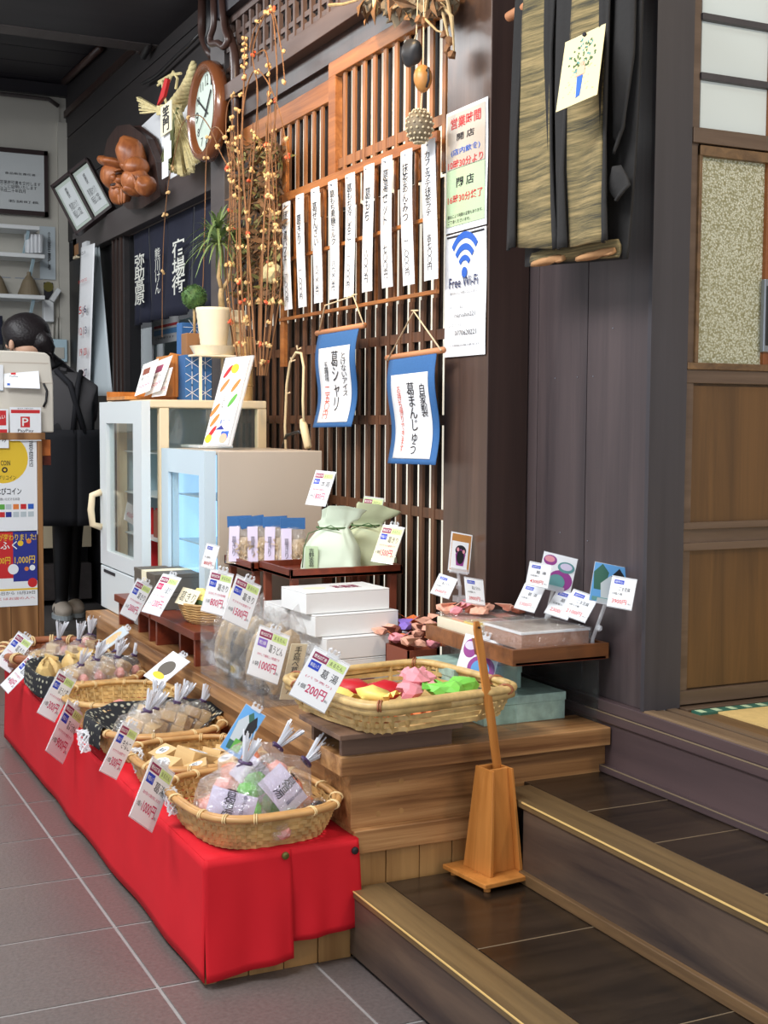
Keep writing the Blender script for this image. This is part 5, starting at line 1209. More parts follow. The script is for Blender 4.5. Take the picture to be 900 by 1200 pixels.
for k in range(10): g.blob(on(494.6-.16*k, 108+2.6*k), (.0028, .0028, .0028), 1, 0, 1)
obj('string', g, 'string', t)
t = thing('dried_wreath', 'bundle of dried leaves, roots and pods over the top of the lattice', 'dried plants', on(470, 5))
g = G(); rn_ = random.Random(8)
for k in range(46):
    p = on(rn_.uniform(420, 530), rn_.uniform(-30, 14)); p.y += rn_.uniform(-.03, .03); d = Vector((rn_.uniform(-1, 1), rn_.uniform(-.5, .5), rn_.uniform(-1, .3))).normalized()*rn_.uniform(.03, .075); sd = d.cross(Vector((0, 1, .2))).normalized()*.012
    m_ = p+d*.5+Vector((0, -.01, 0)); g.add([p, m_-sd, p+d, m_+sd], [(0, 1, 2, 3)])
obj('dry_leaves', g, 'dry_leaf', t, kind='stuff')
for pts in ([(513, -20), (520, 20), (527, 50)], [(520, -20), (528, 20), (531, 44)], [(503, -20), (498, 22), (512, 36), (524, 40)], [(386, 6), (402, 5), (420, 0)], [(505, -10), (530, 20), (532, 60)]): obj('twig', G().tube([on(*p) for p in pts], [.005, .004, .0025, .002][:len(pts)], 6), 'bark', t)
for px, py in ((522, 40), (527, 48), (524, 58), (529, 64), (490, 23), (498, 25)): obj('seed_pod', G().blob(on(px, py), (.010, .010, .013), px, .35, 1), 'twig', t)
for i, (px, py, rx, rz) in enumerate(((430, -2, .08, .03), (455, 2, .07, .04), (478, 0, .06, .05), (505, -8, .05, .04))):
    obj('bark_lump', G().blob(on(px, py)+Vector((0, .03, 0)), (rx, .03, rz), i+3, .35, 3, fr=3), 'net_grey', t)
for px, py, m in ((440, 14, 'straw'), (457, 16, 'twig')):
    g = G(); a = on(px, -8); b = on(px, py+8); g.tube([a, a.lerp(b, .6), b], [.010, .007, .0015], 8); obj('pod', g, m, t)
# ------------------------------------------------------------------ tall vase branch of budded vines by the lattice
t = thing('budded_vines', 'tall arching dried vines with cream and orange buds left of the menu strips', 'dried vines', U(300, 440, y=1.40))
g = G(); buds = []; rn_ = random.Random(11)
def vine(pts, y0=1.42, r=.0028, nb=10, y1=None):
    P = [U(px, py, y=y0+((y1 or y0)-y0)*i/(len(pts)-1)) for i, (px, py) in enumerate(pts)]
    out = []
    for i in range(len(P)-1):
        a = P[max(i-1, 0)]; b = P[i]; c_ = P[i+1]; d = P[min(i+2, len(P)-1)]
        for k in range(5):
            q = k/5; out.append(.5*((2*b)+(c_-a)*q+(2*a-5*b+4*c_-d)*q*q+(3*b-a-3*c_+d)*q**3))
    out.append(P[-1]); g.tube(out, [r*(1-.4*i/len(out)) for i in range(len(out))], 5)
    for k in range(max(3, int(nb*.5))): buds.append(out[rn_.randrange(1, len(out))])
vine([(300, 430), (292, 300), (284, 180), (286, 90), (287, 45)], nb=22, r=.004)
vine([(296, 430), (290, 300), (296, 200), (302, 110), (296, 62), (310, 18), (320, 14), (330, 60), (334, 100)], nb=22)
vine([(305, 430), (310, 250), (324, 120), (322, 40), (316, 14), (300, 30), (292, 60)], nb=14)
vine([(290, 420), (280, 280), (284, 140), (296, 85), (313, 95), (330, 140), (338, 190)], nb=16)
vine([(286, 110), (268, 120), (265, 160), (272, 210)], nb=6, r=.002)
vine([(300, 64), (312, 62), (316, 110), (312, 170), (318, 260)], nb=16)
vine([(270, 200), (258, 178), (246, 150), (232, 135), (214, 145), (205, 180), (196, 225), (191, 300), (190, 395)], nb=14, r=.0022)
vine([(280, 200), (256, 150), (243, 170), (240, 260), (238, 330), (236, 350)], nb=10, r=.0022)
for k in range(16):
    x0 = rn_.uniform(268, 330); vine([(x0*.6+118, 440), (x0+rn_.uniform(-8, 8), 330), (x0, 230), (x0+rn_.uniform(-6, 6), rn_.uniform(100, 190))], y0=rn_.uniform(1.38, 1.5), nb=12, r=.0024)
obj('stems', g, 'twig', t, kind='stuff')
gb, gr = G(), G()
for i, p in enumerate(buds):
    q = gr if i % 7 == 0 else gb
    for k in range(3): q.blob(p+Vector((rn_.uniform(-.008, .008), rn_.uniform(-.008, .008), rn_.uniform(-.006, .006))), (.0055, .0055, .0065), k+i, .35, 1)
obj('cream_buds', gb, 'bud', t, kind='stuff'); obj('orange_buds', gr, 'bud_red', t, kind='stuff')
t = thing('dried_bouquet', 'hanging mass of brown dried flowers on the lattice behind the budded vines', 'dried flowers', U(305, 260, y=1.53))
g, g2 = G(), G()
for k in range(1500):
    px = 331-53*rn_.random()**1.2; py = rn_.uniform(165, 352); p = U(px, py, y=1.535-rn_.uniform(0, .06)); d = Vector((rn_.uniform(-1, 1), rn_.uniform(-1, .2), rn_.uniform(-1.4, .6))).normalized()*rn_.uniform(.02, .06); sd = d.cross(Vector((rn_.uniform(-1, 1), 1, 0))).normalized()*rn_.uniform(.003, .010); m_ = p+d*.5
    (g if k % 4 else g2).add([p, m_-sd, p+d, m_+sd], [(0, 1, 2, 3)])
obj('dry_petals', g, 'dry_leaf', t, kind='stuff'); obj('green_sprigs', g2, 'dry_green', t, kind='stuff')
obj('backing_bark', G().box(tuple(U(275, 350, y=1.545)-Vector((0, 0, .02))), (U(331, 350, y=1.552).x, 1.552, U(331, 170, y=1.552).z)), 'dark_post', t)
obj('lotus_pod', G().blob(U(318, 320, y=1.47), (.05, .03, .035), 2, .15, 2), 'straw', t)
# ------------------------------------------------------------------ fridges
t = thing('small_fridge', 'beige countertop fridge with a white glass door glowing blue inside', 'fridge', (-3.75, 1.33, BZ))
xa, xb, ya, yb, z0, z1 = -3.965, -3.54, 1.147, 1.505, BZ+.001, .963
def bx(parent, n, a, b, m, bev=0, **k): return obj(n, G().box(a, b), m, parent, bevel=bev, **k)
for a, b in (((xa, ya+.04, z0), (xa+.012, yb, z1)), ((xb-.012, ya+.04, z0), (xb, yb, z1)), ((xa+.012, ya+.04, z1-.012), (xb-.012, yb, z1-.0005)), ((xa+.012, yb-.012, z0), (xb-.012, yb, z1-.013)), ((xa+.012, ya+.04, z0+.001), (xb-.012, yb-.013, z0+.03))): bx(t, 'body_panel', a, b, 'fridge_beige', .003)
bx(t, 'inner_light', (xa+.014, yb-.02, z0+.03), (xb-.014, yb-.014, z1-.014), 'fridge_light')
bx(t, 'shelf_rack', (xa+.014, ya+.05, .68), (xb-.014, yb-.02, .684), 'fridge_inner'); bx(t, 'shelf_rack', (xa+.014, ya+.05, .82), (xb-.014, yb-.02, .824), 'fridge_inner')
for x in (xa+.0125, xb-.017): bx(t, 'inner_wall', (x, ya+.045, z0+.03), (x+.004, yb-.02, z1-.014), 'fridge_light')
dr_ = bx(t, 'door_frame', (xa+.07, ya, z1-.07), (xb-.05, ya+.034, z1), 'fridge_blue')
for a, b in (((xa+.07, ya, z0), (xb-.05, ya+.034, z0+.06)), ((xa, ya, z0), (xa+.07, ya+.034, z1)), ((xb-.05, ya, z0), (xb, ya+.034, z1))): bx(t, 'door_frame', a, b, 'fridge_blue')
bx(dr_, 'door_glass', (xa+.07, ya+.010, z0+.06), (xb-.05, ya+.014, z1-.07), 'glass')
t = thing('large_fridge', 'tall narrow showcase fridge with white glass door and cream frame behind the beige one', 'fridge', (-4.25, 1.3, BZ))
xa, xb, ya, yb, z0, z1 = -4.52, -3.985, 1.118, 1.50, BZ+.001, 1.112
for (x, y) in ((xa, ya+.03), (xb-.03, ya+.03), (xa, yb-.03), (xb-.03, yb-.03)): bx(t, 'corner_post', (x, y, z0), (x+.03, y+.03, z1-.026), 'fridge_cream', .002)
bx(t, 'top_cap', (xa-.002, ya-.002, z1-.025), (xb, yb, z1), 'fridge_cream', .004); bx(t, 'base_cabinet', (xa, ya+.01, z0), (xb, yb, z0+.15), 'fridge_white', .003)
bx(t, 'far_side', (xa, ya+.03, z0+.15), (xa+.006, yb, z1-.02), 'fridge_inner'); bx(t, 'back_glass', (xa+.03, yb-.008, z0+.15), (xb-.03, yb-.004, z1-.02), 'glass'); bx(t, 'side_glass', (xb-.012, ya+.06, z0+.15), (xb-.008, yb-.03, z1-.025), 'glass')
for zz in (.66, .80, .94): bx(t, 'wire_shelf', (xa+.02, ya+.05, zz), (xb-.02, yb-.03, zz+.004), 'fridge_white')
for a, b in (((xa+.09, ya-.028, z1-.075), (xb-.10, ya, z1-.004)), ((xa+.09, ya-.028, z0+.15), (xb-.10, ya, z0+.2)), ((xa, ya-.028, z0+.15), (xa+.09, ya, z1-.004)), ((xb-.10, ya-.028, z0+.15), (xb, ya, z1-.004))): dw_ = bx(t, 'door_frame', a, b, 'fridge_white')
bx(dw_, 'door_glass', (xa+.09, ya-.016, z0+.2), (xb-.10, ya-.012, z1-.075), 'glass')
bx(t, 'lower_panel', (xa, ya-.028, z0), (xb, ya+.01, z0+.145), 'fridge_white', .003); bx(t, 'maker_plate', (xa+.05, ya-.030, z0+.125), (xa+.2, ya-.028, z0+.135), 'ink')
g = G(); h0 = U(127, 580, y=1.09); g.tube([(xa+.02, ya-.03, .80), (xa+.02, ya-.06, .79), (xa+.02, ya-.065, .74), (xa+.02, ya-.06, .69), (xa+.02, ya-.03, .68)], .012, 8); obj('door_handle', g, 'fridge_cream', dw_, smooth=True)
for i, (x, y, zz, m) in enumerate(((-4.36, 1.2, .664, 'red'), (-4.28, 1.25, .664, 'red'), (-4.20, 1.22, .664, 'box_redbrown'), (-4.34, 1.22, z0+.151, 'red'), (-4.22, 1.24, z0+.151, 'ink'), (-4.15, 1.3, .804, 'paper_grey'), (-4.3, 1.3, .804, 'yellow'))):
    q = thing('drink_pack', '%s pack on the %s shelf inside the tall showcase fridge, position %s' % ({'red': 'red', 'box_redbrown': 'maroon', 'ink': 'black', 'paper_grey': 'grey', 'yellow': 'yellow'}[m], 'lowest' if zz < .6 else ('middle' if zz < .7 else 'upper'), nm[i]), 'packet', (x, y, zz))
    obj('carton', G().box((-.03, -.025, 0), (.03, .025, .09)), m, q, world=False, bevel=.002); obj('carton_top', G().box((-.026, -.003, .09), (.026, .003, .102)), m, q, world=False)
for i, (q_, pr) in enumerate(((((147, 590), (161, 594), (155, 618), (150, 607)), '450円'), (((146, 655), (154, 658), (149, 680), (141, 676)), '350円'))):
    fr, w, h = card_frame(q_, y=1.13); w = max(w, .05); q = thing('shelf_tag', 'small white price tag inside the tall showcase fridge, %s one' % ['upper', 'lower'][i], 'price card', fr.translation)
    slab(q, 'card', fr, -w/2, -h/2, w/2, h/2, 0, .001, 'paper'); text(q, pr, fr, 0, -.1*h, w*.7, h*.3, 'ink_magenta')
# flyer leaning on the small fridge
fr, w, h = card_frame(((261, 418), (294, 417), (269.5, 523), (239, 521)), x=-3.75)
t = thing('leaning_flyer', 'white flyer of coloured ice bars in a clear holder on the beige fridge', 'flyer', fr.translation)
slab(t, 'sheet', fr, -w/2, -h/2, w/2, h/2, 0, .001, 'paper'); slab(t, 'holder', fr, -w/2-.004, -h/2-.004, w/2+.012, h/2+.004, -.006, -.001, 'clip')
def pr_(n, x, y, rx, ry, m, rot=0, k=0):
    R_ = Matrix.Rotation(rot, 4, 'Z'); obj('printed_shape', G().prism([(rx*w*math.cos(a), ry*w*math.sin(a)) for a in [2*PI*i/12 for i in range(12)]], .001, .0016+.0001*k, fr @ Matrix.Translation(((x-.5)*w, (.5-y)*h, 0)) @ R_), m, t)
for i, (x, y, m) in enumerate(((.25, .16, 'red'), (.78, .16, 'paper_lilac'), (.26, .32, 'wrap_orange'), (.72, .33, 'orange'), (.74, .50, 'green'), (.12, .60, 'orange'), (.22, .72, 'orange'), (.22, .86, 'red'))): pr_('', x, y, .07, .24, m, -.6, i)
for i, (x, y, r, m) in enumerate(((.52, .13, .15, 'yellow'), (.75, .93, .15, 'wrap_coral'), (.15, .93, .13, 'yellow'))): pr_('', x, y, r, r, m, 0, 10+i)
obj('blue_roof_print', G().prism([(-.15*w, -.33*h), (.05*w, -.28*h), (.2*w, -.33*h)], .001, .0018, fr), 'deep_blue', t); slab(t, 'blue_print', fr, .12*w, -.43*h, .42*w, -.35*h, .001, .0018, 'wifi_blue')
text(t, '葛アイス', fr, .15*w, -.24*h, .4*w, .05*h, 'wifi_blue', n=.002); text(t, 'とけない', fr, -.12*w, -.03*h, .1*w, .2*h, 'ink', n=.002, vertical=True)
p = U(242, 524, z=.965); obj('holder_foot', G().box((p.x-.11, p.y-.05, .9635), (p.x+.08, p.y+.06, .972)), 'fridge_white', t, bevel=.002)
# ------------------------------------------------------------------ things on top of the tall fridge
FZ = 1.113
t = thing('leaflet_rack', 'light plywood rack of price leaflets on top of the tall fridge', 'rack', (-4.35, 1.2, FZ))
o_ = U(140, 467, z=FZ+.002); e_ = U(205, 467, z=FZ+.002)
R0 = frame(U(176, 440, x=-4.30), (0, 1, 0), (0, 0, 1))
obj('rack_base', G().box((-4.46, 1.10, FZ+.001), (-4.22, 1.285, FZ+.012)), 'bamboo_ply', t, bevel=.001)
obj('rack_lip', G().box((-4.46, 1.10, FZ+.010), (-4.45+.0, 1.285, FZ+.03)), 'bamboo_ply', t)
def back(u, v):
    return (-4.44+.22*v, 1.215+.07*v*0+.06*math.sin(v*PI/2)+.0, FZ+.012+.13*v)
obj('rack_back', G().box((-4.42, 1.262, FZ+.012), (-4.20, 1.272, FZ+.15)), 'bamboo_ply', t, bevel=.001)
obj('rack_end', G().prism([(1.17, FZ+.012), (1.285, FZ+.012), (1.285, FZ+.15), (1.25, FZ+.155)], -4.215, -4.205, Matrix(((0, 0, 1, 0), (1, 0, 0, 0), (0, 1, 0, 0), (0, 0, 0, 1)))), 'bamboo_ply', t)
for i, (q_, pr, lb) in enumerate(((((166, 428), (185, 418), (180, 462), (157, 462)), '500円', 'leftmost leaflet with a dark photo'), (((183, 424), (200, 414), (194, 462), (167, 462)), '550円', 'middle white leaflet'), (((184, 432), (203, 430), (196, 465), (178, 465)), '780円', 'front leaflet with a green mark'))):
    fr, w, h = card_frame(q_, x=-4.20+.02*i); q = thing('leaflet', lb+' in the plywood rack', 'leaflet', fr.translation)
    slab(q, 'sheet', fr, -w/2, -h/2, w/2, h/2, 0, .001, 'paper'); text(q, pr, fr, 0, -.25*h, .7*w, .14*h, 'ink_magenta'); slab(q, 'print', fr, -.35*w, .12*h, .1*w, .32*h, .001, .0015, ['box_redbrown', 'tag_red', 'green'][i]); text(q, '葛シャリ', fr, 0, 0, .7*w, .1*h, 'ink')
t = thing('hemp_pattern_box', 'blue box printed with white hemp leaf lines on top of the tall fridge', 'box', (-4.12, 1.27, FZ))
fa = U(217, 450, x=-4.13).y; fb = U(248, 450, x=-4.13).y; zt5 = U(230, 416, x=-4.13).z
obj('box_body', G().box((-4.27, fa, FZ), (-4.13, fb, zt5)), 'scroll_blue', t, bevel=.001)
fr = frame((-4.129, (fa+fb)/2, (FZ+zt5)/2), (0, 1, 0), (0, 0, 1)); w = fb-fa; h = zt5-FZ; g = G()
for i in range(2):
    for j in range(3):
        cx = (-.25+.5*i)*w; cy = (-.33+.33*j)*h
        for k in range(6):
            a = k*PI/3+PI/6; g.bar(fr @ Vector((cx, cy, .0012)), fr @ Vector((max(-w/2, min(w/2, cx+.28*w*math.cos(a))), max(-h/2, min(h/2, cy+.19*h*math.sin(a))), .0012)), .0014, .0006, (1, 0, 0))
obj('white_lines', g, 'paper', t, kind='stuff')
q = thing('hemp_pattern_bag', 'taller blue bag with white hemp leaf lines behind the topiary pot', 'bag', (-4.4, 1.33, FZ))
c0 = U(212, 440, x=-4.45); obj('bag_body', G().box((-4.50, c0.y, FZ), (-4.44, c0.y+.11, U(212, 378, x=-4.45).z)), 'scroll_blue', q, bevel=.002)
fr = frame((-4.439, c0.y+.055, 1.25), (0, 1, 0), (0, 0, 1)); g = G()
for j in range(5):
    for k in range(6): a = k*PI/3; g.bar(fr @ Vector((-.01, -.1+.055*j, 0)), fr @ Vector((-.01+.04*math.cos(a), -.1+.055*j+.03*math.sin(a), 0)), .0016, .0006, (1, 0, 0))
obj('white_lines', g, 'paper', q, kind='stuff')
# plant stand, pot, plant
PX = -4.08
s0 = U(226, 415, x=PX); s1 = U(277, 415, x=PX)
t = thing('plant_stand', 'small pale wooden stand under the cream plant pot', 'stand', (PX, s0.y, FZ))
obj('stand_top', G().box((PX-.12, s0.y, s0.z-.006), (PX+.01, s1.y, s0.z)), 'pot_cream', t, bevel=.001)
for y in (s0.y+.02, s1.y-.015): 
    for x in (PX-.115, PX): obj('leg', G().box((x, y, FZ), (x+.008, y+.008, s0.z-.006)), 'pot_cream', t)
yc = U(251, 400, x=PX-.05).y; zs = s0.z; yr = lambda a, b: abs(U(a, 400, x=PX-.05).y-U(b, 400, x=PX-.05).y)/2
t = thing('potted_dracaena', 'long leaved plant with a forked trunk in a ribbed cream pot', 'potted plant', (PX-.055, yc, zs))
r1, r0_, rs = yr(231, 271), yr(237, 266), yr(222, 276)
hp = U(250, 361, x=PX-.055).z-zs-.03
obj('saucer', G().lathe([(rs*.8, .001), (rs, .03), (rs*.95, .03), (rs*.76, .008)], 40, c=(PX-.055, yc, zs)), 'pot_cream', t, smooth=False)
obj('pot', G().lathe([(r0_*.9, .008), (r0_, .012)]+[(r0_+(r1-r0_)*k/12+(.0012 if k % 2 else 0), .03+hp*k/12) for k in range(13)]+[(r1*.93, .03+hp), (r1*.9, hp)], 48, c=(PX-.055, yc, zs)), 'pot_cream', t, smooth=True)
obj('soil', G().lathe([(r1*.9, hp-.006), (r1*.5, hp)], 24, c=(PX-.055, yc, zs)), 'dark_post', t)
pl_ = lambda px, py: U(px, py, x=PX-.055)
g = G(); g.tube([pl_(260, 364), pl_(259, 345), pl_(260, 338)], [.011, .010, .009], 10); g.tube([pl_(260, 340), pl_(256, 325), pl_(259, 300), pl_(257, 280), pl_(255, 268)], [.008, .007, .006, .005, .004], 8); g.tube([pl_(260, 340), pl_(268, 328), pl_(274, 300), pl_(275, 275)], [.008, .006, .005, .004], 8)
obj('trunk', g, 'bark', t, smooth=True)
def leaves(c, n, L, sd):
    g = G(); r_ = random.Random(sd)
    for k in range(n):
        a = r_.uniform(0, 2*PI); e = r_.uniform(.1, 1.2); l = L*r_.uniform(.6, 1.1); d = Vector((math.cos(a)*math.cos(e), math.sin(a)*math.cos(e), math.sin(e))); sdv = d.cross(Vector((0, 0, 1))).normalized()*.0042
        pts = [c+d*l*q+Vector((0, 0, -l*.9*q*q*math.cos(e))) for q in (0, .25, .5, .75, 1)]
        kk = len(g.v); 
        for i, p in enumerate(pts): wv = sdv*(1 if i in (1, 2) else (.6 if i in (0, 3) else .1)); g.v += [p-wv, p+wv]
        g.f += [(kk+2*i, kk+2*i+1, kk+2*i+3, kk+2*i+2) for i in range(4)]
    return g
obj('leaves', leaves(pl_(256, 285), 70, .17, 1), 'leaf_long', t, kind='stuff'); obj('leaves', leaves(pl_(255, 268), 40, .14, 2), 'leaf_long', t, kind='stuff'); obj('leaves', leaves(pl_(275, 275), 16, .05, 3), 'leaf_long', t, kind='stuff')
t = thing('topiary_ball', 'small round green topiary on a thin stem in a brown pot', 'potted plant', (-4.3, 1.3, FZ))
c = U(227.5, 348, x=-4.30); R_ = .038
obj('foliage_core', G().blob(c, (R_, R_, R_), 2, .04, 3), 'topiary', t); g = G(); r_ = random.Random(2)
for k in range(900):
    d = Vector((r_.gauss(0, 1), r_.gauss(0, 1), r_.gauss(0, 1))).normalized(); p = c+d*R_*r_.uniform(.96, 1.06); s_ = d.cross(Vector((r_.random(), r_.random(), r_.random()))).normalized()*.0022; g.add([p-s_, p+s_, p+d*.006+s_*.4], [(0, 1, 2)])
obj('foliage', g, 'topiary', t, kind='stuff')
g = G(); g.tube([c-Vector((0, 0, R_)), U(228, 392, x=-4.30)], .005, 8); obj('stem', g, 'bark', t, smooth=True)
b_ = U(226, 391, x=-4.30); obj('pot', G().box((b_.x-.03, b_.y-.032, FZ), (b_.x+.03, b_.y+.034, b_.z)), 'terracotta', t, bevel=.003)
# beige switch box and bamboo pole
a = U(271, 363, x=-4.2); b = U(285, 412, x=-4.2)
t = thing('switch_box', 'beige electric box with two rocker switches behind the plant pot', 'switch box', a)
obj('casing', G().box((-4.26, a.y, FZ), (-4.2, U(288, 400, x=-4.2).y, a.z)), 'fridge_cream', t, bevel=.003)
for py in (375, 387): q = U(279, py, x=-4.2); obj('switch', G().box((-4.2, q.y-.012, q.z-.008), (-4.193, q.y+.014, q.z+.010)), 'pot_cream', t, bevel=.001)
t = thing('bamboo_tube', 'upright tan bamboo tube at the back corner of the tall fridge', 'bamboo', U(289, 430, x=-4.12))
q = U(289, 430, x=-4.12); g = G(); prof = []
for k in range(4): zz = FZ+.001+k*.052; prof += [(.021, zz), (.021, zz+.046), (.0235, zz+.049), (.021, zz+.052)]
obj('culm', g.lathe(prof, 20, c=(q.x, q.y, 0)), 'bamboo', t, smooth=False)
# cream cord with inline switch over the fridge
t = thing('power_cord', 'cream power cord looping up beside the lattice with an inline switch', 'cord', U(350, 500, y=1.5))
g = G(); cy = lambda px, py: U(px, py, y=1.49)
P_ = [(335, 530), (334, 500), (336, 450), (340, 425), (347, 413), (353, 414), (356, 430), (355, 470), (356, 494)]
g.tube([cy(*p) for p in P_], .0042, 8); obj('cable', g, 'cord_cream', t, smooth=True)
g = G(); g.tube([cy(354, 492), cy(356, 500), cy(361, 524)], [.008, .013, .012], 8); obj('inline_switch', g, 'cord_cream', t, smooth=True)
g = G(); g.tube([cy(331, 524), cy(336, 510), (cy(350, 506)), cy(354, 508)], .005, 8); obj('black_plug', g, 'cord_black', t, smooth=True)
for px, py in ((304, 402), (353, 408), (340, 460), (346, 422)): 
    g = G(); p = cy(px, py); g.tube([p, p+Vector((0, -.012, -.004)), p+Vector((0, -.014, .008))], .003, 6); obj('cord_hook', g, 'string', t)
# ------------------------------------------------------------------ register counter
CX = -5.7
cr = U(50, 620, x=CX).y; cz = U(30, 507, x=CX).z
t = thing('register_counter', 'boarded wooden cashier counter covered with posters at the left edge', 'counter', (CX, cr-.4, 0))
for k in range(6): obj('front_board', G().box((CX-.02, cr-.02-(k+1)*.115, 0), (CX, cr-.023-k*.115, cz)), 'counter_wood', t, bevel=.001)
obj('corner_post', G().box((CX-.03, cr-.02, 0), (CX+.012, cr, cz)), 'counter_wood', t, bevel=.002)
obj('counter_top', G().box((CX-.5, cr-.75, cz-.03), (CX+.02, cr+.012, cz)), 'counter_wood', t, bevel=.002)
obj('end_side', G().box((CX-.5, cr-.02, 0), (CX-.03, cr-.005, cz-.03)), 'counter_wood', t)
def poster(label, px0, py0, px1, py1, mat='paper', dn=.003, name='poster'):
    fr, w, h = PB(px0, py0, px1, py1, CX, dn); t = thing(name, label, 'poster', fr.translation); slab(t, 'sheet', fr, -w/2, -h/2, w/2, h/2, 0, .001, mat); return t, fr, w, h
t, fr, w, h = poster('white coin poster with a big yellow disc on the cashier counter', -45, 508, 44, 626)
X = lambda px: ((px+45)/89-.5)*w
Y = lambda py: (.5-(py-508)/118)*h
def disc(t, px, py, r, m, n=.0012, ry=None): obj('printed_disc', G().prism([(X(px)+r*math.cos(a), Y(py)+(ry or r)*math.sin(a)) for a in [2*PI*i/28 for i in range(28)]], n-.0002, n, fr), m, t)
disc(t, 3, 537, .104, 'yellow')
text(t, 'FUKUI COIN', fr, X(-1), Y(542), .15*w/.33*.62, .05*h, 'ink', bold=True, n=.002)
text(t, 'ふくアプリコイン', fr, X(1), Y(559), .12, .02, 'ink', n=.002)
disc(t, 5, 550, .012, 'ink', .0016); disc(t, 5, 550, .006, 'yellow', .0019)
text(t, 'ふくいはぴコイン', fr, X(0), Y(575), .17, .03, 'ink', n=.002, bold=True)
text(t, '加盟登録店', fr, X(37), Y(526), .018, .15, 'ink', n=.002, vertical=True)
for i, (px, py, m) in enumerate(((1, 593, 'green'), (9, 593, 'paper_grey'), (18, 593, 'orange'), (27, 593, 'red'), (36, 593, 'wifi_blue'), (1, 602, 'red'), (9, 602, 'deep_blue'), (18, 602, 'paper_grey'), (27, 602, 'paper_grey'), (36, 602, 'paper_grey'))):
    slab(t, 'printed_square', fr, X(px)-.012, Y(py)-.011, X(px)+.012, Y(py)+.011, .001, .0015, m)
text(t, 'ご利用いただけるお店', fr, X(8), Y(584), .1, .012, 'ink', n=.002)
t, fr, w, h = poster('red and blue campaign poster below the coin poster', -45, 624, 44, 709, 'paper')
X = lambda px: ((px+45)/89-.5)*w
Y = lambda py: (.5-(py-624)/85)*h
slab(t, 'red_half', fr, X(-45), Y(677), X(15), Y(625), .001, .0013, 'red'); slab(t, 'blue_half', fr, X(15), Y(681), X(44), Y(625), .001, .0013, 'deep_blue')
text(t, 'お得が変わりました!', fr, X(14), Y(631), .2, .03, 'yellow', n=.002, bold=True); text(t, 'ふく', fr, X(10), Y(640), .07, .035, 'ink_white', n=.002, bold=True); text(t, '1,000円', fr, X(29), Y(657), .085, .035, 'yellow', n=.002, bold=True); text(t, '500円', fr, X(3), Y(657), .06, .03, 'yellow', n=.002, bold=True)
for px, py, r, m in ((24, 638, .012, 'yellow'), (34, 636, .010, 'orange'), (15, 667, .022, 'paper'), (38, 666, .012, 'paper'), (31, 667, .009, 'orange'), (38, 683, .02, 'red')): disc(t, px, py, r, m, .0018)
slab(t, 'yellow_band', fr, X(-45), Y(691), X(44), Y(689), .001, .0014, 'yellow'); text(t, '10月25日から 10月29日', fr, X(12), Y(694), .2, .014, 'ink', n=.002); text(t, '詳しくはお店の人へ', fr, X(12), Y(700), .2, .012, 'ink_red', n=.002)
t, fr, w, h = poster('white square payment sign with a red mark on the counter edge', 10.5, 477, 47.5, 516.5, 'paper', .016, 'payment_sign')
slab(t, 'red_band', fr, -.46*w, .32*h, .46*w, .42*h, .001, .0015, 'red'); slab(t, 'red_mark', fr, -.16*w, -.1*h, .14*w, .22*h, .001, .0015, 'red')
text(t, 'P', fr, -.01*w, .06*h, .2*w, .24*h, 'ink_white', n=.0022, bold=True); text(t, 'PayPay', fr, 0, -.21*h, .5*w, .12*h, 'ink', n=.002); slab(t, 'green_square', fr, .26*w, -.45*h, .44*w, -.27*h, .001, .0015, 'green'); text(t, '使えます ご利用できます', fr, 0, .46*h, .5*w, .04*h, 'ink', n=.002); slab(t, 'blue_mark', fr, -.24*w, -.43*h, -.14*w, -.36*h, .001, .0015, 'wifi_blue')
t, fr, w, h = poster('red and white payment sign cut by the left edge of the photo', -26, 479, 9.5, 525, 'paper', .016, 'payment_sign')
slab(t, 'red_block', fr, -.1*w, .08*h, .42*w, .46*h, .001, .0015, 'red'); text(t, 'd払い', fr, .22*w, .3*h, .34*w, .12*h, 'ink_white', n=.002, bold=True); slab(t, 'red_strip', fr, -.45*w, -.02*h, .45*w, -.16*h, .001, .0015, 'red'); text(t, 'Pay', fr, .3*w, -.3*h, .24*w, .1*h, 'ink', n=.002)
# register
RX = CX-.02
a = U(62.5, 440, x=RX).y; zt6 = U(40, 412, x=RX).z; zb6 = cz+.001
t = thing('cash_register', 'cream cash register with sloping top seen from behind on the counter', 'cash register', (RX-.2, a-.3, cz))
zm = U(40, 449, x=RX).z; yL_ = a-.50
g = G(); prf = [(a, zb6), (a, zm), (a-.012, zt6-.02), (a-.03, zt6-.004), (a-.08, zt6), (yL_, zt6+.004), (yL_, zb6)]
obj('housing', g.prism(prf, RX-.30, RX, Matrix(((0, 0, 1, 0), (1, 0, 0, 0), (0, 1, 0, 0), (0, 0, 0, 1)))), 'register', t, bevel=.006)
zz = U(40, 426, x=RX).z; obj('seam', G().box((RX, yL_, zz), (RX+.001, a-.02, zz+.004)), 'fridge_beige', t); obj('seam', G().box((RX, yL_, zm), (RX+.0015, a-.002, zm+.003)), 'fridge_beige', t)
g = G(); g.tube([U(51, 449, x=RX+.008), U(55, 458, x=RX+.008), U(54, 470, x=RX+.008), U(51, 477, x=RX+.008)], .005, 8); obj('black_cable', g, 'cord_black', t, smooth=True)
obj('display_stub', G().box((RX-.2, yL_, zt6), (RX-.08, U(3, 412, x=RX-.08).y, zt6+.03)), 'black', t)
fr, w, h = card_frame(((4, 431), (41, 429), (47, 457), (9, 455)), x=RX+.012)
q = thing('payment_card', 'white payment card with a red top bar stuck on the cash register', 'card', fr.translation); slab(q, 'card', fr, -w/2, -h/2, w/2, h/2, 0, .004, 'paper')
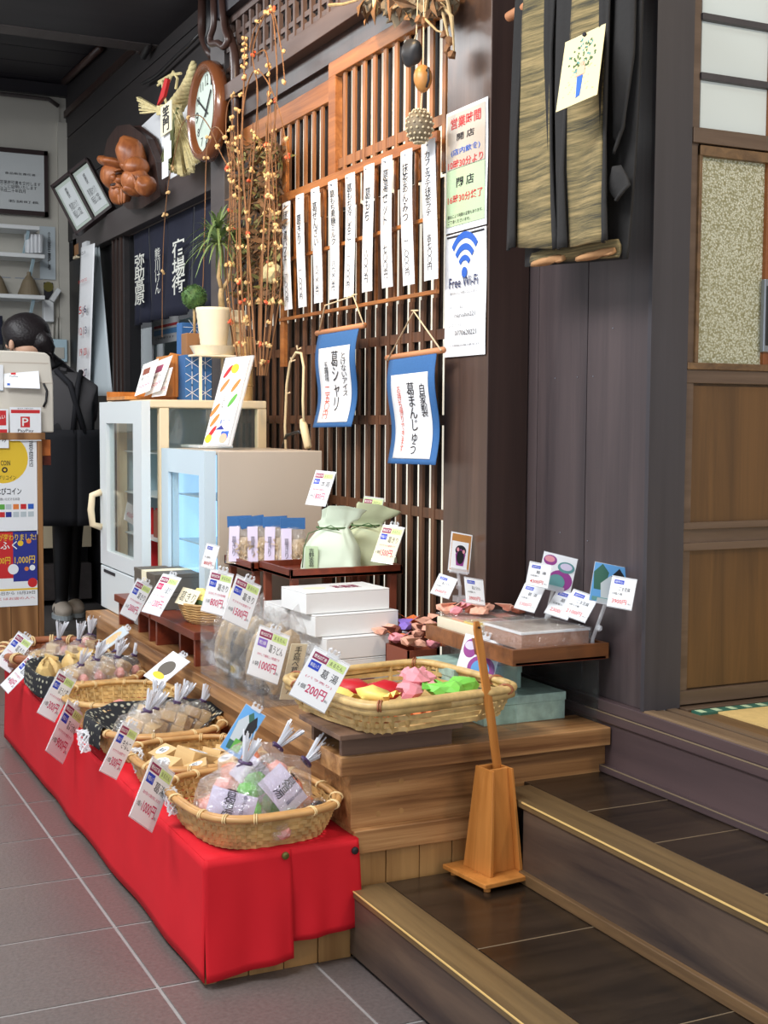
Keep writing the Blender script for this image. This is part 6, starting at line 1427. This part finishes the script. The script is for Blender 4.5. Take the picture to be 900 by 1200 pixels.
slab(q, 'red_bar', fr, -w*.5, .40*h, .45*w, .49*h, .004, .0045, 'red'); slab(q, 'red_mark', fr, -.3*w, .12*h, -.16*w, .3*h, .004, .0045, 'red'); text(q, 'PayPay', fr, -.22*w, .03*h, .24*w, .07*h, 'ink', n=.005); slab(q, 'blue_mark', fr, -.42*w, -.4*h, -.34*w, -.3*h, .004, .0045, 'wifi_blue')
fr, w, h = PB(-24, 427, 3.5, 458, RX, .008); q = thing('payment_card', 'white card at the very left edge on the cash register', 'card', fr.translation); slab(q, 'card', fr, -w/2, -h/2, w/2, h/2, 0, .003, 'paper'); slab(q, 'card_edge', fr, -w/2, -h/2, w/2, -h/2+.004, .003, .004, 'paper_grey')
p0 = U(54, 488, x=CX-.05); t = thing('orange_tray', 'orange-brown coin tray edge at the corner of the cashier counter', 'tray', p0)
obj('tray_body', G().box((CX-.25, cr-.06, cz-.10), (CX-.05, U(59, 488, x=CX-.05).y, cz-.001-.03)), 'orange', t, bevel=.002); obj('tray_rim', G().box((CX-.25, cr-.06, cz-.14), (CX-.05, U(59, 488, x=CX-.05).y, cz-.101)), 'red_riser', t)
# ------------------------------------------------------------------ recess wall things
YY = YW-.02
def wallp(px, py, dn=0): return U(px, py, y=YY-dn)
# calendar
t = thing('wall_calendar', 'large paper calendar with curled pages hanging on the dark wall', 'calendar', wallp(110, 290))
A = wallp(96, 290, .02); B = wallp(115, 283, .02)
def cal(l0, l1, r0, r1, dn, nm_, mat, cur):
    def f(u, v):
        a = wallp(l0[0]+(l1[0]-l0[0])*v, l0[1]+(l1[1]-l0[1])*v, dn); b = wallp(r0[0]+(r1[0]-r0[0])*v, r0[1]+(r1[1]-r0[1])*v, dn); p = a.lerp(b, u); return (p.x, p.y-cur*math.sin(u*PI)*v, p.z)
    obj(nm_, G().grid(f, 10, 14, .002), mat, t, smooth=True)
cal((95, 290), (89, 462), (111, 285), (105, 463), .10, 'front_page', 'paper', .01)
cal((105, 286), (103, 463), (113, 282), (117, 464), .03, 'turned_page', 'paper_grey', .07)
cal((108, 284), (116, 464), (116, 283), (132, 464), .02, 'turned_page', 'paper_grey', .06)
obj('top_strip', G().box(tuple(wallp(96, 291, .06)), tuple(wallp(114, 283, .0))), 'paper', t)
fr, w, h = PA(90, 290, 106, 463, YY-.118)
for r, (a_, b_) in enumerate((('5', '6'), ('12', '13'), ('19', '20'), ('26', '27'))):
    yy = .5-(.43+.14*r); text(t, a_, fr, -.2*w, yy*h, .22*w, .05*h, 'ink_red', n=.004, bold=True); text(t, b_, fr, .18*w, yy*h, .22*w, .05*h, 'ink_red' if r == 2 else 'ink_navy', n=.004, bold=True)
text(t, 'SUN MON TUE', fr, 0, .26*h, .7*w, .02*h, 'ink_red', n=.004); text(t, '2025.10', fr, .05*w, .44*h, .4*w, .02*h, 'ink', n=.004)
q = thing('wooden_tag', 'small worn wooden tag at the end of the lintel', 'tag', wallp(90, 297)); obj('tag_board', G().box(tuple(wallp(85.5, 304, .04)), tuple(wallp(93.5, 279, .02))), 'fridge_cream', q, bevel=.001); obj('tag_print', G().box(tuple(wallp(87, 300, .0415)), tuple(wallp(92, 285, .04))), 'terracotta', q)
# noren curtain
NY = YW-.0
t = thing('noren_curtain', 'dark indigo shop curtain with white lettering in the doorway', 'curtain', U(200, 300, y=NY))
xl = U(157, 300, y=NY).x; xr_ = U(251, 300, y=NY).x; zn = 1.992; zlow = U(160, 381, y=NY).z
cuts = [U(p, 320, y=NY).x for p in (157, 174.5, 197, 228, 262)]
for i in range(4):
    x0_, x1_ = cuts[i]+.004, cuts[i+1]-.010
    def f(u, v, x0_=x0_, x1_=x1_, i=i): return (x0_+(x1_-x0_)*u+(.02*math.sin(v*3+i)*v*(1-u*.4)), NY+.02*math.sin(u*7+i*2)*v, zn+(zlow-zn)*v)
    obj('curtain_panel', G().grid(f, 12, 10, .003), 'indigo', t, smooth=True)
obj('curtain_rod', G().tube([(xl-.1, NY, zn-.004), (xr_+.2, NY, zn-.004)], .008, 8), 'dark_post', t)
fr, w, h = PA(157, 300, 171, 355, NY-.03); text(t, '弥助高原', fr, 0, 0, w*.85, h, 'noren_white', n=.002, vertical=True, bold=True)
fr, w, h = PA(181, 292, 189, 343, NY-.03); text(t, '熊川けん', fr, 0, 0, w*.8, h, 'noren_white', n=.002, vertical=True)
fr, w, h = PA(201, 283, 218, 342, NY-.03); text(t, '宿場街', fr, 0, 0, w*.9, h, 'noren_white', n=.002, vertical=True, bold=True)
# lit pantry behind the curtain
t = thing('glass_cupboard', 'pale blue-grey glass fronted cupboard glimpsed under the indigo curtain', 'cupboard', (-7, 2.2, 0))
a = U(164, 420, y=2.1); b = U(246, 420, y=2.1)
obj('cupboard_body', G().box((a.x, 2.12, .3), (b.x, 2.45, U(200, 376, y=2.1).z)), 'room_blue', t); obj('glass_front', G().box((a.x, 2.10, .3), (b.x, 2.105, U(200, 378, y=2.1).z)), 'glass', t)
obj('door_edge', G().box((U(178, 400, y=2.09).x, 2.09, .3), (U(180, 400, y=2.09).x, 2.10, U(180, 380, y=2.1).z)), 'fridge_white', t)
fr, w, h = PA(178, 372, 210, 399, 2.02); q = thing('paper_notice', 'white paper with a red band hanging below the indigo curtain', 'notice', fr.translation); slab(q, 'sheet', fr, -w/2, -h/2, w/2, h/2, 0, .002, 'paper'); slab(q, 'red_band', fr, -.4*w, .05*h, .45*w, .14*h, .002, .003, 'ink_red'); slab(q, 'blue_block', fr, -.4*w, -.2*h, .45*w, -.02*h, .002, .003, 'sky_blue'); text(q, 'ご予約承ります', fr, 0, -.32*h, .7*w, .08*h, 'ink', n=.004)
# clock
CY = YL-.05
c = U(245, 131, y=CY); t = thing('wall_clock', 'oval-looking round wall clock with brown wooden rim on the post', 'clock', c)
Rc = .175; mF = frame(c, (1, 0, 0), (0, 0, 1)); mT = Matrix.Rotation(0, 4, 'Z')
mL = mF
obj('rim', G().lathe([(Rc*.8, .0), (Rc*.8, .022), (Rc*.86, .034), (Rc*.96, .030), (Rc, .014), (Rc, -.012), (.01, -.012), (.01, 0)], 56, m=mL), 'clock_wood', t, smooth=True)
obj('dial', G().lathe([(Rc*.82, .004), (Rc*.82, .008)], 48, m=mL), 'clock_face', t)
for k in range(12):
    a_ = PI/2-k*PI/6
    if k % 3 == 0: text(t, ['12', '3', '6', '9'][k//3], mL, Rc*.64*math.cos(a_), Rc*.64*math.sin(a_), .034, .04, 'ink', n=.009)
    else: text(t, str(k), mL, Rc*.64*math.cos(a_), Rc*.64*math.sin(a_), .022 if k < 10 else .032, .03, 'ink', n=.009)
for ang, L, w_ in ((PI/2-.72, .085, .008), (PI/2+1.02, .115, .006), (PI/2+2.2, .1, .002)):
    g = G(); g.bar(mL @ Vector((-.02*math.cos(ang), -.02*math.sin(ang), .012)), mL @ Vector((L*math.cos(ang), L*math.sin(ang), .012)), w_, .002, (0, -1, 0)); obj('hand', g, 'ink', t)
# straw rope charm
SYY = YW-.12
sp = lambda px, py, dn=0: U(px, py, y=SYY-dn)
t = thing('straw_charm', 'New Year straw rope charm with white paper and red tassel beside the clock', 'straw charm', sp(205, 150))
g = G(); ctr = [sp(*p) for p in ((204, 128), (212, 116), (219, 104), (224, 90), (227, 72))]
for s_ in range(3):
    pts = []
    for i in range(40):
        q = i/39*(len(ctr)-1); k = min(int(q), len(ctr)-2); p = ctr[k].lerp(ctr[k+1], q-k); r = .022*(1-i/39)**.6+.006; a = i*.6+s_*2*PI/3; pts.append((p+Vector((math.cos(a)*r, math.sin(a)*r*.6, 0)), r))
    g.tube([p for p, r in pts], [r*.95 for p, r in pts], 8)
obj('twisted_rope', g, 'straw', t, smooth=True)
rn_ = random.Random(3); g, g2 = G(), G()
for k in range(90):
    a = sp(206+rn_.uniform(-5, 6), 132+rn_.uniform(-8, 8), rn_.uniform(-.03, .05)); u = rn_.random(); b = sp(190+u*48, 206-abs(u-.5)*30+rn_.uniform(-6, 4)-(8 if u > .8 else 0), rn_.uniform(-.02, .10)); (g2 if u < .25 else g).bar(a, b, .012, .006)
obj('straw_skirt', g, 'straw', t, kind='stuff'); obj('green_straw', g2, 'straw_dark', t, kind='stuff')
g = G()
for k in range(26): g.bar(sp(190, 130, .04), sp(163+rn_.uniform(-2, 6), 128+rn_.uniform(-14, 6), rn_.uniform(0, .1)), .014, .006)
g.bar(sp(190, 130, .04), sp(206, 128, .04), .05, .04)
obj('side_bundle', g, 'straw', t, kind='stuff')
obj('red_tassel', G().prism([(0, 0), (.10, .015), (.16, .07), (.12, .085)], 0, .012, frame(sp(187, 124, .09), (1, 0, 0), (0, 0, 1))), 'red', t)
fr, w, h = PA(189, 126, 202, 152, SYY-.13); slab(t, 'lettered_paper', fr, -w/2, -h/2, w/2, h/2, 0, .003, 'paper_cream'); text(t, '笑門', fr, 0, 0, w*.6, h*.85, 'ink', n=.005, vertical=True, bold=True)
fr, w, h = PA(190, 152, 200, 206, SYY-.12)
for k, (a_, b_) in enumerate(((-.5, .1), (-.2, .3), (-.4, .0))): slab(t, 'zigzag_paper', fr, a_*w, (.5-(k+1)*.33)*h, (b_+.35)*w, (.5-k*.33)*h, .002*k, .002*k+.001, 'paper')
g = G()
for pts in ([(185, 100), (190, 96), (192, 110), (195, 122)], [(197, 98), (203, 84), (208, 92), (206, 104)], [(186, 96), (200, 88), (212, 86)]): g.tube([sp(*p, .02) for p in pts], .006, 6)
obj('rope_knot', g, 'straw', t)
# white sheet leaning behind the charm
t = thing('white_board', 'white sheet leaning on the lintel behind the straw charm and mask', 'board', wallp(200, 200))
P4 = [wallp(143, 250, .02), wallp(251, 202, .02), wallp(251, 68, .01), wallp(158, 155, .01)]
g = G(); th = Vector((0, .012, 0)); g.add(P4+[p+th for p in P4], [(0, 1, 2, 3), (7, 6, 5, 4), (0, 4, 5, 1), (1, 5, 6, 2), (2, 6, 7, 3), (3, 7, 4, 0)]); obj('sheet', g, 'paper', t)
# carved mask of a smiling figure on a dark slab
MYY = YW-.10
mp = lambda px, py, dn=0: U(px, py, y=MYY-dn)
t = thing('carved_plaque', 'carved wooden smiling old man on a dark slab of wood above the doorway', 'carving', mp(150, 195))
sl = [mp(*p) for p in ((126, 165), (137, 150), (152, 148), (170, 162), (181, 190), (187, 228), (166, 242), (150, 243), (138, 232), (125, 215), (121, 185))]
g = G(); n_ = len(sl); g.add([p+Vector((0, .05, 0)) for p in sl]+sl, [tuple(range(n_)), tuple(range(n_, 2*n_))[::-1]]+[(i, (i+1) % n_, n_+(i+1) % n_, n_+i) for i in range(n_)]); obj('slab', g, 'carving_back', t, bevel=.01)
def cb(n, px, py, rx, ry, rz, m='carving', rot=0, dn=.03, amp=.05, seed=1):
    obj(n, G().blob(mp(px, py, dn), (rx, ry, rz), seed, amp, 3, fr=1.5, m=Matrix.Rotation(rot, 4, 'Y')), m, t, smooth=True)
def cq(n, px, py, w, hh, m='carving', rot=0, lay=0, amp=.05, seed=1):
    r = w*.0054; c = mp(px, py, .07+.012*lay); R_ = Matrix.Rotation(rot, 4, (_f.x, _f.y, _f.z))
    obj(n, G().blob(c, (r, r, hh*.0052), seed, amp, 3, fr=1.6, m=R_), m, t, smooth=True)
cq('hat', 154, 182, 12, 18, rot=-.45); cq('hat_crown', 160, 196, 11, 9, lay=.5, seed=4); cq('hat_ear', 121, 188, 6, 4.5, rot=.4, lay=.5); cq('hat_brim', 135, 192, 14, 5, rot=.25, lay=1); cq('hat_brim', 150, 197, 8, 4, rot=.5, lay=1.3)
cq('face', 134, 206, 12.5, 13, lay=.8, seed=3); cq('beard', 141, 225, 9.5, 12, lay=.9, amp=.14, seed=5, rot=-.15); cq('shoulder', 160, 212, 13, 12, lay=.3, seed=3, amp=.1); cq('sack', 171, 218, 9, 8.5, lay=.4, seed=8, amp=.12); cq('sleeve', 157, 222, 10, 6, lay=1.1, seed=7, amp=.14)
cq('brow', 128, 199, 4.5, 1.7, rot=.3, lay=2.7); cq('brow', 139, 200, 4.5, 1.7, rot=-.2, lay=2.7)
cq('eye', 128.5, 202.5, 3, .9, 'carving_back', rot=.15, lay=3.0); cq('eye', 139, 203.5, 3, .9, 'carving_back', rot=-.15, lay=3.0)
cq('nose', 133, 208, 3.2, 3.6, lay=3.2); cq('cheek', 127, 210, 3.6, 3.4, lay=2.6); cq('cheek', 140.5, 211, 4, 3.6, lay=2.6)
cq('open_mouth', 135, 217, 4.6, 2.4, 'carving_back', rot=-.1, lay=2.9); cq('lower_lip', 136, 220, 4.2, 1.4, lay=3.1)
for k in range(4): cq('beard_lock', 136+k*3.4, 230-k*.6, 1.8, 7.5, lay=2.3, rot=-.12+.06*k, seed=k+11)
for k in range(3): cq('robe_fold', 152+k*7, 213+k*2, 1.5, 9, lay=2.4, rot=-.35, seed=k+21)
# twin framed sheets leaning
fr, w, h = card_frame(((58, 216), (102, 184), (138, 248), (90, 275)), y=YW-.16)
t = thing('double_frame', 'dark double frame with two pale certificates leaning on the lintel', 'picture frame', fr.translation)
slab(t, 'backing', fr, -w/2, -h/2, w/2, h/2, -.02, -.002, 'frame_dark')
for k in (-1, 1):
    cx = k*w*.25; slab(t, 'mat_print', fr, cx-.21*w, -.44*h, cx+.21*w, .44*h, -.002, .001, 'cert_green'); slab(t, 'certificate', fr, cx-.17*w, -.37*h, cx+.17*w, .37*h, .001, .003, 'cert_paper'); text(t, '感謝状', fr, cx, .22*h, .06*w, .2*h, 'ink', n=.004, vertical=True); text(t, '熊川宿まちづくり\n特産品として認定', fr, cx, -.1*h, .2*w, .3*h, 'ink', n=.004)
for a_, b_ in (((-.5, .45), (.5, .5)), ((-.5, -.5), (.5, -.45)), ((-.5, -.5), (-.46, .5)), ((.46, -.5), (.5, .5)), ((-.025, -.5), (.025, .5))): slab(t, 'frame_bar', fr, a_[0]*w, a_[1]*h, b_[0]*w, b_[1]*h, -.002, .018, 'frame_dark')
# ------------------------------------------------------------------ far wall things
FX = XF+.01
def framed(label, px0, py0, px1, py1, x):
    fr, w, h = PB(px0, py0, px1, py1, x, .03); t = thing('picture_frame', label, 'picture frame', fr.translation)
    slab(t, 'sheet', fr, -.44*w, -.44*h, .44*w, .44*h, 0, .004, 'cert_paper')
    for a_, b_ in (((-.5, .43), (.5, .5)), ((-.5, -.5), (.5, -.43)), ((-.5, -.5), (-.44, .5)), ((.44, -.5), (.5, .5))): slab(t, 'frame_bar', fr, a_[0]*w, a_[1]*h, b_[0]*w, b_[1]*h, -.02, .014, 'frame_dark')
    text(t, '食品衛生責任者', fr, .05*w, .12*h, .5*w, .035*h, 'ink', n=.006); text(t, '営業許可書を交付します\nここに証明いたします\n平成二十年四月', fr, .05*w, -.08*h, .66*w, .18*h, 'ink', n=.006); text(t, '若狭町長', fr, .1*w, -.3*h, .5*w, .04*h, 'ink', n=.006); return t
framed('dark framed certificate on the pale far wall', -18, 172, 55, 255, FX)
for k, (py, pr) in enumerate(((268, 50), (301, 56), (349, 56))):
    a = U(-60, py, x=FX+.2); b = U(pr-4, py, x=FX+.2); t = thing('wall_shelf', 'white wall shelf on the far wall, %s of three' % ['top', 'middle', 'bottom'][k], 'shelf', b)
    obj('shelf_board', G().box((FX, a.y, b.z-.012), (FX+.22, b.y, b.z+.012)), 'white_paint', t, bevel=.003)
    g = G(); g.bar((FX+.01, b.y-.06, b.z-.15), (FX+.18, b.y-.06, b.z-.014), .015, .02); obj('bracket', g, 'fridge_inner', t)
for k, (p0, p1) in enumerate(((-22, 15), (21, 47))):
    c = U((p0+p1)/2, 345, x=FX+.11); zz = U(20, 347, x=FX+.2).z+.014; t = thing('cone_shade', 'grey-brown cone shaped cover on the bottom wall shelf, %s one' % ['left', 'right'][k], 'cover', (c.x, c.y, zz))
    obj('cone', G().lathe([(.068, 0), (.066, .01), (.035, .09), (.012, .12), (.010, .14)], 20, c=(c.x, c.y, zz)), 'net_grey', t, smooth=False); g = G(); g.bar((c.x, c.y-.08, zz+.10), (c.x, c.y+.08, zz+.10), .006, .006); obj('handle_bar', g, 'steel', t)
for k in range(4):
    c = U(33+k*4.5, 299, x=FX+.12); t = thing('drinking_glass', 'upright clear glass on the middle wall shelf, %s from the left' % nm[k], 'glass', (c.x, c.y, c.z), 0, 'glasses on the middle shelf'); obj('glass_wall', G().lathe([(.018, .013), (.022, .12)], 14, c=(c.x, c.y, c.z)), 'clip', t); obj('glass_base', G().lathe([(.018, .012), (.018, .018)], 14, c=(c.x, c.y, c.z)), 'clip', t)
fr, w, h = PB(46, 265, 65, 328, FX, .004); t = thing('hygiene_notice', 'narrow white notice of vertical writing beside the shelves', 'notice', fr.translation); slab(t, 'sheet', fr, -w/2, -h/2, w/2, h/2, 0, .003, 'paper_grey'); text(t, '食品衛生責任者', fr, .1*w, .04*h, .22*w, .72*h, 'ink', n=.005, vertical=True, bold=True)
fr, w, h = PB(51, 331, 62, 353, FX, .004); t = thing('black_label', 'small black label with gold mark below the notice', 'label', fr.translation); slab(t, 'sheet', fr, -w/2, -h/2, w/2, h/2, 0, .003, 'ink'); obj('gold_mark', G().prism([(.03*math.cos(a), .03+.03*math.sin(a)) for a in [2*PI*i/14 for i in range(14)]], .003, .004, fr), 'brass', t)
t = thing('wall_phone', 'white wall handset mounted on the far wall', 'handset', U(58, 360, x=FX+.03)); a = U(51, 377, x=FX+.05); b = U(63, 352, x=FX+.05); obj('phone_base', G().box((FX, a.y, a.z), (FX+.06, b.y, b.z)), 'white_paint', t, bevel=.006); g = G(); g.bar(U(60, 353, x=FX+.07), U(69, 339, x=FX+.07), .045, .03); obj('handset', g, 'white_paint', t, bevel=.005)
t = thing('intercom_box', 'grey switch panel on the far wall behind the person', 'panel', U(72, 400, x=FX+.02)); a = U(61, 424, x=FX+.03); b = U(78, 398, x=FX+.03); obj('panel_box', G().box((FX, a.y, a.z), (FX+.05, b.y, b.z)), 'fridge_inner', t, bevel=.004); obj('panel_plate', G().box((FX+.05, a.y+.01, a.z+.02), (FX+.056, b.y-.02, b.z-.05)), 'wall_white', t)
for k, px in enumerate((62, 67, 71)): g = G(); g.tube([U(px, 398, x=FX+.02), U(px, 372 if k else 380, x=FX+.02)], .008, 6); t = obj('wall_cable', g, 'wall_white', smooth=True); tag(t, 'thin pale cable above the grey switch panel, %s of three' % nm[k], 'cable', 'cables on the far wall')
t = thing('dark_tin', 'dark navy object at the left edge below the shelves', 'tin', U(0, 385, x=FX+.1)); a = U(-20, 400, x=FX+.1); b = U(3, 370, x=FX+.1); obj('tin_body', G().box((FX+.01, a.y, a.z-.2), (FX+.1, b.y, b.z)), 'indigo', t, bevel=.004); obj('tin_base', G().box((FX+.01, a.y, a.z-.22), (FX+.1, b.y, a.z-.2)), 'white_paint', t)
# kitchen counter behind the person
XK = -7.45
a = U(92, 527, x=XK); t = thing('kitchen_unit', 'cream cabinet unit with a dark gap and grey base behind the person', 'cabinet', (XK-.3, 1.5, 0))
zt7 = a.z; z8 = U(100, 641, x=XK).z; z9 = U(100, 660, x=XK).z
obj('worktop', G().box((XF+.02, .6, zt7), (XK+.02, 1.76, zt7+.03)), 'steel', t, bevel=.003); obj('cabinet_front', G().box((XK-.4, .6, z8), (XK, 1.745, zt7)), 'fridge_cream', t, bevel=.003); obj('recess', G().box((XK-.4, .6, z9), (XK-.1, 1.745, z8)), 'black', t); obj('base_drawer', G().box((XK-.4, .6, .03), (XK, 1.745, z9)), 'fridge_inner' if 0 else 'lintel_grey', t, bevel=.003)
p = U(103, 515, x=XK-.05); t = thing('stacked_cups', 'white pack lying on the worktop beside the person', 'pack', (XK-.1, p.y-.08, zt7+.031)); obj('pack_body', G().box((XK-.2, p.y-.10, zt7+.031), (XK-.02, p.y+.06, zt7+.11)), 'paper_grey', t, bevel=.006); text(t, 'コーヒー', frame((XK-.02, p.y-.02, zt7+.07), (0, 1, 0), (0, 0, 1)), 0, 0, .1, .03, 'ink')
# ------------------------------------------------------------------ conduits and cables
cw = lambda px, py, dn=.03: U(px, py, y=YW-.01-dn)
def pipe(label, pts, r, m, y=None, n=8):
    P = [cw(*p) if y is None else U(*p, y=y) for p in pts]; out = [P[0]]
    for i in range(1, len(P)-1): a = P[i].lerp(P[i-1], .3); b = P[i].lerp(P[i+1], .3); out += [a, P[i].lerp((a+b)/2, .5), b]
    out.append(P[-1]); t = obj('conduit', G().tube(out, r, n), m, smooth=True); tag(t, label, 'conduit')
pipe('copper-brown conduit bending down the dark wall, left of the clock', [(205, -4), (186, 2), (174, 16), (174, 42), (163, 60)], .018, 'carving_back')
pipe('black conduit beside the copper-brown one on the dark wall', [(208, 0), (190, 6), (179, 20), (178, 48), (168, 66)], .018, 'cord_black')
pipe('thin black cable running from the wall up to the conduits', [(167, 98), (185, 88), (205, 68), (220, 54), (234, 40)], .008, 'cord_black')
pipe('brown conduit dropping beside the clock, leftmost of three', [(237, -6), (236, 40), (242, 56), (249, 66)], .018, 'conduit_brown')
pipe('black conduit between the brown ones above the clock', [(246, -6), (246, 36), (243, 48), (250, 58)], .016, 'cord_black')
pipe('brown cable drooping beside the post above the clock', [(250, -4), (251, 30), (246, 44), (247, 52), (256, 50), (262, 56), (268, 48), (262, 32), (260, -4)], .012, 'conduit_brown', y=YL-.05)
pipe('dark brown conduit running down the right of the post', [(262, -4), (263, 30), (272, 50), (276, 70), (276, 200)], .016, 'conduit_brown', y=YL-.03)
pipe('dark pipe along the ceiling corner of the recess', [(75, 96), (118, 56)], .02, 'conduit_brown')
# ------------------------------------------------------------------ person
t = thing('person', 'person in grey top and long black apron bending over behind the cash register, back turned', 'person', (-7.0, 1.48, 0))
PXX = -6.82
pp_ = lambda px, py, x=PXX: U(px, py, x=x)
def skin(name, verts, edges, radii, mat, parent, sub=2, root=0):
    me = bpy.data.meshes.new(name); inv = WM(parent).inverted(); me.from_pydata([tuple(inv @ Vector(v)) for v in verts], edges, []); me.materials.append(M[mat]); me.update()
    o = link(bpy.data.objects.new(name, me), parent); md = o.modifiers.new('skin', 'SKIN'); md.use_smooth_shade = True
    for i, r in enumerate(radii):
        sv = me.skin_vertices[0].data[i]; sv.radius = (r, r) if not isinstance(r, tuple) else r; sv.use_root = (i == root)
    s_ = o.modifiers.new('sub', 'SUBSURF'); s_.levels = sub; s_.render_levels = sub; return o
hipc = pp_(83, 540); chest = pp_(80, 455); neck = pp_(52, 420, -6.80); head = pp_(33, 398, -6.82)
hz = hipc.z; L1 = Vector((-6.98, 1.475, 0)); L2 = Vector((-7.05, 1.56, 0))
V = [hipc, hipc.lerp(chest, .5), chest, neck, head, (hipc.x+.03, hipc.y-.02, hz-.06), (-6.96, 1.475, .48), (-6.99, 1.475, .07), (-6.93, 1.44, .035), (hipc.x-.05, hipc.y+.05, hz-.06), (-7.03, 1.55, .48), (-7.07, 1.55, .07), (-7.0, 1.53, .035),
     chest+Vector((.03, .085, -.03)), pp_(101, 484), pp_(92, 500, -6.95), pp_(70, 496, -7.05), chest+Vector((-.03, -.15, .03)), chest+Vector((-.1, -.2, -.2)), chest+Vector((-.25, -.22, -.25))]
E_ = [(0, 1), (1, 2), (2, 3), (3, 4), (0, 5), (5, 6), (6, 7), (7, 8), (0, 9), (9, 10), (10, 11), (11, 12), (2, 13), (13, 14), (14, 15), (15, 16), (2, 17), (17, 18), (18, 19)]
Rr = [.12, .12, .12, .05, .075, .085, .055, .036, .03, .085, .055, .036, .03, .06, .045, .035, .03, .06, .045, .035]
skin('body', V, E_, Rr, 'black', t)
V2 = [hipc+Vector((0, 0, .02)), hipc.lerp(chest, .5), chest, chest.lerp(neck, .55), chest+Vector((.03, .08, -.03)), pp_(100, 482), pp_(98, 497, -6.9), chest+Vector((-.03, -.15, .03)), chest+Vector((-.1, -.2, -.18))]
skin('grey_top', V2, [(0, 1), (1, 2), (2, 3), (2, 4), (4, 5), (5, 6), (2, 7), (7, 8)], [.13, .14, .145, .075, .085, .075, .065, .08, .07], 'grey_cloth', t)
def apron(u, v):
    a = 2*PI*u; zz = hz+.16-(hz+.16-U(100, 612, x=PXX).z)*v; r = .15+.075*v; cx = hipc.x-.0; cy = hipc.y-.02*v
    f_ = 1+.04*math.sin(a*6)*v; return (cx+r*1.0*math.cos(a)*f_, cy+r*1.05*math.sin(a)*f_, zz)
obj('apron', G().grid(apron, 48, 12, .004), 'black_cloth', t, smooth=True)
g = G(); g.tube([chest+Vector((.07, .05, .085)), chest+Vector((.13, .02, .02)), hipc+Vector((.14, -.02, .14))], .014, 6); g.tube([chest+Vector((.08, -.08, .09)), chest+Vector((.135, -.02, .02)), hipc+Vector((.14, .04, .14))], .014, 6); obj('apron_strap', g, 'black_cloth', t, smooth=True)
hd = head
obj('face', G().blob(hd+Vector((-.01, -.012, -.012)), (.075, .088, .098), 2, .02, 3, fr=.8), 'skin', t, smooth=True)
obj('ear', G().blob(pp_(13.5, 404, -6.74), (.012, .014, .030), 2, .08, 2), 'skin', t, smooth=True)
obj('nose', G().blob(hd+Vector((-.06, -.085, -.03)), (.016, .018, .018), 2, .02, 2), 'skin', t, smooth=True)
for dx in (-.03, .03): obj('eye', G().blob(hd+Vector((-.055+dx, -.082+abs(dx)*.2, 0)), (.008, .006, .006), 2, 0, 2), 'ink', t)
obj('mouth', G().blob(hd+Vector((-.05, -.078, -.06)), (.014, .008, .005), 2, 0, 2), 'pink', t)
obj('neck_skin', G().blob(pp_(33, 410, -6.77), (.055, .075, .05), 2, .02, 2), 'skin', t, smooth=True)
g = G(); g.blob(pp_(31, 392, -6.80), (.098, .125, .105), 2, .05, 3, fr=1.2); g.blob(pp_(44, 400, -6.77), (.06, .075, .075), 3, .06, 3, fr=1.2); obj('hair', g, 'hair', t, smooth=True)
g = G(); g.tube([pp_(44, 396, -6.74), pp_(52, 402, -6.74), pp_(58, 410, -6.74), pp_(61, 418, -6.74)], [.05, .045, .032, .008], 10)
for k in range(12): g.tube([pp_(46, 396+k, -6.73), pp_(56+k*.4, 404+k, -6.72), pp_(60+k*.3, 412+k, -6.72)], .004, 4)
obj('ponytail', g, 'hair', t, smooth=True)
for i, c in enumerate((Vector((-6.97, 1.475, 0)), Vector((-7.05, 1.555, 0)))):
    g = G(); g.blob(c+Vector((0, 0, .045)), (.11, .05, .045), 2, .05, 3, fr=1); obj('shoe', g, 'shoe', t, smooth=True); obj('shoe_sole', G().prism([(c.x+.115*math.cos(a), c.y+.052*math.sin(a)) for a in [2*PI*k/20 for k in range(20)]], 0.0, .022), 'paper_grey', t)
finish_texts()
